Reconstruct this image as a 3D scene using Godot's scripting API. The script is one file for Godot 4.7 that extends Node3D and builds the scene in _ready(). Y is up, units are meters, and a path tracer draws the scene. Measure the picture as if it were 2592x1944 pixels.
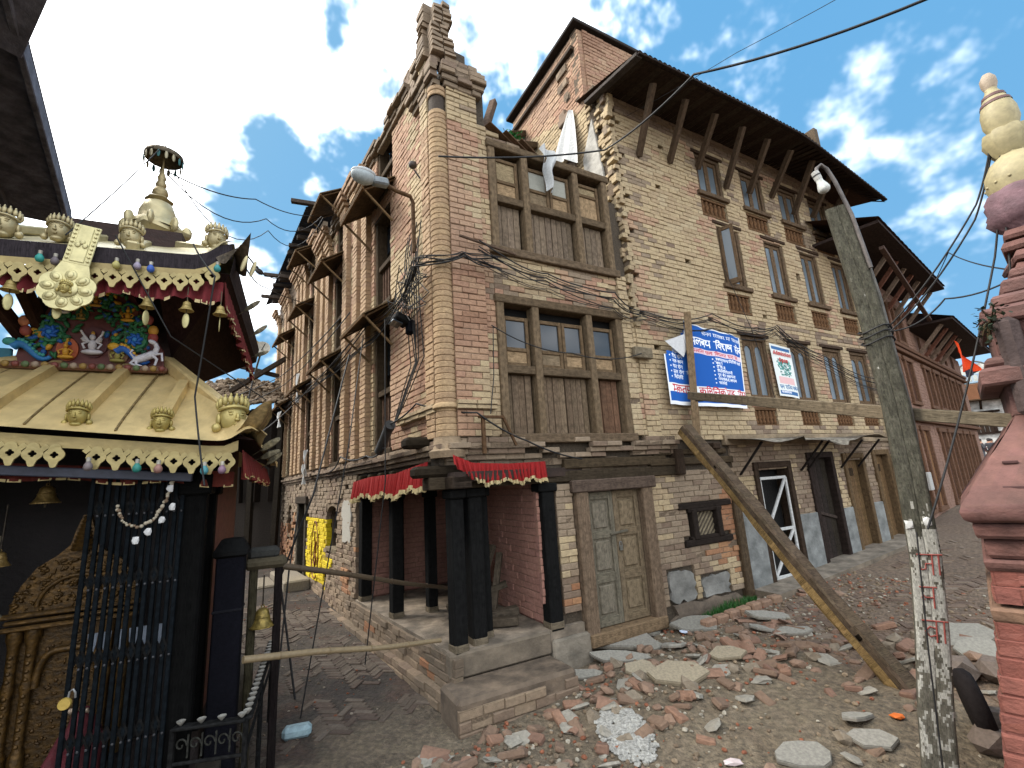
extends Node3D
# A street corner of old brick houses with a small gilded shrine.

var rng := RandomNumberGenerator.new()
var used := {}
var M := {}
var CX := -0.75469
var CZ := -4.94485
var C0 := Vector3(-0.75469, 0, -4.94485)
var dL := Vector3(-sin(0.61804), 0, -cos(0.61804))
var nL := Vector3(-cos(0.61804), 0, sin(0.61804))
var dR := Vector3(cos(0.5044), 0, -sin(0.5044))
var nR := Vector3(sin(0.5044), 0, cos(0.5044))
var FL: Transform3D
var FR: Transform3D
var FX: Transform3D
var FQ: Transform3D
var eye := Vector3(0, 2.1, 0)

static func c(r: float, g: float, b: float) -> Color:
	return Color(r / 255.0, g / 255.0, b / 255.0).srgb_to_linear()

class MB:
	var v := PackedVector3Array()
	var n := PackedVector3Array()
	var col := PackedColorArray()
	var uv := PackedVector2Array()
	var xf := Transform3D.IDENTITY
	var flip := false
	func at(t: Transform3D) -> MB:
		xf = t
		flip = t.basis.determinant() < 0.0
		return self
	func t3(a: Vector3, b: Vector3, cc: Vector3, na: Vector3, nb: Vector3, nc: Vector3, cl: Color, ua := Vector2.ZERO, ub := Vector2.ZERO, uc := Vector2.ZERO) -> void:
		v.append(xf * a); n.append((xf.basis * na).normalized()); uv.append(ua)
		if flip:
			v.append(xf * b); n.append((xf.basis * nb).normalized()); uv.append(ub)
			v.append(xf * cc); n.append((xf.basis * nc).normalized()); uv.append(uc)
		else:
			v.append(xf * cc); n.append((xf.basis * nc).normalized()); uv.append(uc)
			v.append(xf * b); n.append((xf.basis * nb).normalized()); uv.append(ub)
		col.append(cl); col.append(cl); col.append(cl)
	func tri(a: Vector3, b: Vector3, cc: Vector3, cl: Color) -> void:
		var m := (b - a).cross(cc - a).normalized()
		t3(a, b, cc, m, m, m, cl, Vector2(a.x, a.y), Vector2(b.x, b.y), Vector2(cc.x, cc.y))
	func quad(a: Vector3, b: Vector3, cc: Vector3, d: Vector3, cl: Color) -> void:
		var m := (cc - a).cross(d - b).normalized()
		var w := a.distance_to(b)
		var h := b.distance_to(cc)
		var o := Vector2(fposmod(a.x * 3.7 + a.z * 1.3, 1.0), fposmod(a.y * 2.3 + a.z, 1.0))
		var u := [Vector2(0, 0), Vector2(w, 0), Vector2(w, h), Vector2(0, h)]
		if w > h:
			u = [Vector2(0, 0), Vector2(0, w), Vector2(h, w), Vector2(h, 0)]
		t3(a, b, cc, m, m, m, cl, u[0] + o, u[1] + o, u[2] + o)
		t3(a, cc, d, m, m, m, cl, u[0] + o, u[2] + o, u[3] + o)
	func qo(a: Vector3, b: Vector3, cc: Vector3, d: Vector3, ctr: Vector3, cl: Color) -> void:
		if (cc - a).cross(d - b).dot((a + b + cc + d) * 0.25 - ctr) < 0.0:
			quad(a, d, cc, b, cl)
		else:
			quad(a, b, cc, d, cl)
	func qs(a: Vector3, b: Vector3, cc: Vector3, d: Vector3, na: Vector3, nb: Vector3, nc: Vector3, nd: Vector3, cl: Color, ua := Vector2.ZERO, ub := Vector2.ZERO, uc := Vector2.ZERO, ud := Vector2.ZERO) -> void:
		t3(a, b, cc, na, nb, nc, cl, ua, ub, uc)
		t3(a, cc, d, na, nc, nd, cl, ua, uc, ud)
	func box(ctr: Vector3, s: Vector3, cl: Color, bs := Basis.IDENTITY) -> void:
		cbox(ctr, s, cl, 0.0, bs)
	func cbox(ctr: Vector3, s: Vector3, cl: Color, b: float, bs := Basis.IDENTITY) -> void:
		var h := s * 0.5
		for ax in 3:
			var a1 := (ax + 1) % 3
			var a2 := (ax + 2) % 3
			for sg in [-1.0, 1.0]:
				var q := []
				for k in [[-1, -1], [1, -1], [1, 1], [-1, 1]]:
					var p := Vector3.ZERO
					p[ax] = h[ax] * sg
					p[a1] = (h[a1] - b) * k[0]
					p[a2] = (h[a2] - b) * k[1]
					q.append(ctr + bs * p)
				qo(q[0], q[1], q[2], q[3], ctr, cl)
			if b > 0.0:
				for sa in [-1.0, 1.0]:
					for sb in [-1.0, 1.0]:
						var q := []
						for k in [[0, -1.0], [0, 1.0], [1, 1.0], [1, -1.0]]:
							var p := Vector3.ZERO
							p[a1] = (h[a1] - (b if k[0] == 1 else 0.0)) * sa
							p[a2] = (h[a2] - (b if k[0] == 0 else 0.0)) * sb
							p[ax] = (h[ax] - b) * k[1]
							q.append(ctr + bs * p)
						qo(q[0], q[1], q[2], q[3], ctr, cl)
		if b > 0.0:
			for sx in [-1.0, 1.0]:
				for sy in [-1.0, 1.0]:
					for sz in [-1.0, 1.0]:
						var a := ctr + bs * Vector3(h.x * sx, (h.y - b) * sy, (h.z - b) * sz)
						var d := ctr + bs * Vector3((h.x - b) * sx, h.y * sy, (h.z - b) * sz)
						var e := ctr + bs * Vector3((h.x - b) * sx, (h.y - b) * sy, h.z * sz)
						if (d - a).cross(e - a).dot(a - ctr) < 0.0:
							tri(a, e, d, cl)
						else:
							tri(a, d, e, cl)
	func bar(a: Vector3, b: Vector3, w: float, t: float, cl: Color, up := Vector3.UP, bev := 0.006) -> void:
		var y := (b - a).normalized()
		var x := up.cross(y)
		if x.length() < 0.01:
			x = Vector3(1, 0, 0).cross(y)
		x = x.normalized()
		cbox((a + b) * 0.5, Vector3(w, a.distance_to(b), t), cl, minf(bev, minf(w, t) * 0.3), Basis(x, y, x.cross(y)))
	func tube(pts: Array, r: float, cl: Color, sides := 6, r2 := -1.0) -> void:
		var ring0 := []
		var nr0 := []
		var x := Vector3.ZERO
		for i in pts.size():
			var p: Vector3 = pts[i]
			var d: Vector3 = (pts[mini(i + 1, pts.size() - 1)] - pts[maxi(i - 1, 0)]).normalized()
			if x == Vector3.ZERO:
				x = d.cross(Vector3(0.31, 0.9, 0.27)).normalized()
			x = (x - d * x.dot(d)).normalized()
			var y := d.cross(x)
			var ring := []
			var nr := []
			var rr := r if r2 < 0.0 else lerpf(r, r2, float(i) / (pts.size() - 1))
			for k in sides + 1:
				var a := TAU * k / sides
				var m := x * cos(a) + y * sin(a)
				ring.append(p + m * rr)
				nr.append(m)
			if i > 0:
				for k in sides:
					qs(ring0[k], ring0[k + 1], ring[k + 1], ring[k], nr0[k], nr0[k + 1], nr[k + 1], nr[k], cl, Vector2(k * 0.1, i * 0.3 - 0.3), Vector2(k * 0.1 + 0.1, i * 0.3 - 0.3), Vector2(k * 0.1 + 0.1, i * 0.3), Vector2(k * 0.1, i * 0.3))
			if (i == 0 or i == pts.size() - 1) and r > 0.006:
				for k in sides:
					if i == 0:
						tri(p, ring[k + 1], ring[k], cl)
					else:
						tri(p, ring[k], ring[k + 1], cl)
			ring0 = ring
			nr0 = nr
	func lathe(prof: Array, cl: Color, o := Vector3.ZERO, sides := 16, bs := Basis.IDENTITY, smooth := true, a0 := 0.0, a1 := TAU, lob := 0.0, nlob := 8) -> void:
		for i in prof.size() - 1:
			var p: Vector2 = prof[i]
			var q: Vector2 = prof[i + 1]
			var nn := Vector2(q.y - p.y, p.x - q.x)
			if nn.length() < 1e-7:
				continue
			nn = nn.normalized()
			var np := nn
			var nq := nn
			if smooth:
				if i > 0:
					var g := Vector2(p.y - prof[i - 1].y, prof[i - 1].x - p.x).normalized()
					if g.dot(nn) > 0.5: np = (g + nn).normalized()
				if i < prof.size() - 2:
					var g := Vector2(prof[i + 2].y - q.y, q.x - prof[i + 2].x).normalized()
					if g.dot(nn) > 0.5: nq = (g + nn).normalized()
			for k in sides:
				var t0 := lerpf(a0, a1, float(k) / sides)
				var t1 := lerpf(a0, a1, float(k + 1) / sides)
				var l0 := 1.0 + lob * absf(sin(t0 * nlob * 0.5))
				var l1 := 1.0 + lob * absf(sin(t1 * nlob * 0.5))
				var u0 := Vector3(cos(t0), 0, sin(t0))
				var u1 := Vector3(cos(t1), 0, sin(t1))
				var up := Vector3.UP
				qs(o + bs * (u0 * p.x * l0 + up * p.y), o + bs * (u0 * q.x * l0 + up * q.y), o + bs * (u1 * q.x * l1 + up * q.y), o + bs * (u1 * p.x * l1 + up * p.y),
					bs * (u0 * np.x + up * np.y), bs * (u0 * nq.x + up * nq.y), bs * (u1 * nq.x + up * nq.y), bs * (u1 * np.x + up * np.y), cl,
					Vector2(t0 * p.x, p.y), Vector2(t0 * p.x, q.y), Vector2(t1 * p.x, q.y), Vector2(t1 * p.x, p.y))
	func ball(o: Vector3, r: Vector3, cl: Color, sides := 10, rings := 6, bs := Basis.IDENTITY) -> void:
		for i in rings:
			var f0 := PI * i / rings
			var f1 := PI * (i + 1) / rings
			for k in sides:
				var t0 := TAU * k / sides
				var t1 := TAU * (k + 1) / sides
				var a := [Vector3(sin(f0) * cos(t0), cos(f0), sin(f0) * sin(t0)), Vector3(sin(f0) * cos(t1), cos(f0), sin(f0) * sin(t1)), Vector3(sin(f1) * cos(t1), cos(f1), sin(f1) * sin(t1)), Vector3(sin(f1) * cos(t0), cos(f1), sin(f1) * sin(t0))]
				var m := []
				for p in a: m.append(bs * (p / r).normalized())
				qs(o + bs * (a[0] * r), o + bs * (a[1] * r), o + bs * (a[2] * r), o + bs * (a[3] * r), m[0], m[1], m[2], m[3], cl)
	func prism(poly: PackedVector2Array, z0: float, z1: float, cl: Color, bs := Basis.IDENTITY, o := Vector3.ZERO, cap := Color(-1, 0, 0)) -> void:
		var pp := poly
		if Geometry2D.is_polygon_clockwise(pp):
			pp = poly.duplicate()
			pp.reverse()
		var cc := cl if cap.r < 0.0 else cap
		var ids := Geometry2D.triangulate_polygon(pp)
		for i in range(0, ids.size(), 3):
			var a := pp[ids[i]]
			var b := pp[ids[i + 1]]
			var d := pp[ids[i + 2]]
			if (b - a).cross(d - a) < 0.0:
				var tmp := b
				b = d
				d = tmp
			tri(o + bs * Vector3(a.x, a.y, z1), o + bs * Vector3(b.x, b.y, z1), o + bs * Vector3(d.x, d.y, z1), cc)
			tri(o + bs * Vector3(a.x, a.y, z0), o + bs * Vector3(d.x, d.y, z0), o + bs * Vector3(b.x, b.y, z0), cl)
		for i in pp.size():
			var a := pp[i]
			var b := pp[(i + 1) % pp.size()]
			quad(o + bs * Vector3(a.x, a.y, z0), o + bs * Vector3(b.x, b.y, z0), o + bs * Vector3(b.x, b.y, z1), o + bs * Vector3(a.x, a.y, z1), cl)
	# a raised rib: rectangular section carried along pts
	func rib(pts: Array, side: Vector3, up: Vector3, cl: Color) -> void:
		for i in pts.size() - 1:
			var a: Vector3 = pts[i]
			var b: Vector3 = pts[i + 1]
			quad(a - side + up, b - side + up, b + side + up, a + side + up, cl)
			quad(a - side * 1.15 - up, b - side * 1.15 - up, b - side + up, a - side + up, cl)
			quad(a + side + up, b + side + up, b + side * 1.15 - up, a + side * 1.15 - up, cl)
		var e: Vector3 = pts[0]
		quad(e - side * 1.15 - up, e - side + up, e + side + up, e + side * 1.15 - up, cl)
	func sheet(nx: int, ny: int, f: Callable, cl: Color, cf = null) -> void:
		var p := []
		for j in ny + 1:
			for i in nx + 1:
				p.append(f.call(float(i) / nx, float(j) / ny))
		var nn := []
		for j in ny + 1:
			for i in nx + 1:
				var du: Vector3 = p[j * (nx + 1) + mini(i + 1, nx)] - p[j * (nx + 1) + maxi(i - 1, 0)]
				var dv: Vector3 = p[mini(j + 1, ny) * (nx + 1) + i] - p[maxi(j - 1, 0) * (nx + 1) + i]
				nn.append(du.cross(dv).normalized())
		for j in ny:
			for i in nx:
				var a := j * (nx + 1) + i
				var b := a + 1
				var d := a + nx + 1
				var e := d + 1
				var k: Color = cf.call((i + 0.5) / nx, (j + 0.5) / ny) if cf != null else cl
				qs(p[a], p[b], p[e], p[d], nn[a], nn[b], nn[e], nn[d], k, Vector2(float(i) / nx, float(j) / ny), Vector2(float(i + 1) / nx, float(j) / ny), Vector2(float(i + 1) / nx, float(j + 1) / ny), Vector2(float(i) / nx, float(j + 1) / ny))
	func rock(o: Vector3, s: Vector3, cl: Color, r: RandomNumberGenerator, bs := Basis.IDENTITY, flat := 0.25) -> void:
		var dirs := [Vector3(1, 0, 0), Vector3(-1, 0, 0), Vector3(0, 1, 0), Vector3(0, -1, 0), Vector3(0, 0, 1), Vector3(0, 0, -1)]
		var key := {}
		var g := func(d: Vector3) -> Vector3:
			var k := d.snapped(Vector3(0.01, 0.01, 0.01))
			if not key.has(k):
				var m := d / maxf(absf(d.x), maxf(absf(d.y), absf(d.z)))
				key[k] = o + bs * (d.lerp(m, 0.6) * s * 0.5 * r.randf_range(1.0 - flat, 1.0 + flat * 0.4))
			return key[k]
		for sx in 2:
			for sy in 2:
				for sz in 2:
					var a: Vector3 = dirs[sx]
					var b: Vector3 = dirs[2 + sy]
					var d: Vector3 = dirs[4 + sz]
					var ab := (a + b).normalized()
					var bd := (b + d).normalized()
					var da := (d + a).normalized()
					for t in [[a, ab, da], [ab, b, bd], [da, bd, d], [ab, bd, da]]:
						var p: Vector3 = g.call(t[0])
						var q: Vector3 = g.call(t[1])
						var w: Vector3 = g.call(t[2])
						if (q - p).cross(w - p).dot(p + q + w - o * 3.0) < 0.0:
							tri(p, w, q, cl)
						else:
							tri(p, q, w, cl)
	func mesh(inv := Transform3D.IDENTITY) -> ArrayMesh:
		var m := ArrayMesh.new()
		if v.is_empty():
			return m
		var vv := v
		var nn := n
		if inv != Transform3D.IDENTITY:
			vv = inv * v
			nn = Transform3D(inv.basis, Vector3.ZERO) * n
		var ar := []
		ar.resize(Mesh.ARRAY_MAX)
		ar[Mesh.ARRAY_VERTEX] = vv
		ar[Mesh.ARRAY_NORMAL] = nn
		ar[Mesh.ARRAY_COLOR] = col
		ar[Mesh.ARRAY_TEX_UV] = uv
		m.add_surface_from_arrays(Mesh.PRIMITIVE_TRIANGLES, ar)
		return m

func numbered(called: String, parent: Node = self) -> String:
	var key := str(parent.get_instance_id()) + called
	var k: int = used.get(key, 0)
	used[key] = k + 1
	return called if k == 0 else "%s_%03d" % [called, k]

func thing(called: String, label: String, category: String, at := Vector3.ZERO, turn := 0.0, group := "") -> Node3D:
	var o := Node3D.new()
	o.name = numbered(called)
	add_child(o, true)
	o.position = at
	o.rotation.y = turn
	tag(o, label, category, group)
	return o

func tag(o: Node, label: String, category: String, group := "") -> void:
	o.set_meta("label", label)
	o.set_meta("category", category)
	if group != "":
		o.set_meta("group", group)

func up_to_root(p: Node3D) -> Transform3D:
	var t := Transform3D.IDENTITY
	var q: Node = p
	while q != self and q is Node3D:
		t = q.transform * t
		q = q.get_parent()
	return t

# commits the collected world-space shape as ONE mesh under parent
func obj(called: String, m: MB, material: Material, parent: Node3D = self, kind := "", local := false) -> MeshInstance3D:
	var o := MeshInstance3D.new()
	o.name = numbered(called, parent)
	o.mesh = m.mesh() if local or parent == self else m.mesh(up_to_root(parent).affine_inverse())
	o.material_override = material
	parent.add_child(o, true)
	if kind != "":
		o.set_meta("kind", kind)
	return o

# a top-level thing of one mesh: the mesh's origin lies at "at"
func solo(called: String, m: MB, material: Material, label: String, category: String, group := "") -> MeshInstance3D:
	var lo := Vector3(INF, INF, INF)
	var hi := -lo
	for p in m.v:
		lo = lo.min(p)
		hi = hi.max(p)
	var at := Vector3((lo.x + hi.x) * 0.5, lo.y, (lo.z + hi.z) * 0.5)
	var o := MeshInstance3D.new()
	o.name = numbered(called)
	o.mesh = m.mesh(Transform3D(Basis.IDENTITY, -at))
	o.material_override = material
	add_child(o, true)
	o.position = at
	tag(o, label, category, group)
	return o

func dup(src: Node3D, t: Transform3D, label: String, group := "") -> Node3D:
	var d: Node3D = src.duplicate()
	var nm := String(src.name)
	if nm.length() > 4 and nm[nm.length() - 4] == "_" and nm.substr(nm.length() - 3).is_valid_int():
		nm = nm.substr(0, nm.length() - 4)
	d.name = numbered(nm)
	add_child(d, true)
	d.transform = t
	d.set_meta("label", label)
	if group != "":
		d.set_meta("group", group)
	return d

func noise_tex(freq: float, oct: int, sd: int, lo: float, hi: float, normal := false, strength := 4.0, sx := 512, sy := 512, kind := FastNoiseLite.TYPE_SIMPLEX_SMOOTH) -> NoiseTexture2D:
	var f := FastNoiseLite.new()
	f.noise_type = kind
	f.frequency = freq
	f.fractal_octaves = oct
	f.fractal_gain = 0.6
	f.seed = sd
	var t := NoiseTexture2D.new()
	t.width = sx
	t.height = sy
	t.seamless = true
	t.noise = f
	if normal:
		t.as_normal_map = true
		t.bump_strength = strength
	else:
		var g := Gradient.new()
		g.set_color(0, Color(lo, lo, lo))
		g.set_color(1, Color(hi, hi, hi))
		t.color_ramp = g
	return t

func mat(rough: float, metal: float, tex: Texture2D, nrm: Texture2D, scale: float, nscale := 1.0, tri := true) -> StandardMaterial3D:
	var m := StandardMaterial3D.new()
	m.vertex_color_use_as_albedo = true
	m.roughness = rough
	m.metallic = metal
	m.albedo_texture = tex
	if nrm:
		m.normal_enabled = true
		m.normal_texture = nrm
		m.normal_scale = nscale
	if tri:
		m.uv1_triplanar = true
		m.uv1_world_triplanar = true
	m.uv1_scale = Vector3.ONE * scale
	m.cull_mode = BaseMaterial3D.CULL_DISABLED
	return m

func plainm(col: Color, rough: float, metal := 0.0) -> StandardMaterial3D:
	var m := StandardMaterial3D.new()
	m.albedo_color = col
	m.roughness = rough
	m.metallic = metal
	m.cull_mode = BaseMaterial3D.CULL_DISABLED
	return m

func make_materials() -> void:
	var grit := noise_tex(0.02, 6, 3, 0.76, 1.0)
	var gritn := noise_tex(0.035, 5, 4, 0, 1, true, 6.0)
	var blot := noise_tex(0.008, 6, 5, 0.5, 1.0)
	var earth := noise_tex(0.03, 7, 8, 0.55, 1.0)
	var earthn := noise_tex(0.05, 6, 9, 0, 1, true, 9.0)
	M.brick = mat(0.93, 0.0, grit, gritn, 1.7, 0.8)
	M.mortar = mat(0.97, 0.0, earth, earthn, 2.0, 1.0)
	M.plaster = mat(0.92, 0.0, blot, gritn, 0.7, 0.5)
	M.earth = mat(0.97, 0.0, earth, earthn, 0.8, 1.0)
	M.stone = mat(0.9, 0.0, grit, gritn, 2.6, 0.7)
	M.bead = mat(0.55, 0.0, grit, null, 3.0)
	# wood: grain runs along v
	var im := Image.create_empty(256, 512, false, Image.FORMAT_RGB8)
	var f := FastNoiseLite.new()
	f.noise_type = FastNoiseLite.TYPE_SIMPLEX
	f.frequency = 1.0
	f.fractal_octaves = 4
	for y in 512:
		for x in 256:
			var wy := absf(float(y) / 256.0 - 1.0)
			var wx := absf(float(x) / 128.0 - 1.0)
			var s := f.get_noise_2d(wx * 34.0 + sin(wy * 5.0) * 0.25, wy * 1.4) * 0.5 + 0.5
			var q := f.get_noise_2d(wx * 90.0 + 40.0, wy * 3.0) * 0.5 + 0.5
			var l := f.get_noise_2d(wx * 3.0, wy * 3.0 + 90.0) * 0.5 + 0.5
			var k := clampf(0.5 + 0.28 * s + 0.16 * q + 0.25 * l - 0.18 * smoothstep(0.62, 0.72, q), 0.0, 1.0)
			im.set_pixel(x, y, Color(k, k, k * 0.99))
	var wood := ImageTexture.create_from_image(im)
	var bim: Image = im.duplicate()
	bim.convert(Image.FORMAT_RGBA8)
	bim.bump_map_to_normal_map(6.0)
	var woodn := ImageTexture.create_from_image(bim)
	M.wood = mat(0.82, 0.0, wood, woodn, 1.6, 0.7, false)
	M.paintwood = mat(0.6, 0.0, wood, woodn, 1.6, 0.35, false)
	M.cloth = mat(0.95, 0.0, noise_tex(0.05, 3, 12, 0.82, 1.0), null, 1.0)
	M.cloth.backlight_enabled = true
	M.cloth.backlight = Color(0.12, 0.1, 0.1)
	M.gold = mat(0.46, 0.4, noise_tex(0.014, 7, 15, 0.74, 1.0), noise_tex(0.02, 4, 16, 0, 1, true, 4.0), 0.9, 0.4)
	M.oldgold = mat(0.5, 0.5, noise_tex(0.02, 5, 17, 0.35, 1.0), gritn, 2.0, 0.6)
	M.metal = mat(0.6, 0.35, noise_tex(0.01, 5, 19, 0.6, 1.0), null, 1.5)
	M.iron = mat(0.5, 0.3, noise_tex(0.02, 5, 21, 0.4, 1.0), null, 2.0)
	M.rust = mat(0.85, 0.2, noise_tex(0.015, 6, 22, 0.45, 1.0), gritn, 1.5, 0.4)
	M.paint = mat(0.62, 0.0, noise_tex(0.02, 4, 23, 0.75, 1.0), null, 2.0)
	M.redpaint = mat(0.8, 0.0, noise_tex(0.012, 6, 25, 0.6, 1.0), gritn, 1.3, 0.5)
	M.leaf = mat(0.6, 0.0, noise_tex(0.03, 3, 27, 0.7, 1.0), null, 3.0)
	M.leaf.backlight_enabled = true
	M.leaf.backlight = Color(0.1, 0.16, 0.04)
	for k in ["iron", "paintwood", "wood", "stone", "rust"]:
		M[k].metallic_specular = 0.18
	M.iron.metallic = 0.0
	M.iron.roughness = 0.75
	M.paintwood.roughness = 0.85
	M.wire = plainm(Color(0.055, 0.055, 0.06), 0.7)
	M.void = plainm(Color(0.03, 0.028, 0.026), 0.95)
	M.glass = plainm(Color(0.16, 0.19, 0.22), 0.08, 0.0)
	M.dustglass = plainm(Color(0.36, 0.4, 0.43), 0.25, 0.0)
	M.paper = mat(0.8, 0.0, noise_tex(0.02, 3, 29, 0.88, 1.0), null, 2.0)
	M.skin = mat(0.7, 0.0, noise_tex(0.02, 3, 31, 0.85, 1.0), null, 2.0)

func ground_h(x: float, z: float) -> float:
	var p := Vector3(x - CX, 0, z - CZ)
	var a := maxf(0.0, p.dot(dR) - 0.8) * 0.075
	a = 1.3 * (1.0 - exp(-a / 1.1)) if a > 0.0 else 0.0
	return a + 0.035 * clampf(p.dot(dL), 0.0, 14.0)

func R3(s: float, h: float, o := 0.0) -> Vector3:
	return FR * Vector3(s, h, o)

func L3(s: float, h: float, o := 0.0) -> Vector3:
	return FL * Vector3(s, h, o)

func rbox(m: MB, F: Transform3D, s0: float, s1: float, h0: float, h1: float, o0: float, o1: float, cl: Color, b := 0.0) -> void:
	m.at(F)
	m.cbox(Vector3((s0 + s1) * 0.5, (h0 + h1) * 0.5, (o0 + o1) * 0.5), Vector3(absf(s1 - s0), absf(h1 - h0), absf(o1 - o0)), cl, b)
	m.at(Transform3D.IDENTITY)

# ---------- bricks ----------
var bed := MB.new()
var variants := {}   # palette -> [[ArrayMesh, MB], ...]

func brick_shape(tone: Color, sd: int) -> MB:
	var r := RandomNumberGenerator.new()
	r.seed = sd
	var m := MB.new()
	var j := func(x: float, y: float, z: float) -> Vector3:
		return Vector3(x + r.randf_range(-0.018, 0.018), y + r.randf_range(-0.05, 0.05), z)
	var bx := 0.03
	var by := 0.1
	var zf := [0.5 + r.randf_range(-0.05, 0.05), 0.5 + r.randf_range(-0.05, 0.05), 0.5 + r.randf_range(-0.05, 0.05), 0.5 + r.randf_range(-0.05, 0.05)]
	var f := [j.call(-0.5 + bx, -0.5 + by, zf[0]), j.call(0.5 - bx, -0.5 + by, zf[1]), j.call(0.5 - bx, 0.5 - by, zf[2]), j.call(-0.5 + bx, 0.5 - by, zf[3])]
	var e := [Vector3(-0.5, -0.5, 0.42), Vector3(0.5, -0.5, 0.42), Vector3(0.5, 0.5, 0.42), Vector3(-0.5, 0.5, 0.42)]
	m.quad(f[0], f[1], f[2], f[3], tone)
	for k in 4:
		var q := (k + 1) % 4
		m.quad(e[k], e[q], f[q], f[k], tone * Color(0.96, 0.96, 0.96))
		var b0: Vector3 = e[k]
		var b1: Vector3 = e[q]
		m.quad(Vector3(b0.x, b0.y, -0.5), Vector3(b1.x, b1.y, -0.5), b1, b0, tone * Color(0.92, 0.92, 0.92))
	return m

func palette(called: String, tones: Array) -> void:
	var l := []
	for i in tones.size():
		for k in 2:
			var m := brick_shape(tones[i], hash(called) % 1000 + i * 7 + k)
			l.append([m.mesh(), m])
	variants[called] = l

# one brick record: [transform incl. size (root space), variant list name, index]
func put_brick(list: Array, F: Transform3D, ctr: Vector3, size: Vector3, pal: String, tone: float, tilt := 0.0) -> void:
	var n: int = variants[pal].size()
	var k := clampi(int(tone * n + rng.randf_range(-1.6, 1.6)), 0, n - 1)
	var b := Basis.from_scale(size)
	b = Basis(Vector3(0, 0, 1), rng.randf_range(-0.012, 0.012) + tilt) * b
	if F.basis.determinant() < 0.0:
		b.x = -b.x
	list.append([F * Transform3D(b, ctr), pal, k])

func courses(list: Array, F: Transform3D, s0: float, s1: float, h0: float, h1: float, o: float, opens: Array, pal: String, tonef = null, bl := 0.2, ch := 0.075, jig := 0.006, dep := 0.07, keep = null) -> void:
	dep = minf(dep, 0.1)
	var rows := maxi(1, int(round((h1 - h0) / ch)))
	var hh := (h1 - h0) / rows
	for r in rows:
		var y := h0 + (r + 0.5) * hh
		var free := [[s0, s1]]
		for op in opens:
			if y > op[2] and y < op[3]:
				var nf := []
				for sp in free:
					if op[1] <= sp[0] or op[0] >= sp[1]:
						nf.append(sp)
					else:
						if op[0] - sp[0] > 0.03: nf.append([sp[0], op[0]])
						if sp[1] - op[1] > 0.03: nf.append([op[1], sp[1]])
				free = nf
		for sp in free:
			var x: float = sp[0]
			var first := true
			while x < sp[1] - 0.01:
				var w := bl * rng.randf_range(0.92, 1.06)
				if first and r % 2 == 1:
					w *= 0.55
				if sp[1] - (x + w) < bl * 0.4:
					w = sp[1] - x if sp[1] - x < bl * 1.3 else (sp[1] - x) * 0.5
				w = minf(w, sp[1] - x)
				first = false
				var mid := x + w * 0.5
				if keep == null or keep.call(mid, y):
					var t := 0.5
					var pl := pal
					if tonef != null:
						var tv = tonef.call(mid, y)
						if tv is Array:
							pl = tv[0]
							t = tv[1]
						else:
							t = tv
					put_brick(list, F, Vector3(mid, y + 0.012 * big.get_noise_2d(mid * 25.0 + 500.0, y * 12.0), o - dep * 0.5 + rng.randf_range(-jig, jig)), Vector3(w - 0.004, hh - 0.0045, dep), pl, t)
					var z := o - 0.012
					var hw := w * 0.5
					bed.at(F)
					bed.quad(Vector3(mid - hw, y - hh * 0.5, z), Vector3(mid + hw, y - hh * 0.5, z), Vector3(mid + hw, y + hh * 0.5, z), Vector3(mid - hw, y + hh * 0.5, z), c(190, 164, 30) if pl == "yellowpaint" else c(134, 115, 94))
					bed.at(Transform3D.IDENTITY)
				x += w

# the bricks that show largest become parts, the rest one stuff part
func lay(list: Array, house: Node3D, most: int) -> void:
	var rate := []
	for b in list:
		var t: Transform3D = b[0]
		var to := eye - t.origin
		var dist := to.length()
		var face := t.basis.z.normalized().dot(to / dist)
		rate.append([t.basis.x.length() * maxf(face, 0.02) / dist - (10.0 if to.dot(t.basis.z) < 0.0 else 0.0), rate.size()])
	rate.sort_custom(func(a, b): return a[0] > b[0])
	var inv := up_to_root(house).affine_inverse()
	var m := MB.new()
	for i in rate.size():
		var b = list[rate[i][1]]
		var va = variants[b[1]][b[2]]
		if i < most:
			var o := MeshInstance3D.new()
			o.name = numbered("brick", house)
			o.mesh = va[0]
			o.material_override = M.brick
			o.transform = inv * (b[0] as Transform3D)
			house.add_child(o, true)
		else:
			var src: MB = va[1]
			var t: Transform3D = b[0]
			m.v.append_array(t * src.v)
			var nb := Transform3D(t.basis.inverse().transposed(), Vector3.ZERO)
			m.n.append_array(nb * src.n)
			m.col.append_array(src.col)
			m.uv.append_array(src.uv)
	for i in m.n.size():
		m.n[i] = m.n[i].normalized()
	if m.v.size() > 0:
		obj("brickwork", m, M.brick, house, "stuff")
	lay_bed(house)

func lay_bed(house: Node3D) -> void:
	if bed.v.size() > 0:
		obj("mortar_bed", bed, M.mortar, house, "stuff")
	bed = MB.new()

var big := FastNoiseLite.new()
func stain(x: float, y: float, k := 1.0) -> float:
	return big.get_noise_2d(x * k * 40.0, y * k * 40.0) * 0.9

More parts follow.
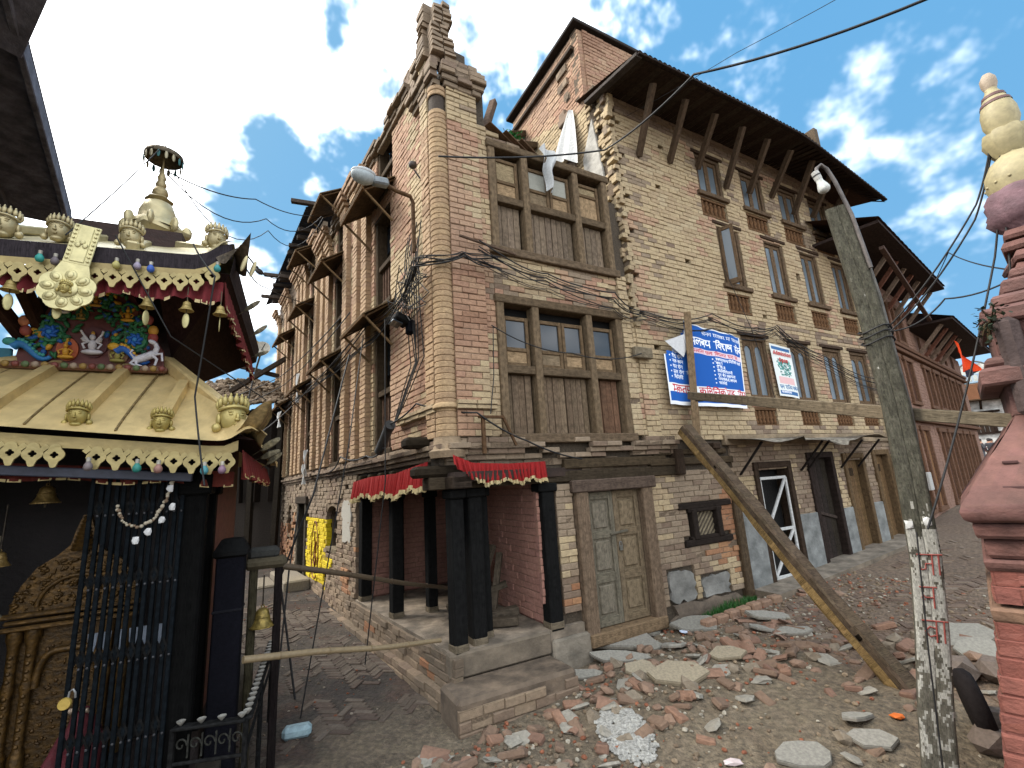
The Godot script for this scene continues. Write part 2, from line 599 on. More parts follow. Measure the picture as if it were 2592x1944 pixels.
func patch(x: float, y: float, k := 1.0) -> float:
	return stain(x, y, k) + rng.randf_range(-0.16, 0.16)
func make_sky() -> ImageTexture:
	var w := 2048
	var h := 1024
	var im := Image.create_empty(w, h, false, Image.FORMAT_RGBF)
	var f := FastNoiseLite.new()
	f.noise_type = FastNoiseLite.TYPE_SIMPLEX_SMOOTH
	f.frequency = 1.0
	f.fractal_octaves = 5
	f.fractal_gain = 0.58
	f.seed = 11
	# banks of cloud: azimuth, elevation, width, height (degrees), weight
	var banks := [[-58, 42, 20, 16, 1.1], [-47, 40, 9, 6, 0.5], [-42, 33, 8, 9, 1.0], [-27, 44, 6, 5, 0.95], [-19, 43, 4, 3.5, 0.5], [-13, 50, 5, 5, 0.75], [-31, 52, 12, 5, 0.7], [-2, 50, 7, 5, 0.55], [8, 51, 7, 4.5, 0.62],
		[-29, 36, 2.6, 3.6, -0.7], [-33, 31, 3.5, 3, -0.5], [-36, 44, 2.5, 3, -0.6], [-23, 47.5, 1.8, 3, -0.6], [-48, 36.8, 2.4, 2.0, -0.75], [-32, 26, 3, 1.6, 0.5], [-29, 21, 3.5, 3.2, 0.85], [-40, 22, 6, 4, 0.4],
		[22, 48, 5, 2.6, 0.16], [39.5, 33.4, 2.4, 1.6, 0.34], [42, 30.4, 2, 2.2, 0.42], [44, 35.6, 3, 2, 0.3], [45, 27.3, 3, 2, 0.4], [46.5, 24.8, 3, 1.4, 0.36], [49, 27, 3, 1.8, 0.28], [48, 21.5, 4, 1.6, 0.36], [36, 43, 6, 3, 0.2], [28, 38, 6, 4, -0.15], [52, 37, 6, 5, -0.1]]
	var sun := Vector3(sin(deg_to_rad(-84)) * cos(deg_to_rad(46)), sin(deg_to_rad(46)), -cos(deg_to_rad(-84)) * cos(deg_to_rad(46)))
	for y in h:
		var el := 90.0 - 180.0 * (y + 0.5) / h
		if el < -2.0:
			break
		var se := sin(deg_to_rad(el))
		var ce := cos(deg_to_rad(el))
		for x in w:
			var az := 360.0 * (x + 0.5) / w
			if az > 180.0:
				az -= 360.0
			var d := Vector3(sin(deg_to_rad(az)) * ce, se, -cos(deg_to_rad(az)) * ce)
			var bias := 0.0
			if absf(az) < 110.0:
				for b in banks:
					var dx: float = (az - b[0]) / b[2]
					if absf(dx) < 2.4:
						var dy: float = (el - b[1]) / b[3]
						if absf(dy) < 2.4:
							bias += b[4] * exp(-dx * dx - dy * dy)
			var p := d * 3.4 / (0.35 + 0.65 * maxf(d.y, 0.05))
			var n := f.get_noise_3dv(p * 1.35)
			if absf(az) < 62.0 and el < 62.0:
				n += 0.42 * f.get_noise_3dv(p * 4.6 + Vector3(7, 1, 3)) + 0.16 * f.get_noise_3dv(p * 17.0)
			var far := clampf(absf(az) / 60.0 - 1.0, 0.0, 1.0)
			var dens := smoothstep(0.28, 1.0, n * 0.62 + bias + 0.2 + 0.6 * far)
			var warm := maxf(0.0, d.dot(sun))
			var blue := Color(0.058, 0.172, 0.312).lerp(Color(0.1, 0.212, 0.328), pow(1.0 - clampf(d.y, 0.0, 1.0), 2.0))
			blue = blue.lerp(Color(0.16, 0.26, 0.335), 0.9 * pow(warm, 4.0))
			blue = blue.lerp(Color(0.2, 0.26, 0.31), smoothstep(0.2, 0.0, d.y) * 0.6)
			var white := 1.1 + 0.5 * clampf(n + 0.3, 0.0, 1.0) + 1.4 * pow(warm, 4.0)
			dens *= lerpf(1.0, 0.42, smoothstep(15.0, 32.0, az) * (1.0 - smoothstep(60.0, 85.0, az)))
			var cl := blue.lerp(Color(white * 0.97, white * 0.99, white * 1.01), dens)
			im.set_pixel(x, y, cl)
	return ImageTexture.create_from_image(im)

func _ready() -> void:
	rng.seed = 7
	big.frequency = 0.012
	big.fractal_octaves = 4
	big.seed = 5
	# camera
	var rl := -0.062004
	var pt := 0.210788
	var ey := Vector3(0, cos(pt), sin(pt))
	var cam := Camera3D.new()
	cam.name = "camera"
	cam.fov = 2.0 * rad_to_deg(atan(384.0 / 459.764))
	cam.near = 0.05
	cam.far = 400.0
	var right := Vector3(cos(rl), 0, 0) + ey * sin(rl)
	var upv := Vector3(-sin(rl), 0, 0) + ey * cos(rl)
	cam.transform = Transform3D(Basis(right, upv, right.cross(upv)), eye)
	add_child(cam)
	cam.current = true
	# sky, sun, exposure
	var env := Environment.new()
	var sky := Sky.new()
	var sm := PanoramaSkyMaterial.new()
	sm.panorama = make_sky()
	sm.energy_multiplier = 1.0
	sky.sky_material = sm
	env.background_mode = Environment.BG_SKY
	env.sky = sky
	env.tonemap_mode = Environment.TONE_MAPPER_LINEAR
	env.tonemap_exposure = 2.6
	env.sdfgi_enabled = true
	env.ssao_enabled = true
	env.ssil_enabled = true
	var we := WorldEnvironment.new()
	we.name = "world_environment"
	we.environment = env
	add_child(we)
	var sun := DirectionalLight3D.new()
	sun.name = "sun"
	sun.light_color = Color(1.0, 0.96, 0.9)
	sun.light_energy = 0.6
	sun.light_angular_distance = 24.0
	sun.shadow_enabled = true
	add_child(sun)
	sun.look_at_from_position(Vector3(-0.78, 0.8, -0.06) * 30.0, Vector3.ZERO)
	FR = Transform3D(Basis(dR, Vector3.UP, nR), C0)
	FL = Transform3D(Basis(dL, Vector3.UP, nL), C0)
	make_materials()
	palette("red", [c(156, 120, 96), c(164, 128, 104), c(172, 136, 110), c(180, 146, 118), c(176, 138, 114), c(184, 152, 124), c(180, 148, 122), c(168, 136, 112)])
	palette("buff", [c(172, 152, 120), c(180, 160, 127), c(186, 165, 131), c(191, 170, 135), c(183, 161, 128), c(192, 173, 140), c(182, 160, 130)])
	palette("lanepaver", [c(88, 76, 66), c(96, 84, 73), c(84, 70, 60), c(102, 90, 80)])
	palette("pier", [c(168, 136, 106), c(176, 146, 114), c(182, 152, 118), c(172, 142, 112), c(184, 156, 124)])
	palette("grime", [c(112, 98, 82), c(124, 108, 90), c(136, 118, 98), c(146, 126, 104), c(134, 114, 96), c(152, 134, 112)])
	palette("orange", [c(156, 110, 78), c(164, 120, 88), c(172, 128, 92), c(150, 106, 78)])
	palette("pink", [c(166, 120, 106), c(172, 126, 112), c(178, 132, 116), c(162, 116, 102)])
	palette("yellowpaint", [c(226, 198, 18), c(232, 206, 24), c(222, 194, 16), c(236, 210, 30)])
	palette("row", [c(134, 100, 84), c(142, 108, 90), c(148, 114, 96), c(138, 104, 88)])
	palette("redpaint", [c(126, 72, 62), c(132, 78, 66), c(138, 84, 72), c(122, 70, 62)])
	palette("paver", [c(112, 92, 76), c(122, 102, 86), c(130, 114, 98), c(106, 88, 74), c(100, 84, 72)])
	build_ground()
	build_corner_house()
	build_yellow_house()
	build_row()
	build_far()
	build_left()
	build_shrine()
	build_shrine_things()
	build_right_shrine()
	build_street_things()
	build_wires()
	build_rubble()

# ---------- ground ----------
func relief(x: float, z: float) -> float:
	var h := ground_h(x, z) + 0.022 * big.get_noise_2d(x * 60.0, z * 60.0) + 0.012 * big.get_noise_2d(x * 260.0, z * 260.0)
	var p := Vector3(x - CX, 0, z - CZ)
	var s := p.dot(dR)
	var o := p.dot(nR)
	var heap := exp(-pow((s - 2.4) / 1.8, 2.0) - pow((o - 0.9) / 0.7, 2.0)) * 0.1
	return h + heap * smoothstep(-0.4, 0.3, o)

func build_ground() -> void:
	var xs := PackedFloat64Array()
	var zs := PackedFloat64Array()
	var x := -60.0
	while x < 90.0:
		xs.append(x)
		x += 0.075 if x > -5.2 and x < 6.0 else (0.3 if x > -14.0 and x < 16.0 else 3.0)
	var z := -90.0
	while z < 40.0:
		zs.append(z)
		z += 0.075 if z > -9.0 and z < -2.6 else (0.3 if z > -18.0 and z < 2.0 else 3.0)
	var m := MB.new()
	var pts := []
	for j in zs.size():
		var row := PackedVector3Array()
		for i in xs.size():
			row.append(Vector3(xs[i], relief(xs[i], zs[j]), zs[j]))
		pts.append(row)
	var nx := xs.size()
	var cc := func(px: float, pz: float) -> Color:
		var p := Vector3(px - CX, 0, pz - CZ)
		var a := big.get_noise_2d(px * 30.0, pz * 30.0) * 0.5 + 0.5
		var b := big.get_noise_2d(px * 110.0 + 90.0, pz * 110.0) * 0.5 + 0.5
		var k := c(118, 103, 84).lerp(c(150, 136, 114), a)
		var lane := smoothstep(-0.5, 0.9, p.dot(dL) + (b - 0.5) * 1.2)
		if p.dot(nL) > -0.3:
			k = k.lerp(c(66, 58, 52).lerp(c(112, 101, 88), smoothstep(0.38, 0.72, a * 0.6 + b * 0.4)), lane)
			k = k.lerp(c(84, 58, 47), smoothstep(0.5, 0.75, b) * 0.6 * lane)
		elif p.dot(dR) > 3.2:
			k = c(126, 104, 86).lerp(c(148, 128, 108), a)
		return k.lerp(k * Color(0.75, 0.72, 0.7), smoothstep(0.55, 0.8, b) * 0.5)
	for j in zs.size() - 1:
		for i in nx - 1:
			var a: Vector3 = pts[j][i]
			var b: Vector3 = pts[j][i + 1]
			var d: Vector3 = pts[j + 1][i]
			var e: Vector3 = pts[j + 1][i + 1]
			var n := (e - a).cross(b - d).normalized()
			if n.y < 0.0:
				n = -n
			var k: Color = cc.call(a.x, a.z)
			m.t3(d, e, b, n, n, n, k)
			m.t3(d, b, a, n, n, n, k)
	var g := obj("ground", m, M.earth)
	g.set_meta("kind", "structure")
	# herringbone pavers that show through the dust
	var list := []
	var spots := [[FL, 0.3, 5.6, 0.15, 2.2], [FR, 3.4, 9.6, 0.75, 3.2]]
	var w := 0.2
	for sp in spots:
		var F: Transform3D = sp[0]
		var s: float = sp[1]
		while s < sp[2]:
			var o: float = sp[3]
			var r := 0
			while o < sp[4]:
				var q := big.get_noise_2d(s * 50.0 + 300.0, o * 90.0)
				if q + rng.randf_range(-0.12, 0.12) > (0.02 if F == FL else 0.1):
					var p := F * Vector3(s, 0, o)
					if p.z < -3.4:
						var ang := atan2(-F.basis.x.z, F.basis.x.x) + (PI / 4 if r % 2 == 0 else -PI / 4)
						var bs := Basis(Vector3.UP, ang) * Basis(Vector3(1, 0, 0), -PI / 2)
						bs = bs * Basis.from_scale(Vector3(w, 0.06, 0.05))
						list.append([Transform3D(bs, Vector3(p.x, relief(p.x, p.z) - 0.018 + rng.randf_range(-0.003, 0.005), p.z)), "lanepaver" if F == FL else "paver", rng.randi_range(0, 7)])
				o += 0.135
				r += 1
			s += 0.075
	lay_named(list, g, 160, "paver", "pavers")

func lay_named(list: Array, parent: Node3D, most: int, called: String, rest: String) -> void:
	list.sort_custom(func(a, b): return a[0].origin.distance_squared_to(eye) < b[0].origin.distance_squared_to(eye))
	var m := MB.new()
	var inv := up_to_root(parent).affine_inverse()
	for i in list.size():
		var va = variants[list[i][1]][list[i][2]]
		var t: Transform3D = list[i][0]
		if i < most:
			var o := MeshInstance3D.new()
			o.name = numbered(called, parent)
			o.mesh = va[0]
			o.material_override = M.brick
			o.transform = inv * t
			parent.add_child(o, true)
		else:
			var src: MB = va[1]
			m.v.append_array(t * src.v)
			m.n.append_array(Transform3D(t.basis.inverse().transposed(), Vector3.ZERO) * src.n)
			m.col.append_array(src.col)
			m.uv.append_array(src.uv)
	for i in m.n.size():
		m.n[i] = m.n[i].normalized()
	if m.v.size() > 0:
		obj(rest, m, M.brick, parent, "stuff")
	lay_bed(parent)
# ---------- corner house ----------
func build_corner_house() -> void:
	var H := thing("corner_brick_house", "tall damaged red brick house on the street corner with open porch and ruined parapet", "house", C0)
	var dark := c(70, 60, 50)
	var mor := c(96, 84, 70)
	# backing walls
	var m := MB.new()
	# R side
	var r_open := [[1.62, 2.86, 0.2, 2.05], [0.7, 2.68, 2.6, 4.3], [0.7, 2.7, 4.96, 6.48], [-0.3, 1.36, -0.2, 2.05], [3.56, 4.12, 1.2, 1.6]]
	for q in [[1.36, 1.62, 0, 2.12], [1.62, 2.86, -0.2, 0.3], [2.86, 4.66, 0, 2.55], [-0.05, 2.86, 2.12, 2.6], [-0.05, 0.7, 2.6, 7.3], [2.68, 2.92, 2.6, 6.2], [0.7, 2.68, 4.3, 4.96], [0.7, 1.4, 6.48, 6.66], [1.4, 2.7, 6.48, 6.52]]:
		rbox(m, FR, q[0], q[1], q[2], q[3], -0.34, -0.045, mor)
	obj("wall", m, M.mortar, H)
	m = MB.new()
	var cols := [2.0, 4.5, 6.95, 9.3, 11.2]
	# L side backing, pierced by recessed openings
	rbox(m, FL, 3.15, 12.3, -0.3, 2.6, -0.5, -0.3, mor)
	rbox(m, FL, 0.05, 12.3, 2.1, 2.6, -0.5, -0.045, mor)
	rbox(m, FL, 0.05, 6.0, 2.6, 7.9, -0.5, -0.3, mor)
	rbox(m, FL, 6.0, 12.3, 2.6, 8.5, -0.5, -0.3, mor)
	rbox(m, FL, 12.1, 12.3, -0.3, 8.5, -6.0, -0.04, mor)
	obj("wall", m, M.mortar, H)
	# inner darkness: rear walls and floors so that openings read as rooms
	m = MB.new()
	rbox(m, FR, 2.95, 3.1, -0.2, 6.0, -3.5, -0.36, mor)
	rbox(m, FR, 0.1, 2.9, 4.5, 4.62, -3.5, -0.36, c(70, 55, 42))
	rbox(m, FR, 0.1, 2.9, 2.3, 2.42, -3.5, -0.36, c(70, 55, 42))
	rbox(m, FR, 0.9, 2.9, 2.42, 6.6, -3.7, -3.5, mor)
	obj("inner_wall", m, M.mortar, H)

	# bricks
	var list := []
	var tone := func(x: float, y: float):
		var t := 0.55 + stain(x, y) * 0.8
		if y < 2.45:
			if y < 0.55 + 0.35 * stain(x * 2.0, 3.0): return ["grime", t]
			if patch(x + 40.0, y) > 0.24: return ["orange", t]
			return ["grime", t + 0.35] if patch(x, y + 30.0) > -0.05 else ["buff", t - 0.25]
		if y > 6.6: return ["grime", 0.9] if patch(x, y, 2.0) > 0.2 else ["buff", t]
		if patch(x * 1.6, y * 0.7 + 10.0) > 0.12: return ["buff", t]
		if y > 4.3 and y < 4.95 and x > 0.6: return ["grime", t + 0.35] if rng.randf() < 0.55 else ["red", t]
		return t
	# R: pilaster beside the corner column
	courses(list, FR, 0.13, 0.55, 2.62, 7.35, 0.06, [], "red", tone, 0.2, 0.073, 0.006, 0.12)
	courses(list, FR, 0.55, 0.70, 2.62, 6.75, 0.0, [], "red", tone, 0.15, 0.073)
	courses(list, FR, 0.7, 2.68, 4.3, 4.94, 0.0, [], "red", tone, 0.21, 0.072, 0.012)
	courses(list, FR, 2.68, 2.86, 2.62, 4.95, 0.03, [], "buff", tone, 0.18, 0.073, 0.01, 0.12)
	courses(list, FR, 2.68, 2.92, 4.95, 6.1, -0.1, [], "grime", null, 0.14, 0.07, 0.05, 0.2)
	var brk := func(x: float, y: float) -> bool:
		return y < 6.74 - (x - 0.7) * 0.26 + 0.05 * sin(x * 17.0)
	courses(list, FR, 0.7, 2.3, 6.5, 6.8, -0.02, [], "buff", tone, 0.2, 0.072, 0.015, 0.12, brk)
	# string courses
	for k in 4:
		var o: float = [0.03, 0.08, 0.12, 0.05][k]
		var gone := func(x: float, _y: float) -> bool: return x < 0.75 or x > 2.75 or rng.randf() > 0.28
		courses(list, FR, 0.0, 3.42, 2.36 + k * 0.062, 2.36 + (k + 1) * 0.062, o, [], "grime", func(_x, _y): return 0.85, 0.24, 0.062, 0.03 if k > 1 else 0.012, 0.16, gone)
		courses(list, FL, -0.05, 12.3, 2.38 + k * 0.055, 2.38 + (k + 1) * 0.055, o - 0.02, [], "grime", func(_x, _y): return 0.8, 0.24, 0.055, 0.008, 0.16)
	for k in 2:
		courses(list, FR, 0.12, 0.6, 2.92 + k * 0.05, 2.97 + k * 0.05, 0.1 + 0.02 * k, [], "buff", null, 0.22, 0.05, 0.005, 0.14)
		courses(list, FL, 0.1, 1.25, 2.9 + k * 0.05, 2.95 + k * 0.05, 0.07 + 0.02 * k, [], "buff", null, 0.22, 0.05, 0.005, 0.14)
	# R: ground floor
	courses(list, FR, 1.36, 1.6, 0.62, 2.05, 0.0, [], "buff", tone, 0.22, 0.075, 0.012)
	courses(list, FR, 2.88, 4.62, 0.42, 2.12, 0.0, [[3.5, 4.18, 1.14, 1.66], [3.35, 4.4, 1.58, 1.68], [3.38, 4.36, 1.1, 1.2], [2.98, 3.5, 0.42, 0.86], [3.6, 4.2, 0.42, 0.7]], "grime", tone, 0.2, 0.075, 0.012)
	courses(list, FR, 0.0, 3.4, 2.12, 2.36, -0.02, [], "grime", func(_x, _y): return 0.3, 0.2, 0.075, 0.03, 0.1, func(x, _y): return rng.randf() > 0.45)
	# L: ground floor wall
	var opens_g := [[4.35, 5.08, 1.12, 1.9], [6.85, 7.85, -0.2, 2.05], [8.75, 9.2, 1.15, 1.9], [11.0, 11.3, 1.1, 1.9]]
	var tone_l := func(x: float, y: float):
		if x > 5.12 and x < 6.78 and y < 1.64 and y > 0.42 - (6.0 - x) * 0.05: return ["yellowpaint", rng.randf()]
		if x > 4.6 and x < 5.12 and y < 0.98 and y > 0.72: return ["yellowpaint", rng.randf()] if x + y * 0.7 > 5.3 else ["grime", 0.6]
		var t := 0.6 + stain(x, y) * 0.8
		if y < 0.5: return ["grime", t]
		if (x > 8.2 and y < 1.75 + stain(x, 3.0)) or (x < 4.5 and y < 1.25 and stain(x * 2.0, y) > 0.15): return ["orange", t]
		return ["grime", t + 0.3]
	var worn := func(x: float, y: float) -> bool:
		if x > 8.2 and y < 1.7: return rng.randf() > 0.3
		return rng.randf() > 0.015
	courses(list, FL, 3.2, 12.3, 0.05, 2.38, 0.0, opens_g, "grime", tone_l, 0.21, 0.075, 0.014, 0.34, worn)
	# plinth under the porch, towards the lane, with a foot of bigger stretchers
	courses(list, FL, -0.1, 3.25, 0.0, 0.46, 0.03, [], "grime", func(x, y): return ["orange", 0.2] if patch(x * 2.0, y) > 0.15 else ["grime", 0.45 + stain(x, y)], 0.22, 0.077, 0.014, 0.2)
	courses(list, FL, -0.3, 7.0, -0.08, 0.16, 0.12, [], "grime", func(x, y): return 0.5 + stain(x, y), 0.24, 0.08, 0.012, 0.2)
	# L: upper walls, three storeys of openings between pilasters
	var top := func(x: float) -> float:
		return 8.5 if x > 6.0 else 7.95 + 0.16 * sin(x * 2.1) + 0.05 * sin(x * 9.0)
	var opens := []
	for s in cols:
		opens.append([s - 0.37, s + 0.37, 2.62, 4.55])
		opens.append([s - 0.4, s + 0.34, 4.82, 6.38])
		opens.append([s - 0.5, s + 0.22, 6.66, 7.75])
	var tone_u := func(x: float, y: float):
		var t := 0.5 + stain(x, y) * 0.7
		if y > 7.5: return ["grime", 0.7 + stain(x, y)]
		return ["buff", t - 0.1] if patch(x * 1.3 + 9.0, y * 0.8) > 0.1 else t
	courses(list, FL, 0.3, 12.3, 2.62, 8.5, 0.0, opens, "red", tone_u, 0.21, 0.074, 0.006, 0.3, func(x, y): return y < top.call(x) and (y < 6.5 or rng.randf() > 0.02))
	courses(list, FL, 0.12, 0.34, 2.62, 7.6, 0.06, [], "pier", tone, 0.2, 0.073, 0.005, 0.14)
	for i in cols.size():
		var s: float = cols[i]
		for q in [[-0.84, -0.56], [0.5, 0.78], [1.02, 1.26]]:
			if i == 0 and q[0] < 0: continue
			if s + q[1] > 12.25: continue
			var hi: float = 7.2 if s < 6.0 else 7.7
			if i == 0 and q[0] < 0.6: hi = 7.0
			courses(list, FL, s + q[0], s + q[1], 2.62, hi, 0.085, [], "pier", func(x, y): return 0.5 + stain(x, y) * 0.6, 0.28, 0.074, 0.004, 0.12)
			for k in 6:   # flaring capital
				var e: float = [0.02, 0.05, 0.05, 0.09, 0.14, 0.17][k]
				courses(list, FL, s + q[0] - e, s + q[1] + e, hi + k * 0.075, hi + (k + 1) * 0.075, 0.09 + e, [], "pier", func(_x, _y): return 0.3 if k < 4 else 0.05, 0.3, 0.075, 0.004, 0.2)
	# parapet capping on the ruined stretch
	for k in 3:
		courses(list, FL, 0.3, 6.0, 7.55 + k * 0.075, 7.625 + k * 0.075, 0.04 + k * 0.04, [], "grime", func(_x, _y): return 0.45, 0.22, 0.075, 0.02, 0.3, func(x, _y): return rng.randf() > 0.12)
	# corner top: flared cap and the stump of a broken pinnacle
	for k in 6:
		var e: float = [0.0, 0.035, 0.06, 0.045, 0.015, -0.03][k]
		courses(list, FR, 0.1 - e, 0.62 + e, 7.1 + k * 0.08, 7.18 + k * 0.08, 0.08 + e, [], "grime", func(_x, _y): return 0.5 + 0.05 * k, 0.2, 0.08, 0.02, 0.3)
		courses(list, FL, -0.05 - e, 0.6 + e, 7.1 + k * 0.08, 7.18 + k * 0.08, 0.06 + e, [], "grime", func(_x, _y): return 0.5 + 0.05 * k, 0.2, 0.08, 0.02, 0.3)
	for k in 11:
		var y := 7.58 + k * 0.078
		var w := 0.34 - 0.01 * k - (0.05 if k > 3 and k < 7 else 0.0)
		var sh := -0.02 if k < 6 else 0.02
		for q in 2:
			var a := -0.05 + q * w * 0.5 + sh
			if k > 8 and q == 0 and k % 2 == 0: continue
			put_brick(list, FR, Vector3(a + w * 0.3, y + 0.039, -0.06), Vector3(w * 0.5 - 0.008, 0.07, 0.3), "grime", 0.5, rng.randf_range(-0.04, 0.04))
		put_brick(list, FL, Vector3(0.17 - sh, y + 0.039, 0.0), Vector3(w * 0.8, 0.07, 0.24), "grime", 0.45, rng.randf_range(-0.03, 0.03))
	lay(list, H, 298)

	# rounded column on the very corner
	m = MB.new()
	var ax := R3(0.05, 0, -0.06) * Vector3(1, 0, 1)
	var y := 2.62
	var k := 0
	while y < 7.1:
		var r := 0.122 + rng.randf_range(-0.002, 0.003)
		var tn: Color = [c(176, 148, 114), c(182, 154, 118), c(170, 142, 110), c(178, 150, 116)][rng.randi() % 4]
		if not (y > 6.75 and y < 6.9):
			m.lathe([Vector2(r - 0.009, y), Vector2(r, y + 0.008), Vector2(r, y + 0.06), Vector2(r - 0.009, y + 0.07)], tn, ax, 18, Basis.IDENTITY, false)
		else:
			m.lathe([Vector2(0.1, y), Vector2(0.1, y + 0.07)], dark, ax, 18)
		y += 0.07
		k += 1
	obj("corner_column", m, M.brick, H)
	m = MB.new()
	m.lathe([Vector2(0.0, 2.4), Vector2(0.19, 2.4), Vector2(0.21, 2.47), Vector2(0.16, 2.5), Vector2(0.15, 2.62)], c(150, 130, 104), ax, 18)
	obj("column_base", m, M.brick, H)
	m = MB.new()
	m.lathe([Vector2(0.12, 2.92), Vector2(0.155, 2.94), Vector2(0.155, 2.97), Vector2(0.12, 3.0)], c(176, 150, 114), ax, 18)
	obj("column_ring", m, M.brick, H)

	# render coat, floor of the porch, steps
	m = MB.new()
	rbox(m, FR, -0.02, 1.6, 0.3, 0.5, -3.4, 0.02, c(150, 136, 118))
	m.at(FL)
	m.prism(PackedVector2Array([Vector2(0, 0), Vector2(3.2, 0), Vector2(3.2, 2.6), Vector2(0, 2.6)]), 0.3, 0.497, c(150, 136, 118), Basis(Vector3(1, 0, 0), Vector3(0, 0, -1), Vector3(0, 1, 0)))
	m.at(Transform3D.IDENTITY)
	obj("porch_floor", m, M.plaster, H)
	m = MB.new()
	rbox(m, FR, -0.14, 1.12, -0.1, 0.27, 0.02, 0.5, c(126, 110, 92), 0.03)
	rbox(m, FR, 1.14, 1.66, -0.1, 0.4, -0.1, 0.06, c(150, 140, 124), 0.02)
	rbox(m, FR, -0.03, 1.13, 0.27, 0.499, -0.1, 0.05, c(132, 118, 102), 0.02)
	obj("porch_step", m, M.plaster, H)
	list = []
	courses(list, FR, -0.14, 1.12, -0.06, 0.2, 0.52, [], "grime", func(_x, _y): return 0.7, 0.22, 0.08, 0.012, 0.1, func(_x, _y): return rng.randf() > 0.25)
	lay_named(list, H, 0, "brick", "step_brickwork")

	# porch inner walls: pink paint, darkened in colour for the dim porch
	m = MB.new()
	list = []
	rbox(m, FL, 3.1, 3.24, 0.5, 2.2, -2.2, -0.1, c(156, 106, 94))
	rbox(m, FL, 0.6, 3.2, 0.5, 2.2, -2.35, -2.2, c(156, 106, 94))
	rbox(m, FR, 1.2, 1.36, 0.5, 2.2, -2.4, -0.12, c(156, 106, 94))
	rbox(m, FL, -0.2, 3.3, 2.14, 2.24, -2.6, 0.0, c(60, 46, 36))
	obj("porch_wall", m, M.plaster, H)
	courses(list, Transform3D(Basis(nL, Vector3.UP, -dL), L3(3.1, 0, -2.2)), 0.1, 2.1, 0.52, 2.1, 0.02, [], "pink", null, 0.2, 0.08, 0.008)
	courses(list, Transform3D(Basis(dL, Vector3.UP, nL), L3(0, 0, -2.2)), 0.6, 3.1, 0.52, 2.1, 0.02, [], "pink", null, 0.2, 0.08, 0.008)
	courses(list, Transform3D(Basis(nR, Vector3.UP, -dR), R3(1.2, 0, -2.4)), 0.2, 2.4, 0.52, 2.1, 0.02, [], "pink", null, 0.2, 0.08, 0.008)
	courses(list, FR, 1.12, 1.36, 0.75, 2.05, -0.06, [], "pink", null, 0.24, 0.08, 0.008)
	lay_named(list, H, 0, "brick", "pink_brickwork")

	# porch posts
	var black := c(31, 30, 32)
	var i := 0
	for q in [[FL, 0.03, -0.1, 0.15], [FR, 0.34, -0.12, 0.16], [FL, 0.2, -0.5, 0.15], [FL, 0.75, -0.55, 0.14], [FL, 1.72, -0.1, 0.15], [FL, 1.62, -0.55, 0.13], [FL, 3.02, -0.1, 0.16], [FL, 2.72, -0.5, 0.16], [FR, 1.24, -0.06, 0.17]]:
		m = MB.new()
		var F: Transform3D = q[0]
		m.at(F)
		var w: float = q[3]
		m.cbox(Vector3(q[1], 1.22, q[2]), Vector3(w, 1.5, w), black, 0.012)
		m.cbox(Vector3(q[1], 2.02, q[2]), Vector3(w * 1.5, 0.1, w * 1.2), black, 0.015)
		m.cbox(Vector3(q[1], 0.53, q[2]), Vector3(w * 1.05, 0.08, w * 1.05), c(120, 108, 92), 0.01)
		obj("porch_post", m, M.paintwood, H)
	m = MB.new()
	rbox(m, FR, -0.2, 3.4, 2.07, 2.2, -0.2, 0.03, c(72, 62, 52), 0.01)
	obj("beam", m, M.wood, H)
	m = MB.new()
	rbox(m, FL, -0.2, 3.3, 2.07, 2.2, -0.2, 0.03, c(60, 52, 46), 0.01)
	obj("beam", m, M.wood, H)
	for q in [[0.08, 0.16], [0.42, 0.14]]:
		m = MB.new()
		rbox(m, FR, -0.34, 0.3, 2.2 + q[0] - 0.08, 2.2 + q[0] + 0.04, -q[0] - 0.12, -q[0] + 0.12, c(50, 44, 38), 0.03)
		obj("beam_end", m, M.wood, H)
	for kx in 6:
		m = MB.new()
		rbox(m, FL, 0.5 + kx * 0.45, 0.62 + kx * 0.45, 2.22, 2.34, -0.3, 0.07, c(66, 56, 46), 0.015)
		obj("joist_end", m, M.wood, H)

	big_window(H, 0.7, 2.68, 2.6, 4.28, 3.43, 0)
	big_window(H, 0.7, 2.7, 4.97, 6.47, 5.72, 1)
	house_door(H)
	lattice_window(H)
	# corner post and beam ends between the two houses
	m = MB.new()
	rbox(m, FR, 4.46, 4.62, 0.25, 2.05, -0.1, 0.05, c(92, 78, 62), 0.012)
	obj("corner_post", m, M.wood, H)
	for q in [[2.9, 4.6, 2.2, 2.3, 0.05], [3.0, 4.5, 2.34, 2.42, 0.02], [1.5, 3.2, 2.22, 2.34, 0.04]]:
		m = MB.new()
		rbox(m, FR, q[0], q[1], q[2], q[3], -0.2, q[4], c(84, 72, 58), 0.012)
		obj("beam", m, M.wood, H)
	for q in [[3.35, 3.5, 2.06, 2.42], [3.8, 3.94, 2.4, 2.5], [4.15, 4.3, 2.4, 2.5]]:
		m = MB.new()
		rbox(m, FR, q[0], q[1], q[2], q[3], -0.25, 0.1, c(70, 58, 48), 0.02)
		obj("beam_end", m, M.wood, H)
	# cement patches on the lower wall
	for q in [[3.0, 3.5, 0.42, 0.85], [3.6, 4.2, 0.42, 0.7], [2.88, 4.5, -0.1, 0.44]]:
		m = MB.new()
		blob_sheet(m, FR, q[0], q[1], q[2], q[3], 0.005, c(150, 148, 142) if q[3] > 0.5 else c(128, 114, 98))
		obj("cement_patch", m, M.plaster, H)

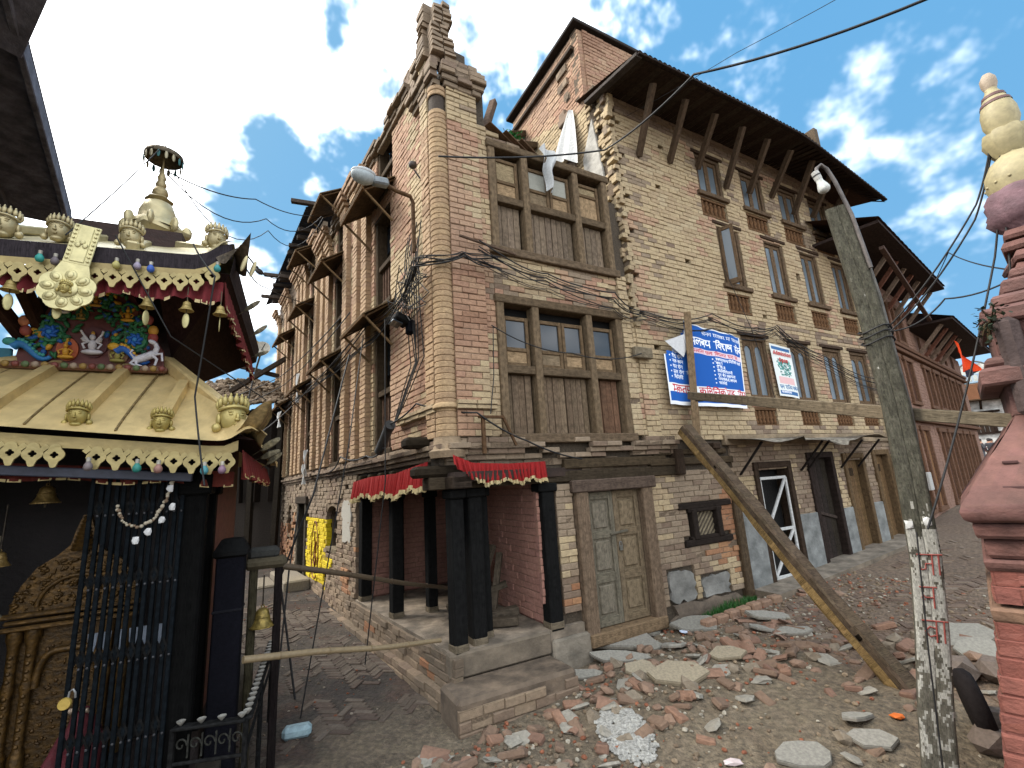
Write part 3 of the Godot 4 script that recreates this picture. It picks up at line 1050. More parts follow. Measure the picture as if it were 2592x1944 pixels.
	for si in cols.size():
		var s: float = cols[si]
		lane_window(H, s, 2.62, 4.55, 0)
		lane_window(H, s - 0.03, 4.82, 6.38, 1)
		if si < 4:
			lane_window(H, s - 0.14, 6.66, 7.75, 2)
		awning(H, s, 4.76, 4.44, 0.46, 1.15)
		if si < 4: awning(H, s - 0.05, 6.7, 6.34, 0.5, 1.15)
		if si > 0 and si < 3: awning(H, s - 0.1, 8.05, 7.7, 0.55, 1.1)
	lane_openings(H)
	# corrugated roof over the far part
	m = MB.new()
	m.at(FL)
	var f := func(u: float, v: float) -> Vector3:
		return Vector3(5.9 + u * 6.6, 8.62 + v * 1.5 + 0.025 * sin(u * 6.6 * TAU / 0.11), 0.42 - v * 2.4)
	m.sheet(360, 1, f, c(74, 72, 74))
	m.at(Transform3D.IDENTITY)
	obj("corrugated_roof", m, M.rust, H)
	for q in [6.6, 7.5, 8.4, 9.3, 10.2, 11.1]:
		for e in 2:
			m = MB.new()
			m.at(FL)
			m.bar(Vector3(q + e * 0.16, 8.5 - e * 0.1, -0.4), Vector3(q + e * 0.16, 8.42 - e * 0.13, 0.36 + 0.2 * fmod(q * 3.7 + e, 1.0)), 0.1, 0.09, c(66, 58, 52))
			m.at(Transform3D.IDENTITY)
			obj("rafter", m, M.wood, H)
	for q in [[5.9, 8.75, 0.72], [9.2, 8.3, 0.85], [10.6, 8.2, 0.75]]:
		m = MB.new()
		m.at(FL)
		m.bar(Vector3(q[0] - 0.2, q[1] - 0.05, -0.2), Vector3(q[0] + 0.1, q[1], q[2]), 0.11, 0.09, c(84, 74, 68))
		m.at(Transform3D.IDENTITY)
		obj("beam_end", m, M.wood, H)

func blob_sheet(m: MB, F: Transform3D, s0: float, s1: float, h0: float, h1: float, o: float, cl: Color) -> void:
	var pp := PackedVector2Array()
	var n := 22
	for i in n:
		var a := TAU * i / n
		var d := Vector2(cos(a), sin(a))
		d = d / maxf(absf(d.x), absf(d.y)) * rng.randf_range(0.72, 1.0)
		pp.append(Vector2((s0 + s1) * 0.5 + d.x * (s1 - s0) * 0.5, (h0 + h1) * 0.5 + d.y * (h1 - h0) * 0.5))
	m.at(F)
	m.prism(pp, o - 0.06, o, cl)
	m.at(Transform3D.IDENTITY)

# four-bay timber window: glazed and boarded shutters above, boards below
func big_window(H: Node3D, s0: float, s1: float, h0: float, h1: float, mid: float, kind: int) -> void:
	var wood := c(126, 108, 88)
	var dark := c(70, 60, 50)
	var m := MB.new()
	var ps := [s0 + 0.05, s0 + 0.55, s0 + 1.4, s1 - 0.06]
	for p in ps:
		rbox(m, FR, p - 0.05, p + 0.05, h0, h1, -0.12, 0.035, wood, 0.008)
	rbox(m, FR, s0 - 0.02, s1 + 0.03, h1 - 0.02, h1 + 0.09, -0.15, 0.05, wood * Color(0.8, 0.8, 0.8), 0.01)
	rbox(m, FR, s0 - 0.04, s1 + 0.05, h0 - 0.06, h0 + 0.05, -0.15, 0.055, wood * Color(0.85, 0.85, 0.85), 0.01)
	var w := obj("window", m, M.wood, H)
	var bays := [[ps[0] + 0.05, ps[1] - 0.05, 1], [ps[1] + 0.05, ps[2] - 0.05, 2], [ps[2] + 0.05, ps[3] - 0.05, 1]]
	m = MB.new()
	for b in bays:
		rbox(m, FR, b[0], b[1], mid - 0.05, mid + 0.05, -0.09, 0.02, wood * Color(0.75, 0.75, 0.75), 0.006)
	obj("rail", m, M.wood, w)
	m = MB.new()
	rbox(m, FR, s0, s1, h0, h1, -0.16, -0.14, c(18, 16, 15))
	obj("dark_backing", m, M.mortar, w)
	var bi := 0
	for b in bays:
		var leaves: int = b[2]
		for l in leaves:
			var a: float = lerpf(b[0], b[1], float(l) / leaves)
			var e: float = lerpf(b[0], b[1], float(l + 1) / leaves)
			var gap := 0.035 if (bi + l) % 2 == 0 else 0.01
			e -= gap
			# lower boards
			var n := 4 if leaves == 1 else 4
			for k in n:
				m = MB.new()
				var x0 := lerpf(a, e, float(k) / n)
				var x1 := lerpf(a, e, float(k + 1) / n) - 0.006
				var t := rng.randf_range(0.75, 1.15)
				var sh := c(130, 112, 94) if kind == 0 else c(136, 120, 104)
				if kind == 0 and bi == 2: sh = c(124, 96, 78)
				rbox(m, FR, x0, x1, h0 + 0.06, mid - 0.055, -0.1, -0.06 + rng.randf_range(-0.006, 0.006), sh * Color(t, t, t), 0.004)
				obj("plank", m, M.wood, w)
			# upper shutter: frame, pane, panel
			m = MB.new()
			var fr := wood * Color(0.9, 0.85, 0.8)
			var top := h1 - 0.06 - (0.05 if kind == 1 else 0.1)
			var cut := top - (0.4 if kind == 0 else 0.32)
			if kind == 1 and bi == 2: cut = top - 0.16
			for q in [[a, a + 0.045, mid + 0.05, top], [e - 0.045, e, mid + 0.05, top]]:
				rbox(m, FR, q[0], q[1], q[2], q[3], -0.075, -0.03, fr, 0.005)
			for q in [[a + 0.045, e - 0.045, top - 0.05, top], [a + 0.045, e - 0.045, cut - 0.05, cut], [a + 0.045, e - 0.045, mid + 0.055, mid + 0.1]]:
				rbox(m, FR, q[0], q[1], q[2], q[3], -0.073, -0.033, fr, 0.005)
			obj("shutter_frame", m, M.wood, w)
			m = MB.new()
			rbox(m, FR, a + 0.045, e - 0.045, mid + 0.1, cut - 0.05, -0.07, -0.05, c(176, 150, 118) if (bi + l) % 3 != 1 else c(146, 128, 106))
			obj("shutter_panel", m, M.wood, w)
			m = MB.new()
			rbox(m, FR, a + 0.045, e - 0.045, cut, top - 0.05, -0.06, -0.054, c(160, 160, 150))
			if kind == 0:
				obj("pane", m, M.glass, w)
			elif bi == 1:
				obj("papered_pane", m, M.paper, w)
			else:
				m = MB.new()
				rbox(m, FR, a + 0.045, e - 0.045, cut, top - 0.05, -0.06, -0.054, c(168, 150, 120))
				obj("boarded_pane", m, M.wood, w)
		bi += 1

func house_door(H: Node3D) -> void:
	var m := MB.new()
	var wd := c(128, 110, 92)
	for q in [[1.62, 1.8, 0.3, 2.0], [2.68, 2.86, 0.3, 2.0]]:
		rbox(m, FR, q[0], q[1], q[2], q[3], -0.14, 0.06, wd, 0.014)
	rbox(m, FR, 1.56, 2.92, 1.93, 2.08, -0.16, 0.08, c(100, 86, 76), 0.014)
	rbox(m, FR, 1.64, 2.84, 0.22, 0.36, -0.16, 0.09, c(138, 116, 92), 0.014)
	var fr := obj("door_frame", m, M.wood, H)
	for l in 2:
		m = MB.new()
		var a := 1.81 + l * 0.43
		var e := a + 0.425
		var kx := c(132, 124, 110) if l == 0 else c(138, 122, 100)
		rbox(m, FR, a, e, 0.37, 1.92, -0.1, -0.06, kx)
		var leaf := obj("door_leaf", m, M.wood, fr)
		m = MB.new()
		for q in [[a, a + 0.07, 0.37, 1.92], [e - 0.07, e, 0.37, 1.92]]:
			rbox(m, FR, q[0], q[1], q[2], q[3], -0.058, -0.035, kx * Color(0.9, 0.9, 0.9), 0.004)
		for hh in [[0.37, 0.47], [0.85, 0.96], [1.36, 1.45], [1.83, 1.92]]:
			rbox(m, FR, a + 0.07, e - 0.07, hh[0], hh[1], -0.056, -0.037, kx * Color(0.88, 0.88, 0.88), 0.004)
		obj("door_rail", m, M.wood, fr)
		for hh in [[0.5, 0.82], [0.99, 1.33], [1.48, 1.8]]:
			m = MB.new()
			rbox(m, FR, a + 0.1, e - 0.1, hh[0], hh[1], -0.07, -0.042, kx * Color(1.05, 1.05, 1.05), 0.012)
			obj("door_panel", m, M.wood, fr)
	m = MB.new()
	m.at(FR)
	m.bar(Vector3(2.14, 1.4, -0.02), Vector3(2.42, 1.42, -0.02), 0.03, 0.015, c(120, 112, 96), Vector3(0, 0, 1))
	m.cbox(Vector3(2.28, 1.22, -0.015), Vector3(0.05, 0.06, 0.025), c(130, 126, 116), 0.006)
	m.tube([Vector3(2.26, 1.25, -0.015), Vector3(2.265, 1.29, -0.015), Vector3(2.28, 1.3, -0.015), Vector3(2.295, 1.29, -0.015), Vector3(2.3, 1.25, -0.015)], 0.006, c(150, 150, 145))
	m.at(Transform3D.IDENTITY)
	obj("padlock", m, M.metal, fr)

func lattice_window(H: Node3D) -> void:
	var wd := c(52, 46, 42)
	var m := MB.new()
	for q in [[3.34, 4.42, 1.59, 1.67], [3.38, 4.36, 1.1, 1.18], [3.56, 3.66, 1.18, 1.59], [4.06, 4.16, 1.18, 1.59], [3.5, 4.2, 1.54, 1.6], [3.52, 4.2, 1.17, 1.22]]:
		rbox(m, FR, q[0], q[1], q[2], q[3], -0.12, 0.03 if q[1] - q[0] > 0.5 else 0.045, wd, 0.01)
	var w := obj("window", m, M.wood, H)
	m = MB.new()
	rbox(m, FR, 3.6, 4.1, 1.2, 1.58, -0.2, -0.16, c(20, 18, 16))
	obj("dark_backing", m, M.mortar, w)
	m = MB.new()
	m.at(FR)
	var hole := PackedVector2Array([Vector2(3.66, 1.2), Vector2(4.06, 1.2), Vector2(4.06, 1.57), Vector2(3.66, 1.57)])
	for i in 13:
		for d in [-1.0, 1.0]:
			var x := 3.3 + i * 0.08
			for cut in Geometry2D.intersect_polyline_with_polygon(PackedVector2Array([Vector2(x - 0.3, 1.385 - 0.3 * d), Vector2(x + 0.3, 1.385 + 0.3 * d)]), hole):
				m.bar(Vector3(cut[0].x, cut[0].y, -0.05 + d * 0.008), Vector3(cut[1].x, cut[1].y, -0.05 + d * 0.008), 0.024, 0.012, c(150, 138, 116), Vector3(0, 0, 1), 0.0)
	m.at(Transform3D.IDENTITY)
	obj("lattice", m, M.wood, w)

func lane_window(H: Node3D, s: float, h0: float, h1: float, row: int) -> void:
	var wd := c(88, 74, 60)
	var m := MB.new()
	for q in [[s - 0.37, s - 0.29, h0, h1], [s + 0.29, s + 0.37, h0, h1]]:
		rbox(m, FL, q[0], q[1], q[2], q[3], -0.2, -0.03, wd, 0.01)
	rbox(m, FL, s - 0.42, s + 0.42, h1 - 0.01, h1 + 0.09, -0.22, -0.01, wd, 0.01)
	rbox(m, FL, s - 0.4, s + 0.4, h0 - 0.03, h0 + 0.05, -0.22, 0.02, wd, 0.01)
	var mid := lerpf(h0, h1, 0.44)
	rbox(m, FL, s - 0.29, s + 0.29, mid, mid + 0.09, -0.18, -0.05, wd, 0.01)
	var w := obj("window", m, M.wood, H)
	m = MB.new()
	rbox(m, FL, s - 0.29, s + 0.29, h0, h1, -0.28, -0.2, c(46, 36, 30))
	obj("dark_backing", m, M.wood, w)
	for k in 5:
		m = MB.new()
		var x := s - 0.23 + k * 0.115
		rbox(m, FL, x - 0.018, x + 0.018, h0 + 0.05, mid, -0.14, -0.1, c(116, 92, 78), 0.004)
		obj("baluster", m, M.wood, w)
	# half-open shutter leaf inside the upper light
	m = MB.new()
	rbox(m, FL, s - 0.28, s - 0.01, mid + 0.1, h1 - 0.03, -0.17, -0.14, c(84, 60, 46) if row < 2 else c(150, 132, 100), 0.006)
	obj("shutter", m, M.wood, w)
	m = MB.new()
	rbox(m, FL, s + 0.05, s + 0.25, mid + 0.35, h1 - 0.1, -0.19, -0.182, c(60, 70, 80))
	obj("pane", m, M.glass, w)

func awning(H: Node3D, s: float, h1: float, h0: float, out: float, w: float) -> void:
	var m := MB.new()
	m.at(FL)
	var a := Vector3(s - w * 0.5, h1, -0.02)
	var b := Vector3(s + w * 0.5, h1, -0.02)
	var d := Vector3(s + w * 0.5, h0, out)
	var e := Vector3(s - w * 0.5, h0, out)
	var t := Vector3(0, 0.02, 0.0)
	m.quad(a + t, e + t, d + t, b + t, c(150, 136, 112))
	m.quad(a, b, d, e, c(112, 94, 74))
	m.quad(e, d, d + t, e + t, c(140, 120, 92))
	m.quad(a, e, e + t, a + t, c(140, 120, 92))
	m.quad(d, b, b + t, d + t, c(140, 120, 92))
	m.at(Transform3D.IDENTITY)
	var o := obj("awning", m, M.rust, H)
	for x in [s - w * 0.44, s + w * 0.44]:
		m = MB.new()
		m.at(FL)
		m.bar(Vector3(x, h0 + 0.0, out - 0.06), Vector3(x, h0 - 0.36, 0.02), 0.035, 0.03, c(140, 116, 88))
		m.bar(Vector3(x, h1 - 0.03, 0.0), Vector3(x, h0 - 0.015, out - 0.03), 0.035, 0.025, c(120, 98, 76))
		m.at(Transform3D.IDENTITY)
		obj("bracket", m, M.wood, o)
	m = MB.new()
	m.at(FL)
	m.bar(Vector3(s - w * 0.5, h0 - 0.012, out - 0.02), Vector3(s + w * 0.5, h0 - 0.012, out - 0.02), 0.03, 0.04, c(120, 92, 66))
	m.at(Transform3D.IDENTITY)
	obj("edge_batten", m, M.wood, o)

func lane_openings(H: Node3D) -> void:
	# ground floor openings along the lane
	for q in [[4.35, 5.08, 1.12, 1.9], [8.75, 9.2, 1.15, 1.9], [11.0, 11.3, 1.1, 1.9]]:
		var m := MB.new()
		var w: float = q[1] - q[0]
		var s: float = q[0] + w * 0.5
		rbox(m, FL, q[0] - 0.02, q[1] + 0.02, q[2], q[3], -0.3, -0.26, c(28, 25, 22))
		var win := obj("window", m, M.mortar, H)
		m = MB.new()
		m.at(FL)
		var pp := PackedVector2Array([Vector2(q[0] - 0.03, q[3] + 0.04), Vector2(q[0] - 0.03, q[3] - 0.14)])
		for i in 9:
			var a := PI - PI * i / 8.0
			pp.append(Vector2(s + cos(a) * w * 0.48, q[3] - 0.14 + sin(a) * 0.12))
		pp.append(Vector2(q[1] + 0.03, q[3] - 0.14))
		pp.append(Vector2(q[1] + 0.03, q[3] + 0.04))
		m.prism(pp, -0.25, -0.01, c(134, 116, 94))
		m.at(Transform3D.IDENTITY)
		obj("arch", m, M.brick, win)
		m = MB.new()
		rbox(m, FL, q[0], q[0] + 0.07, q[2], q[3] - 0.1, -0.22, -0.1, c(104, 92, 78), 0.008)
		rbox(m, FL, q[1] - 0.07, q[1], q[2], q[3] - 0.1, -0.22, -0.1, c(104, 92, 78), 0.008)
		rbox(m, FL, q[0], q[1], q[2] + 0.26, q[2] + 0.33, -0.2, -0.12, c(104, 92, 78), 0.008)
		rbox(m, FL, q[0] - 0.02, q[1] + 0.02, q[2] - 0.06, q[2] + 0.02, -0.25, 0.01, c(134, 122, 104), 0.008)
		obj("frame", m, M.wood, win)
	var m := MB.new()
	rbox(m, FL, 6.85, 7.0, 0.2, 2.0, -0.25, 0.03, c(84, 78, 70), 0.012)
	rbox(m, FL, 7.7, 7.85, 0.2, 2.0, -0.25, 0.03, c(84, 78, 70), 0.012)
	rbox(m, FL, 6.75, 7.95, 1.92, 2.08, -0.25, 0.06, c(78, 70, 62), 0.012)
	var fr := obj("door_frame", m, M.wood, H)
	m = MB.new()
	rbox(m, FL, 7.0, 7.7, 0.2, 1.95, -0.28, -0.2, c(44, 40, 36))
	obj("door_leaf", m, M.wood, fr)
	m = MB.new()
	rbox(m, FL, 6.3, 8.2, 0.02, 0.42, 0.0, 0.5, c(146, 138, 124), 0.03)
	rbox(m, FL, 7.0, 8.3, -0.02, 0.3, 0.5, 0.9, c(140, 132, 118), 0.03)
	obj("doorstep", m, M.stone, H)
	# seated outline painted in red on the yellow patch
	m = MB.new()
	m.at(FL)
	var ctr := Vector2(5.95, 1.02)
	var oval := []
	for i in 25:
		var a := TAU * i / 24.0
		oval.append(Vector3(ctr.x + cos(a) * 0.3, ctr.y + sin(a) * 0.5 - 0.05 * cos(a * 2.0), 0.012))
	m.tube(oval, 0.012, c(120, 40, 20), 4)
	for l in [[[0.0, 0.34], [0.02, 0.2], [-0.03, 0.1], [0.06, -0.02], [0.0, -0.14], [-0.1, -0.2], [0.03, -0.3]], [[-0.14, 0.16], [-0.05, 0.0], [-0.14, -0.16], [0.05, -0.4]], [[-0.08, 0.34], [0.08, 0.34]], [[-0.16, -0.48], [-0.1, -0.54], [0.1, -0.54], [0.16, -0.46]], [[0.02, -0.1], [0.12, -0.2], [0.02, -0.28]]]:
		var p := []
		for q in l: p.append(Vector3(ctr.x + q[0], ctr.y + q[1], 0.012))
		m.tube(p, 0.013, c(126, 48, 20), 4)
	m.at(Transform3D.IDENTITY)
	obj("painted_outline", m, M.paint, H)
	m = MB.new()
	blob_sheet(m, FL, 3.42, 4.0, 1.25, 2.0, 0.014, c(176, 172, 162))
	obj("torn_paper", m, M.paper, H)
# ---------- buff brick house ----------
func build_yellow_house() -> void:
	var H := thing("buff_brick_house", "long buff brick house with four rows of windows under a deep dark eave", "house", R3(2.9, 0, 0))
	var mor := c(112, 96, 76)
	var low := [5.7, 7.0, 8.15, 9.15]
	var mids := [5.5, 6.85, 8.03, 9.18]
	var tops := [5.25, 6.5, 7.7, 8.8]
	var doors := [[5.2, 5.98, 0.35, 2.08], [6.68, 7.3, 0.45, 2.2], [7.82, 8.36, 0.5, 2.16], [8.9, 9.36, 0.6, 2.2]]
	var m := MB.new()
	rbox(m, FR, 2.92, 9.75, 2.05, 8.6, -0.4, -0.26, mor)
	rbox(m, FR, 4.62, 9.75, -0.3, 2.1, -0.4, -0.26, mor)
	rbox(m, FR, 2.92, 3.2, 6.0, 10.06, -2.9, -0.52, mor)     # gable side
	rbox(m, FR, 2.92, 3.2, 6.0, 8.3, -0.52, -0.26, mor)
	rbox(m, FR, 2.9, 9.75, 8.6, 10.06, -0.7, -0.52, mor)     # attic front
	rbox(m, FR, 9.6, 9.75, 0.0, 10.0, -4.0, -0.05, mor)
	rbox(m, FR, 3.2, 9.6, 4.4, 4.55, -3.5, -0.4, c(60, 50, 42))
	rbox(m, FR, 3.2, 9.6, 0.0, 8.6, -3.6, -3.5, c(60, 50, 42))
	obj("wall", m, M.mortar, H)
	var list := []
	var opens := []
	for s in low: opens.append([s - 0.34, s + 0.34, 3.2, 4.32])
	for s in low: opens.append([s - 0.3, s + 0.3, 2.74, 3.08])
	for s in mids: opens.append([s - 0.31, s + 0.31, 5.22, 6.38])
	for s in mids: opens.append([s - 0.31, s + 0.31, 4.72, 5.1])
	for s in tops: opens.append([s - 0.34, s + 0.34, 6.95, 7.75])
	for s in tops: opens.append([s - 0.34, s + 0.34, 6.5, 6.86])
	for d in doors: opens.append(d)
	for q in [[3.8, 6.7], [4.25, 5.42], [3.3, 3.9], [4.6, 4.45], [6.1, 4.7], [7.45, 5.7], [4.0, 7.5]]:
		opens.append([q[0], q[0] + 0.12, q[1], q[1] + 0.09])
	var tone := func(x: float, y: float):
		var t := 0.55 + stain(x + 70.0, y) * 0.8
		if y < 2.5: return ["grime", 0.75 + stain(x, y) * 0.6] if patch(x * 1.5, y) > -0.12 else ["buff", t - 0.25]
		if y > 7.9: return ["grime", 0.7]
		for wx in low:
			if absf(x - wx) < 0.42 and ((y < 2.74 and y > 2.5) or (y > 4.3 and y < 4.62) or (y > 6.4 and y < 6.6)) and rng.randf() < 0.5: return ["grime", 0.8]
		if patch(x + 20.0, y + 8.0, 1.4) > 0.3: return ["red", 0.7]
		if patch(x + 3.0, y * 0.6 + 28.0, 0.8) > 0.26: return ["grime", 0.95]
		return t
	var ragged := func(x: float, y: float) -> bool:
		if y > 4.4 and x < 3.0 + 0.12 * sin(y * 9.0) + 0.08 * sin(y * 23.0): return false
		return y < 8.5
	courses(list, FR, 2.88, 9.75, 2.55, 8.5, 0.0, opens, "buff", tone, 0.2, 0.074, 0.006, 0.26, ragged)
	courses(list, FR, 2.94, 3.2, 2.6, 4.4, 0.02, [], "buff", tone, 0.18, 0.074, 0.008, 0.1)
	courses(list, FR, 4.62, 9.75, 0.2, 2.5, -0.01, opens, "buff", tone, 0.2, 0.075, 0.008, 0.25)
	courses(list, FR, 3.0, 4.4, 8.5, 10.0, -0.45, [], "red", func(x, y): return 0.3 + stain(x, y), 0.2, 0.074, 0.006, 0.1)
	# gable side wall, with the torn tooth line where the neighbour's wall used to meet it
	var FG := Transform3D(Basis(nR, Vector3.UP, -dR), R3(2.9, 0, -2.9))
	var gt := func(x: float, y: float):
		return ["buff", 0.35 + stain(x, y) * 0.8] if y < 8.9 - (x - 1.0) * 0.4 else ["red", 0.6 + stain(x, y)]
	courses(list, FG, 0.0, 2.42, 6.0, 10.0, 0.0, [], "red", gt, 0.2, 0.074, 0.006, 0.1)
	courses(list, FG, 2.42, 2.95, 4.2, 8.4, -0.03, [], "buff", func(x, y): return 0.3 + stain(x, y), 0.14, 0.074, 0.05, 0.16, func(x, y): return rng.randf() > 0.12)
	courses(list, FG, 1.75, 2.05, 6.6, 9.6, 0.05, [], "grime", func(_x, _y): return 0.75, 0.3, 0.15, 0.05, 0.14, func(_x, _y): return rng.randf() > 0.35)
	lay(list, H, 299)

	# grey rendered wainscot between the shop doors
	for q in [[4.62, 5.16, 1.45], [6.02, 6.64, 1.3], [7.33, 7.78, 1.3], [8.38, 8.86, 1.32], [9.4, 9.75, 1.36]]:
		m = MB.new()
		rbox(m, FR, q[0], q[1], 0.0, q[2], -0.1, 0.018, c(150, 152, 150), 0.008)
		obj("render_panel", m, M.plaster, H)
	# openings
	var i := 0
	for s in low:
		casement(H, s, 3.2, 4.32, 0.34, false, true)
		carved_panel(H, s, 2.74, 3.08, 0.3)
	for s in mids:
		casement(H, s, 5.22, 6.38, 0.31, s < 6.0, false)
		carved_panel(H, s, 4.72, 5.1, 0.31)
	for s in tops:
		casement(H, s, 6.95, 7.75, 0.34, false, false)
		carved_panel(H, s, 6.5, 6.86, 0.34)
	shop_door(H, doors[0], 0)
	shop_door(H, doors[1], 1)
	shop_door(H, doors[2], 2)
	shop_door(H, doors[3], 2)
	# plastered band under the first floor
	m = MB.new()
	rbox(m, FR, 4.5, 9.75, 2.46, 2.62, -0.05, 0.03, c(160, 140, 112), 0.01)
	obj("string_course", m, M.plaster, H)
	# pavement ledge
	m = MB.new()
	m.at(FR)
	for q in [[4.62, 5.6, 0.38, 0.42], [5.6, 9.7, 0.42, 0.68]]:
		var z1 := 0.42
		m.quad(Vector3(q[0], q[2], z1), Vector3(q[1], q[3], z1), Vector3(q[1], q[3], -0.1), Vector3(q[0], q[2], -0.1), c(150, 138, 122))
		m.quad(Vector3(q[0], -0.2, z1 + 0.02), Vector3(q[1], -0.1, z1 + 0.02), Vector3(q[1], q[3], z1), Vector3(q[0], q[2], z1), c(136, 122, 104))
	m.quad(Vector3(4.62, -0.2, -0.1), Vector3(4.62, -0.2, 0.44), Vector3(4.62, 0.38, 0.42), Vector3(4.62, 0.38, -0.1), c(136, 122, 104))
	m.at(Transform3D.IDENTITY)
	obj("pavement_ledge", m, M.plaster, H)
	# eave: boarded underside, tiles above, struts
	m = MB.new()
	m.at(FR)
	for k in 56:
		var x := 2.86 + k * 0.125
		var sag := 0.06 * sin((x - 2.9) / 6.8 * PI) - 0.19 * maxf(0.0, x - 7.0)
		m.quad(Vector3(x, 8.25, -0.3), Vector3(x + 0.12, 8.25, -0.3), Vector3(x + 0.12, 8.03 + sag, 0.84), Vector3(x, 8.03 + sag, 0.84), c(62, 52, 46) if k % 3 else c(72, 62, 54))
	m.at(Transform3D.IDENTITY)
	var ev := obj("eave_boards", m, M.wood, H)
	m = MB.new()
	m.at(FR)
	var ef := func(u: float, v: float) -> Vector3:
		var x := 2.8 + u * 7.0
		var sag := 0.06 * sin((x - 2.9) / 6.8 * PI) - 0.19 * maxf(0.0, x - 7.0)
		return Vector3(x, 8.1 + sag + 0.03 * absf(sin(u * 70.0 * PI)) + v * 0.42, 0.88 - v * 1.5)
	m.sheet(280, 2, ef, c(88, 70, 60))
	m.at(Transform3D.IDENTITY)
	obj("eave_tiles", m, M.stone, H)
	m = MB.new()
	m.at(FR)
	for k in 14:
		var a: Vector3 = ef.call(k / 14.0, 0.0)
		var b: Vector3 = ef.call((k + 1) / 14.0, 0.0)
		m.bar(Vector3(a.x, a.y - 0.04, 0.86), Vector3(b.x, b.y - 0.04, 0.86), 0.08, 0.04, c(60, 52, 48))
	m.bar(Vector3(2.83, 8.27, -0.35), Vector3(2.83, 8.05, 0.86), 0.12, 0.06, c(90, 84, 80))
	m.at(Transform3D.IDENTITY)
	obj("fascia", m, M.wood, H)
	for k in 9:
		m = MB.new()
		m.at(FR)
		var x := 3.5 + k * 0.72
		m.bar(Vector3(x, 7.2 + 0.1 * (k % 3), 0.0), Vector3(x - 0.16, 8.0, 0.62), 0.1, 0.08, c(98, 82, 68), Vector3(1, 0, 0))
		m.at(Transform3D.IDENTITY)
		obj("strut", m, M.wood, H)
	# thin roof edge on the gable and attic
	m = MB.new()
	rbox(m, FR, 2.78, 9.75, 10.06, 10.13, -3.0, -0.4, c(66, 60, 58), 0.01)
	obj("roof", m, M.stone, H)
	m = MB.new()
	rbox(m, FR, 2.82, 2.9, 9.66, 9.74, -2.95, -0.6, c(84, 72, 62), 0.01)
	obj("gable_timber", m, M.wood, H)
	for q in [[-2.5, 9.3, 0.5], [-2.1, 8.7, 0.7]]:
		m = MB.new()
		m.at(FR)
		m.bar(Vector3(2.95, q[1] + 0.1, q[0]), Vector3(2.9 - q[2], q[1] - 0.35, q[0] + 0.3), 0.14, 0.12, c(86, 72, 58))
		m.at(Transform3D.IDENTITY)
		obj("beam_end", m, M.wood, H)
	# broken party wall below the gable
	list = []
	courses(list, Transform3D(Basis(nR, Vector3.UP, -dR), R3(2.72, 0, -1.6)), 0.0, 1.55, 5.6, 6.9, 0.0, [], "grime", func(_x, _y): return 0.8, 0.2, 0.075, 0.03, 0.2, func(x, y): return y < 6.2 + 0.5 * sin(x * 2.2) + 0.1 * sin(x * 13.0))
	lay_named(list, H, 0, "brick", "broken_brickwork")
	# lime-washed patch above the ruin
	m = MB.new()
	m.at(FR)
	m.prism(PackedVector2Array([Vector2(-0.34, 7.98), Vector2(-0.66, 7.4), Vector2(-0.62, 6.9), Vector2(-0.2, 6.75), Vector2(-0.26, 7.3)]), 0.0, 0.04, c(198, 194, 184), Basis(Vector3(0, 0, 1), Vector3.UP, Vector3(-1, 0, 0)), Vector3(2.92, 0, 0))
	m.at(Transform3D.IDENTITY)
	obj("whitewashed_patch", m, M.plaster, H)
	# tin canopy over the shops
	m = MB.new()
	m.at(FR)
	var cf := func(u: float, v: float) -> Vector3:
		var x := 4.55 + u * 4.0
		var warp := 0.05 * sin(u * 13.0) + (0.07 if u > 0.3 and u < 0.62 else 0.0) * v
		return Vector3(x, 2.56 - v * (0.06 + warp), v * (0.5 + 0.03 * sin(u * 31.0)))
	m.sheet(90, 3, cf, c(150, 142, 130), func(u, v): return c(176, 168, 154) if fmod(u * 4.3, 1.0) > 0.55 else c(128, 118, 106))
	m.at(Transform3D.IDENTITY)
	var cano := obj("tin_canopy", m, M.rust, H)
	for x in [4.75, 6.35, 6.55, 7.6, 8.2]:
		m = MB.new()
		m.at(FR)
		m.bar(Vector3(x, 2.0, 0.01), Vector3(x + 0.02, 2.47, 0.44), 0.035, 0.03, c(58, 52, 48))
		m.at(Transform3D.IDENTITY)
		obj("bracket", m, M.iron, cano)
	# drainpipe at the far corner
	m = MB.new()
	m.at(FR)
	m.tube([Vector3(9.6, 7.9, 0.2), Vector3(9.62, 7.6, 0.1), Vector3(9.62, 0.9, 0.09)], 0.055, c(66, 64, 64), 8)
	for y in [1.4, 2.6, 3.9, 5.2, 6.5]:
		m.tube([Vector3(9.62, y, 0.09), Vector3(9.62, y + 0.07, 0.09)], 0.066, c(90, 88, 86), 8)
	m.at(Transform3D.IDENTITY)
	obj("drainpipe", m, M.metal, H)
	m = MB.new()
	rbox(m, FR, 9.5, 9.78, 0.3, 2.2, -0.1, 0.25, c(150, 130, 102), 0.03)
	obj("buttress", m, M.plaster, H)

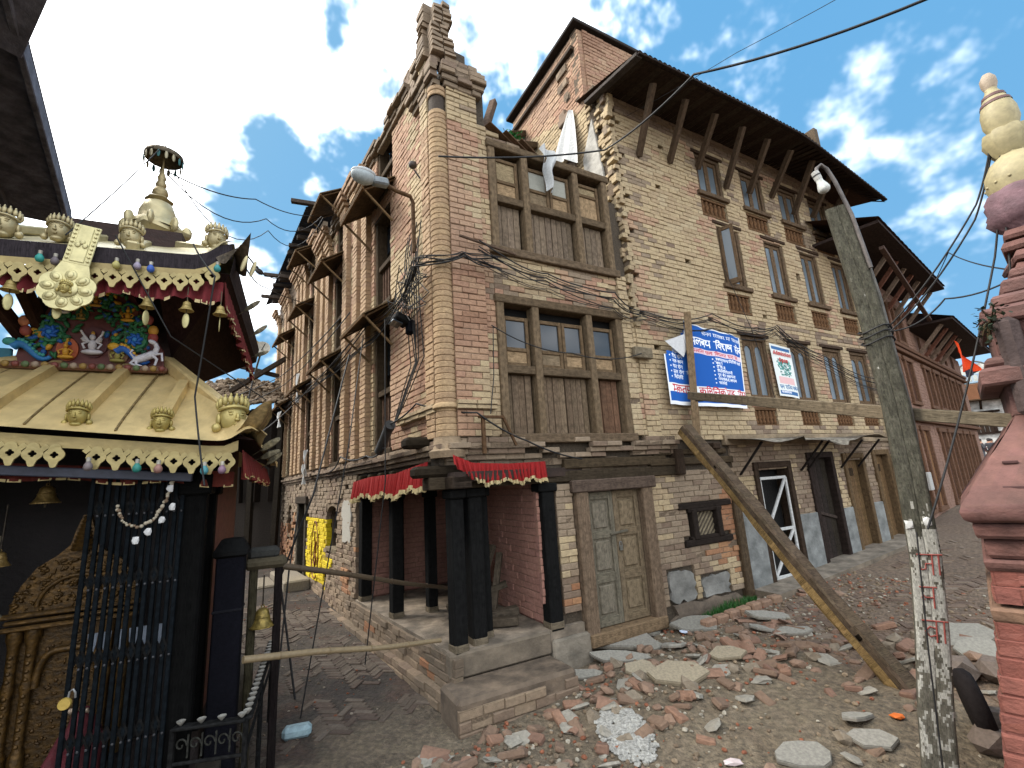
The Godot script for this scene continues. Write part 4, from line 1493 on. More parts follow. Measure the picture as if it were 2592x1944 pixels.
func casement(H: Node3D, s: float, h0: float, h1: float, hw: float, swung: bool, arched: bool) -> void:
	var wd := c(112, 94, 76)
	var m := MB.new()
	for q in [[s - hw, s - hw + 0.06, h0, h1], [s + hw - 0.06, s + hw, h0, h1], [s - hw + 0.06, s + hw - 0.06, h1 - 0.06, h1], [s - hw - 0.07, s + hw + 0.07, h0 - 0.07, h0 + 0.01]]:
		rbox(m, FR, q[0], q[1], q[2], q[3], -0.14, -0.02 if q[1] - q[0] < 2.0 * hw else 0.05, wd, 0.006)
	rbox(m, FR, s - hw - 0.08, s + hw + 0.08, h1, h1 + 0.06, -0.12, 0.02, c(78, 62, 50), 0.006)
	var w := obj("window", m, M.wood, H)
	m = MB.new()
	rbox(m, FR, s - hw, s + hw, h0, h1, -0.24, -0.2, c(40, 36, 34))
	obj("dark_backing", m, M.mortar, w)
	for l in 2:
		var a := s - hw + 0.06 + l * (hw - 0.06)
		var e := a + hw - 0.06
		var F := FR
		if swung and l == 0:
			# left leaf stands open towards the street
			F = FR * Transform3D(Basis(Vector3.UP, -1.25), Vector3(a, 0, -0.03)) * Transform3D(Basis.IDENTITY, Vector3(-a, 0, 0.03))
		m = MB.new()
		for q in [[a, a + 0.055, h0, h1 - 0.06], [e - 0.055, e, h0, h1 - 0.06], [a + 0.055, e - 0.055, h0, h0 + 0.1], [a + 0.055, e - 0.055, h1 - 0.13, h1 - 0.06]]:
			rbox(m, F, q[0], q[1], q[2], q[3], -0.09, -0.05, wd * Color(1.15, 1.12, 1.08), 0.005)
		if arched:
			m.at(F)
			m.prism(PackedVector2Array([Vector2(a + 0.055, h1 - 0.13), Vector2(e - 0.055, h1 - 0.13), Vector2(e - 0.055, h1 - 0.22), Vector2((a + e) * 0.5 + 0.04, h1 - 0.16), Vector2((a + e) * 0.5 - 0.04, h1 - 0.16), Vector2(a + 0.055, h1 - 0.22)]), -0.085, -0.055, wd)
			m.at(Transform3D.IDENTITY)
		var sash := obj("sash", m, M.wood, w)
		m = MB.new()
		rbox(m, F, a + 0.055, e - 0.055, h0 + 0.1, h1 - 0.13, -0.073, -0.067, c(150, 150, 150))
		obj("pane", m, M.dustglass, w)

func carved_panel(H: Node3D, s: float, h0: float, h1: float, hw: float) -> void:
	var wd := c(122, 94, 70)
	var m := MB.new()
	rbox(m, FR, s - hw, s + hw, h0, h1, -0.12, -0.05, wd * Color(0.7, 0.7, 0.7))
	rbox(m, FR, s - hw, s + hw, h0, h0 + 0.05, -0.06, -0.01, wd, 0.005)
	rbox(m, FR, s - hw, s + hw, h1 - 0.05, h1, -0.06, -0.01, wd, 0.005)
	var w := obj("carved_panel", m, M.wood, H)
	var n := 6
	m = MB.new()
	m.at(FR)
	for k in n:
		var x := s - hw + (k + 0.5) * 2.0 * hw / n
		var mid := (h0 + h1) * 0.5
		m.lathe([Vector2(0.015, h0 + 0.05), Vector2(0.035, h0 + 0.09), Vector2(0.018, h0 + 0.13), Vector2(0.04, mid), Vector2(0.018, h1 - 0.12), Vector2(0.034, h1 - 0.08), Vector2(0.014, h1 - 0.05)], wd * Color(1.1, 1.05, 1.0), Vector3(x, 0, -0.045), 6)
	m.at(Transform3D.IDENTITY)
	obj("carving", m, M.wood, w)

func shop_door(H: Node3D, d: Array, kind: int) -> void:
	var m := MB.new()
	var wd: Color = [c(70, 58, 48), c(56, 48, 44), c(112, 92, 70)][kind]
	rbox(m, FR, d[0] - 0.1, d[0], d[2], d[3] + 0.1, -0.2, 0.025, wd, 0.008)
	rbox(m, FR, d[1], d[1] + 0.1, d[2], d[3] + 0.1, -0.2, 0.025, wd, 0.008)
	rbox(m, FR, d[0], d[1], d[3], d[3] + 0.1, -0.2, 0.03, wd, 0.008)
	var fr := obj("door_frame", m, M.wood, H)
	m = MB.new()
	if kind == 0:
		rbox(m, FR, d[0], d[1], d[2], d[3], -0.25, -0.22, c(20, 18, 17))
		obj("dark_backing", m, M.mortar, fr)
		m = MB.new()
		m.at(FR)
		var w := c(205, 206, 204)
		var a: float = d[0] + 0.05
		var b: float = d[1] - 0.05
		var t := 1.92
		var h: float = d[2] + 0.08
		for q in [[a, h, a, t], [b, h, b, t], [a, h, b, h], [a, t, b, t], [a, 1.12, b, 1.12], [a, 1.12, b, t], [a, h, b, 1.12]]:
			m.bar(Vector3(q[0], q[1], -0.03), Vector3(q[2], q[3], -0.03), 0.045, 0.03, w, Vector3(0, 0, 1), 0.004)
		m.at(Transform3D.IDENTITY)
		obj("metal_gate", m, M.paint, fr)
		return
	var n := 4
	for k in n:
		m = MB.new()
		var x0 := lerpf(d[0], d[1], float(k) / n)
		var x1 := lerpf(d[0], d[1], float(k + 1) / n) - 0.005
		var tt := rng.randf_range(0.88, 1.08)
		rbox(m, FR, x0, x1, d[2], d[3], -0.14, -0.09, (c(62, 54, 50) if kind == 1 else c(122, 98, 72)) * Color(tt, tt, tt), 0.004)
		obj("plank", m, M.wood, fr)
	m = MB.new()
	if kind == 1:
		m.at(FR)
		m.bar(Vector3(d[0], 1.3, -0.07), Vector3(d[1], 1.15, -0.07), 0.05, 0.02, c(80, 70, 64), Vector3(0, 0, 1))
		m.at(Transform3D.IDENTITY)
	else:
		rbox(m, FR, (d[0] + d[1]) * 0.5 - 0.07, (d[0] + d[1]) * 0.5 + 0.07, d[3] - 0.32, d[3] - 0.18, -0.1, -0.075, c(70, 56, 44), 0.004)
	obj("door_fitting", m, M.wood, fr)

# ---------- terracotta-red row further up the street ----------
func build_row() -> void:
	var a := deg_to_rad(39.0)
	FQ = Transform3D(Basis(Vector3(cos(a), 0, -sin(a)), Vector3.UP, Vector3(sin(a), 0, cos(a))), R3(9.8, 0, -0.05))
	var H := thing("red_row_house", "tall terracotta red house with carved timber bands beyond the buff brick house", "house", FQ.origin)
	row_house(H, 0.0, 4.6, 6.55, true)
	var H2 := thing("low_red_house", "lower terracotta red house at the far end of the street, dark narrow door slots", "house", FQ * Vector3(4.6, 0, 0))
	row_house(H2, 4.62, 12.0, 5.7, false)

func row_house(H: Node3D, s0: float, s1: float, top: float, tall: bool) -> void:
	var red := c(138, 104, 88)
	var wd := c(124, 94, 76)
	var m := MB.new()
	rbox(m, FQ, s0, s1, 0.0, top, -4.0, -0.06, red)
	obj("wall", m, M.redpaint, H)
	var list := []
	var opens := []
	var cols := []
	var s := s0 + 0.75
	while s < s1 - 0.5:
		cols.append(s)
		s += 1.25
	for x in cols:
		opens.append([x - 0.4, x + 0.4, 0.9, 2.75])
		opens.append([x - 0.4, x + 0.4, 3.5, 4.55])
		opens.append([x - 0.35, x + 0.35, 5.1, 6.0])
	courses(list, FQ, s0, s1, 0.5, top - 0.1, 0.0, opens, "row", null, 0.22, 0.08, 0.004, 0.05)
	lay(list, H, 80 if tall else 40)
	for x in cols:
		for q in [[0.9, 2.75, 0], [3.5, 4.55, 1], [5.1, 6.0, 1]]:
			if q[1] > top: continue
			m = MB.new()
			for e in [[x - 0.4, x - 0.3, q[0], q[1]], [x + 0.3, x + 0.4, q[0], q[1]], [x - 0.5, x + 0.5, q[1], q[1] + 0.12], [x - 0.45, x + 0.45, q[0] - 0.1, q[0]]]:
				rbox(m, FQ, e[0], e[1], e[2], e[3], -0.1, 0.06, wd, 0.01)
			var w := obj("window" if q[2] == 1 else "door_frame", m, M.wood, H)
			m = MB.new()
			for k in 3:
				rbox(m, FQ, x - 0.3 + k * 0.2, x - 0.115 + k * 0.2, q[0], q[1], -0.08, -0.01 - 0.02 * (k % 2), (c(150, 112, 82) if (q[2] == 0 and tall) else c(92, 66, 54)), 0.005)
			obj("shutter", m, M.wood, w)
	for y in [2.95, 3.12, 4.72, 4.86]:
		m = MB.new()
		rbox(m, FQ, s0, s1, y, y + 0.1, -0.02, 0.1 + 0.05 * fmod(y * 7.0, 1.0), wd * Color(0.9, 0.85, 0.85), 0.012)
		obj("carved_band", m, M.wood, H)
	# eave
	m = MB.new()
	m.at(FQ)
	var f := func(u: float, v: float) -> Vector3:
		return Vector3(lerpf(s0 - 1.6 if tall else s0, s1 + 0.1, u), top + 0.08 + v * 1.1 + 0.02 * absf(sin(u * 60.0)), 0.95 - v * 2.6)
	m.sheet(120, 1, f, c(92, 70, 60))
	m.at(Transform3D.IDENTITY)
	obj("roof", m, M.stone, H)
	m = MB.new()
	rbox(m, FQ, s0 - 1.5 if tall else s0, s1 + 0.05, top, top + 0.06, -0.3, 0.92, c(66, 54, 50))
	obj("eave_boards", m, M.wood, H)
	if tall:
		m = MB.new()
		rbox(m, FQ, s0 - 1.3, s0, 5.6, top + 1.2, -3.0, -1.0, c(160, 104, 84), 0.02)
		rbox(m, FQ, s0 - 1.2, s0 - 0.2, top + 0.9, top + 1.35, -1.6, -1.2, c(160, 96, 76), 0.02)
		obj("parapet_block", m, M.redpaint, H)
	for k in (7 if tall else 5):
		m = MB.new()
		m.at(FQ)
		var x := s0 + 0.3 + k * 0.7
		m.bar(Vector3(x, top - 0.75, 0.02), Vector3(x, top - 0.02, 0.65), 0.09, 0.07, c(140, 96, 80) if k % 2 else c(150, 128, 112), Vector3(1, 0, 0))
		m.at(Transform3D.IDENTITY)
		obj("strut", m, M.wood, H)
	if tall:
		m = MB.new()
		m.at(FQ)
		m.bar(Vector3(-0.8, 6.3, 0.75), Vector3(4.4, 5.75, 0.5), 0.09, 0.07, c(110, 90, 84))
		m.at(Transform3D.IDENTITY)
		obj("balcony_rail", m, M.wood, H)
		m = MB.new()
		rbox(m, FQ, 1.85, 2.15, 1.35, 1.75, 0.04, 0.14, c(190, 188, 182), 0.01)
		obj("meter_box", m, M.paint, H)
# ---------- far end of the street ----------
func build_far() -> void:
	var P := Vector3(31.2, 1.2, -32.5)
	var H := thing("white_house", "whitewashed house with brown tiled roof and dark timber window closing the street", "house", P, deg_to_rad(-38))
	var m := MB.new()
	m.box(Vector3(3.0, 2.2, -2.5), Vector3(8.0, 4.9, 5.0), c(214, 212, 206))
	m.box(Vector3(3.0, 6.6, -4.0), Vector3(8.4, 1.6, 3.0), c(206, 204, 196))
	obj("wall", m, M.plaster, H, "", true)
	m = MB.new()
	for k in 14:
		var y := 4.55 + k * 0.09
		m.box(Vector3(3.0, y, 0.6 - k * 0.14), Vector3(9.2, 0.1, 0.24), c(112, 78, 58), Basis(Vector3(1, 0, 0), 0.35))
	m.box(Vector3(3.0, 4.48, 0.3), Vector3(9.0, 0.08, 1.2), c(72, 56, 46))
	obj("roof", m, M.stone, H, "", true)
	for x in [0.9, 3.6]:
		m = MB.new()
		for q in [[0, 0.72, 2.3, 0.14], [0, -0.72, 2.1, 0.14], [-0.75, 0, 0.16, 1.5], [0.75, 0, 0.16, 1.5]]:
			m.box(Vector3(x + q[0], 2.95 + q[1], 0.06), Vector3(q[2], q[3], 0.2), c(50, 40, 36))
		var w := obj("window", m, M.wood, H, "", true)
		m = MB.new()
		for k in 6:
			m.box(Vector3(x - 0.58 + k * 0.23, 2.95, 0.03), Vector3(0.19, 1.3, 0.08), c(62, 52, 46))
		obj("lattice", m, M.wood, w, "", true)
	for x in [-0.4, 1.2, 2.6, 4.2]:
		m = MB.new()
		m.bar(Vector3(x, 3.9, 0.05), Vector3(x, 4.45, 0.7), 0.12, 0.12, c(54, 44, 38), Vector3(1, 0, 0))
		obj("strut", m, M.wood, H, "", true)
	m = MB.new()
	m.box(Vector3(2.6, 0.75, 0.02), Vector3(1.3, 2.2, 0.12), c(48, 36, 32))
	obj("door", m, M.wood, H, "", true)
	m = MB.new()
	m.box(Vector3(3.0, 5.95, -1.5), Vector3(8.2, 0.1, 0.12), c(150, 176, 196))
	m.box(Vector3(3.0, 6.5, -1.5), Vector3(8.2, 0.1, 0.12), c(150, 176, 196))
	for k in 28:
		m.box(Vector3(-1.0 + k * 0.3, 6.2, -1.5), Vector3(0.08, 0.5, 0.08), c(160, 180, 196))
	obj("balustrade", m, M.paint, H, "", true)
	m = MB.new()
	var arc := []
	for k in 13:
		arc.append(Vector3(1.6 + cos(PI * k / 12.0) * 1.0, 6.4 + sin(PI * k / 12.0) * 1.1, -1.9))
	m.tube(arc, 0.06, c(90, 92, 90), 6)
	m.box(Vector3(1.6, 6.6, -2.3), Vector3(2.0, 1.0, 0.1), c(205, 208, 200))
	obj("arched_screen", m, M.paint, H, "", true)

	# people standing at the end of the street
	var protos := []
	var looks := [["dark jacket and dark trousers", c(44, 44, 52), c(36, 36, 42)], ["black top and grey trousers", c(28, 28, 32), c(70, 72, 78)], ["pale shirt and blue jeans", c(170, 166, 160), c(48, 60, 86)], ["maroon top and dark skirt", c(92, 40, 44), c(40, 34, 36)]]
	var spots := [[28.6, -29.8, 0, 0.3, "leftmost of the far group"], [29.1, -29.4, 1, 1.2, "second from left in the far group"], [29.4, -29.9, 3, -0.5, "just behind the leftmost pair"], [29.9, -29.6, 0, 2.6, "mid-group, turned away"], [30.3, -29.9, 2, 0.9, "mid-group, facing the street"], [30.5, -29.3, 1, -0.9, "before the white house's doorway"], [31.0, -30.0, 3, 0.1, "right of the white house's doorway"], [31.3, -29.6, 0, 1.9, "second from right in the far group"], [31.9, -30.1, 2, -0.3, "rightmost of the far group"]]
	for i in spots.size():
		var q = spots[i]
		var k: int = q[2]
		var at := Vector3(q[0], relief(q[0], q[1]), q[1])
		var label := "person in %s, %s" % [looks[k][0], q[4]]
		var src: Node3D = null
		for p in protos:
			if p[0] == k: src = p[1]
		if src:
			var d := dup(src, Transform3D(Basis(Vector3.UP, q[3]), at), label)
			d.set_meta("group", "people at the end of the street")
		else:
			var o := thing("person", label, "person", at, q[3], "people at the end of the street")
			var pm := figure(looks[k][1], looks[k][2], k)
			obj("body", pm, M.skin, o, "", true)
			protos.append([k, o])

	# orange flag on a slanting line
	m = MB.new()
	var ff := func(u: float, v: float) -> Vector3:
		return Vector3(8.95 + u * 0.3 * (0.25 + v), 4.36 - v * 0.66 - u * 0.25 * (1.0 - v), -9.0 + 0.05 * sin(u * 5.0 + v * 3.0))
	m.sheet(8, 10, ff, c(228, 70, 20))
	var ff2 := func(u: float, v: float) -> Vector3:
		return Vector3(9.0 + u * 0.3, 3.72 - v * 0.14 + u * 0.12, -9.0 + 0.05 * sin(u * 6.0))
	m.sheet(6, 3, ff2, c(40, 42, 56))
	solo("flag", m, M.cloth, "orange cloth flag with dark lower edge hanging over the street", "flag")

# a small standing figure: one closed surface from a field of tapered limbs
func figure(top: Color, legs: Color, pose: int) -> MB:
	var a := 0.06 if pose % 2 == 0 else 0.14
	var bones := [[Vector3(0, 0.9, 0), Vector3(0, 1.36, 0), 0.14, 0.16], [Vector3(0, 1.4, 0), Vector3(0, 1.52, 0.01), 0.06, 0.055], [Vector3(0, 1.58, 0.02), Vector3(0, 1.64, 0.02), 0.095, 0.1],
		[Vector3(-0.17, 1.38, 0), Vector3(-0.24 - a, 1.12, 0.0), 0.06, 0.05], [Vector3(-0.24 - a, 1.12, 0), Vector3(-0.2, 0.88, 0.1 + a), 0.048, 0.035],
		[Vector3(0.17, 1.38, 0), Vector3(0.24 + a, 1.12, 0.0), 0.06, 0.05], [Vector3(0.24 + a, 1.12, 0), Vector3(0.22, 0.86, 0.06), 0.048, 0.035],
		[Vector3(-0.09, 0.88, 0), Vector3(-0.1, 0.48, 0.02), 0.095, 0.065], [Vector3(-0.1, 0.48, 0.02), Vector3(-0.11, 0.07, -0.02), 0.06, 0.042], [Vector3(-0.11, 0.05, -0.02), Vector3(-0.12, 0.04, 0.14), 0.045, 0.04],
		[Vector3(0.09, 0.88, 0), Vector3(0.1, 0.48, 0.03), 0.095, 0.065], [Vector3(0.1, 0.48, 0.03), Vector3(0.11, 0.07, 0.0), 0.06, 0.042], [Vector3(0.11, 0.05, 0.0), Vector3(0.13, 0.04, 0.16), 0.045, 0.04]]
	return nets(bones, 0.035, Vector3(-0.5, -0.04, -0.3), Vector3i(29, 52, 19), func(p: Vector3) -> Color:
		if p.y > 1.6 or (p.y > 1.52 and p.z < 0.0): return c(24, 20, 18)
		if p.y > 1.43 or (p.y < 0.93 and absf(p.x) > 0.19): return c(150, 108, 84)
		if p.y > 0.88: return top
		return legs if p.y > 0.09 else c(30, 28, 28))

func nets(bones: Array, cell: float, o: Vector3, n: Vector3i, colf: Callable, blend := 0.035) -> MB:
	var f := PackedFloat32Array()
	f.resize(n.x * n.y * n.z)
	for z in n.z:
		for y in n.y:
			for x in n.x:
				var p := o + Vector3(x, y, z) * cell
				var d := 1.0
				for b in bones:
					var ab: Vector3 = b[1] - b[0]
					var t := clampf((p - b[0]).dot(ab) / ab.length_squared(), 0.0, 1.0)
					var e: float = p.distance_to(b[0] + ab * t) - lerpf(b[2], b[3], t)
					var h := clampf(0.5 + 0.5 * (d - e) / blend, 0.0, 1.0)
					d = lerpf(d, e, h) - blend * h * (1.0 - h)
				f[x + n.x * (y + n.y * z)] = d
	var verts := {}
	var m := MB.new()
	var at := func(x: int, y: int, z: int) -> float: return f[x + n.x * (y + n.y * z)]
	for z in n.z - 1:
		for y in n.y - 1:
			for x in n.x - 1:
				var s := Vector3.ZERO
				var k := 0
				for e in [[0, 0, 0, 1, 0, 0], [0, 1, 0, 1, 1, 0], [0, 0, 1, 1, 0, 1], [0, 1, 1, 1, 1, 1], [0, 0, 0, 0, 1, 0], [1, 0, 0, 1, 1, 0], [0, 0, 1, 0, 1, 1], [1, 0, 1, 1, 1, 1], [0, 0, 0, 0, 0, 1], [1, 0, 0, 1, 0, 1], [0, 1, 0, 0, 1, 1], [1, 1, 0, 1, 1, 1]]:
					var a: float = f[x + e[0] + n.x * (y + e[1] + n.y * (z + e[2]))]
					var b: float = f[x + e[3] + n.x * (y + e[4] + n.y * (z + e[5]))]
					if (a < 0.0) != (b < 0.0):
						s += Vector3(e[0], e[1], e[2]).lerp(Vector3(e[3], e[4], e[5]), a / (a - b))
						k += 1
				if k > 0:
					verts[Vector3i(x, y, z)] = o + (Vector3(x, y, z) + s / k) * cell
	var grad := func(p: Vector3) -> Vector3:
		var q := (p - o) / cell
		var i := Vector3i(clampi(int(q.x + 0.5), 1, n.x - 2), clampi(int(q.y + 0.5), 1, n.y - 2), clampi(int(q.z + 0.5), 1, n.z - 2))
		return Vector3(at.call(i.x + 1, i.y, i.z) - at.call(i.x - 1, i.y, i.z), at.call(i.x, i.y + 1, i.z) - at.call(i.x, i.y - 1, i.z), at.call(i.x, i.y, i.z + 1) - at.call(i.x, i.y, i.z - 1)).normalized()
	for z in range(1, n.z - 1):
		for y in range(1, n.y - 1):
			for x in range(1, n.x - 1):
				var v0: float = at.call(x, y, z)
				for ax in 3:
					var e := Vector3i.ZERO
					e[ax] = 1
					var v1: float = at.call(x + e.x, y + e.y, z + e.z)
					if (v0 < 0.0) == (v1 < 0.0): continue
					var u := Vector3i.ZERO
					var w := Vector3i.ZERO
					u[(ax + 1) % 3] = 1
					w[(ax + 2) % 3] = 1
					var p := Vector3i(x, y, z)
					var q := [verts.get(p - u - w), verts.get(p - w), verts.get(p), verts.get(p - u)]
					if q.has(null): continue
					if v0 > 0.0: q.reverse()
					var k: Color = colf.call((q[0] + q[2]) * 0.5)
					m.qs(q[0], q[1], q[2], q[3], grad.call(q[0]), grad.call(q[1]), grad.call(q[2]), grad.call(q[3]), k)
	return m

# ---------- left side ----------
func build_left() -> void:
	# dark house whose eave hangs over the shrine
	var dirv := Vector3(-0.62, 0, -0.78).normalized()
	var nrm := Vector3(-dirv.z, 0, dirv.x)      # towards the lane
	if nrm.x < 0.0: nrm = -nrm
	var F := Transform3D(Basis(dirv, Vector3.UP, nrm), Vector3(-5.12, 0, -4.06))   # below the near end of its eave
	var H := thing("left_grey_house", "tall grey rendered house at the left edge with a broad dark overhanging eave", "house", Vector3(-5.12, 0, -4.06) - nrm * 1.5)
	var m := MB.new()
	rbox(m, F, -3.5, 4.3, 0.0, 7.6, -5.5, -1.5, c(96, 98, 104))
	obj("wall", m, M.plaster, H)
	m = MB.new()
	rbox(m, F, -3.0, 4.1, 7.0, 7.12, -2.2, 0.0, c(112, 112, 124))  # eave tone lightened and blued: lens haze put into the colour
	rbox(m, F, -3.0, 4.1, 6.94, 7.16, -0.02, 0.05, c(130, 132, 146), 0.01)
	rbox(m, F, -3.0, 4.1, 6.9, 7.0, -0.75, -0.65, c(104, 104, 114), 0.01)
	obj("eave", m, M.plaster, H)
	m = MB.new()
	rbox(m, F, -3.0, 4.1, 7.14, 7.3, -3.2, 0.02, c(90, 80, 78))
	obj("roof", m, M.stone, H)
	m = MB.new()
	m.bar(Vector3(-5.15, 6.95, -3.95), Vector3(-3.95, 7.3, -3.2), 0.26, 0.14, c(128, 130, 144))
	obj("eave_beam", m, M.plaster, H)
	m = MB.new()
	rbox(m, F, 3.3, 3.9, 4.0, 5.0, -1.52, -1.44, c(60, 64, 74), 0.01)
	obj("window", m, M.plaster, H)
	# brick end wall behind the shrine
	var B := thing("brick_side_wall", "weathered brick wall end showing between grey house and shrine", "wall", F * Vector3(4.35, 0, -1.6))
	m = MB.new()
	rbox(m, F, 4.32, 6.2, 0.0, 6.0, -3.0, -1.2, c(100, 80, 66))
	obj("wall", m, M.mortar, B)
	var list := []
	courses(list, F, 4.34, 6.2, 3.6, 5.9, -1.16, [], "orange", func(x, y): return ["red", 0.2] if stain(x, y) > 0.0 else ["grime", 0.7], 0.2, 0.075, 0.012)
	courses(list, Transform3D(Basis(nrm, Vector3.UP, -dirv), F * Vector3(4.3, 0, -3.0)), 0.0, 1.8, 3.6, 5.9, 0.0, [], "orange", func(x, y): return ["red", 0.2] if stain(x, y) > 0.0 else ["grime", 0.7], 0.2, 0.075, 0.012)
	lay(list, B, 60)

	# collapsed low house closing the lane
	var R := thing("ruined_house", "collapsed low house at the lane's end with rubble sliding off its roof", "house", Vector3(-8.0, 0.3, -13.0))
	m = MB.new()
	m.box(Vector3(-8.4, 2.2, -13.9), Vector3(5.6, 4.6, 1.6), c(74, 66, 58), Basis(Vector3.UP, 0.12))
	obj("wall", m, M.mortar, R)
	m = MB.new()
	var rf := func(u: float, v: float) -> Vector3:
		return Vector3(-11.2 + u * 5.0, 4.72 + v * 1.15 - u * 0.15 + 0.1 * sin(u * 9.0 + v * 4.0), -12.6 - v * 1.9)
	m.sheet(30, 12, rf, c(110, 98, 84))
	obj("roof", m, M.earth, R)
	m = MB.new()
	for k in 900:
		var u := rng.randf()
		var v := pow(rng.randf(), 1.6)
		var p: Vector3 = rf.call(u, v)
		var s := rng.randf_range(0.08, 0.26)
		var t := rng.randf_range(0.7, 1.15)
		m.rock(p + Vector3(0, s * 0.2, 0), Vector3(s, s * 0.5, s * 0.8), c(132, 116, 98) * Color(t, t, t), rng, Basis(Vector3(rng.randf() - 0.5, 1, rng.randf() - 0.5).normalized(), rng.randf() * TAU))
	obj("roof_rubble", m, M.stone, R, "stuff")
	for q in [[-9.9, 0.1], [-9.1, -0.1], [-8.3, 0.05], [-7.4, 0.0], [-6.7, 0.1]]:
		m = MB.new()
		m.bar(Vector3(q[0], 0.4, -12.95), Vector3(q[0] + q[1], 4.6, -12.95), 0.16, 0.14, c(58, 50, 44))
		obj("post", m, M.wood, R)
	for q in [[-11.0, 4.62, -6.2, 4.5], [-10.8, 5.9, -8.2, 6.35], [-9.2, 6.3, -6.9, 5.6], [-8.0, 5.1, -6.4, 6.3]]:
		m = MB.new()
		m.bar(Vector3(q[0], q[1], -12.7), Vector3(q[2], q[3], -13.2), 0.14, 0.12, c(72, 62, 54))
		obj("fallen_beam", m, M.wood, R)
	for k in 9:
		m = MB.new()
		m.bar(Vector3(-10.4 + k * 0.45, 2.0, -13.02), Vector3(-10.4 + k * 0.45 + rng.randf_range(-0.1, 0.1), 4.5, -13.0), 0.3, 0.03, c(50, 44, 40))
		obj("plank", m, M.wood, R)
	# satellite dish beyond the shrine roof
	m = MB.new()
	var bs := Basis(Vector3(0, 0, 1), -0.9) * Basis(Vector3(1, 0, 0), 1.2)
	m.lathe([Vector2(0.0, 0.0), Vector2(0.09, 0.012), Vector2(0.17, 0.05), Vector2(0.175, 0.05), Vector2(0.1, 0.0), Vector2(0.0, -0.012)], c(196, 190, 176), Vector3(-5.3, 5.2, -9.4), 18, bs)
	m.tube([Vector3(-5.3, 5.2, -9.4), Vector3(-5.5, 4.9, -9.6), Vector3(-5.7, 4.2, -9.7)], 0.02, c(90, 90, 90), 5)
	m.tube([Vector3(-5.3, 5.2, -9.4), Vector3(-5.15, 5.28, -9.25)], 0.01, c(90, 90, 90), 5)
	solo("satellite_dish", m, M.paint, "small pale satellite dish beyond the shrine's upper eave", "satellite dish")
# ---------- gilded shrine ----------
var FS: Transform3D

func S3(u: float, h: float, w: float) -> Vector3:
	return FS * Vector3(u, h, w)

func lo_eave(u: float) -> float:
	return 2.47 + 0.1 * maxf(u, 0.0) + 0.1 * exp(-pow((u - 0.02) / 0.1, 2.0))

func hi_eave(u: float) -> float:
	return 3.97 - 0.05 * maxf(u - 0.27, 0.0) + 0.13 * exp(-pow((u - 0.27) / 0.12, 2.0))

func sbox(m: MB, u0: float, u1: float, h0: float, h1: float, w0: float, w1: float, cl: Color, b := 0.0) -> void:
	rbox(m, FS, u0, u1, h0, h1, w0, w1, cl, b)

# a crowned face in beaten metal, looking along +z of bs
func face(m: MB, o: Vector3, bs: Basis, s: float, cl: Color) -> void:
	m.ball(o + bs * Vector3(0, 0.5, 0) * s, Vector3(0.34, 0.46, 0.34) * s, cl, 14, 10, bs)
	m.ball(o + bs * Vector3(0, 0.12, 0.12) * s, Vector3(0.2, 0.12, 0.18) * s, cl, 10, 6, bs)
	m.ball(o + bs * Vector3(0, 0.48, 0.34) * s, Vector3(0.045, 0.13, 0.09) * s, cl, 8, 6, bs)
	m.ball(o + bs * Vector3(0, 0.41, 0.36) * s, Vector3(0.075, 0.045, 0.07) * s, cl, 8, 5, bs)
	for k in [-1.0, 1.0]:
		m.ball(o + bs * Vector3(0.13 * k, 0.56, 0.28) * s, Vector3(0.075, 0.035, 0.05) * s, cl, 8, 5, bs)
		m.ball(o + bs * Vector3(0.14 * k, 0.63, 0.28) * s, Vector3(0.1, 0.02, 0.04) * s, cl, 8, 5, bs)
		m.ball(o + bs * Vector3(0.36 * k, 0.44, 0.0) * s, Vector3(0.06, 0.17, 0.1) * s, cl, 8, 6, bs)
		m.ball(o + bs * Vector3(0.4 * k, 0.2, 0.02) * s, Vector3(0.12, 0.13, 0.12) * s, cl, 8, 6, bs)
	m.ball(o + bs * Vector3(0, 0.3, 0.33) * s, Vector3(0.1, 0.025, 0.04) * s, cl, 8, 5, bs)
	m.ball(o + bs * Vector3(0, 0.265, 0.32) * s, Vector3(0.08, 0.025, 0.04) * s, cl, 8, 5, bs)
	var band := []
	for i in 17:
		var a := PI * i / 16.0
		band.append(o + bs * Vector3(cos(a) * 0.36, 0.68 + 0.1 * sin(a), sin(a) * 0.34) * s)
	m.tube(band, 0.045 * s, cl, 6)
	for i in 9:
		var a := PI * i / 8.0
		var p := Vector3(cos(a) * 0.37, 0.84 + 0.16 * sin(a), sin(a) * 0.24 - 0.04)
		m.ball(o + bs * p * s, Vector3(0.075, 0.13, 0.06) * s, cl, 7, 5, bs)
		m.ball(o + bs * (p + Vector3(0, 0.13, 0)) * s, Vector3(0.035, 0.07, 0.035) * s, cl, 6, 4, bs)

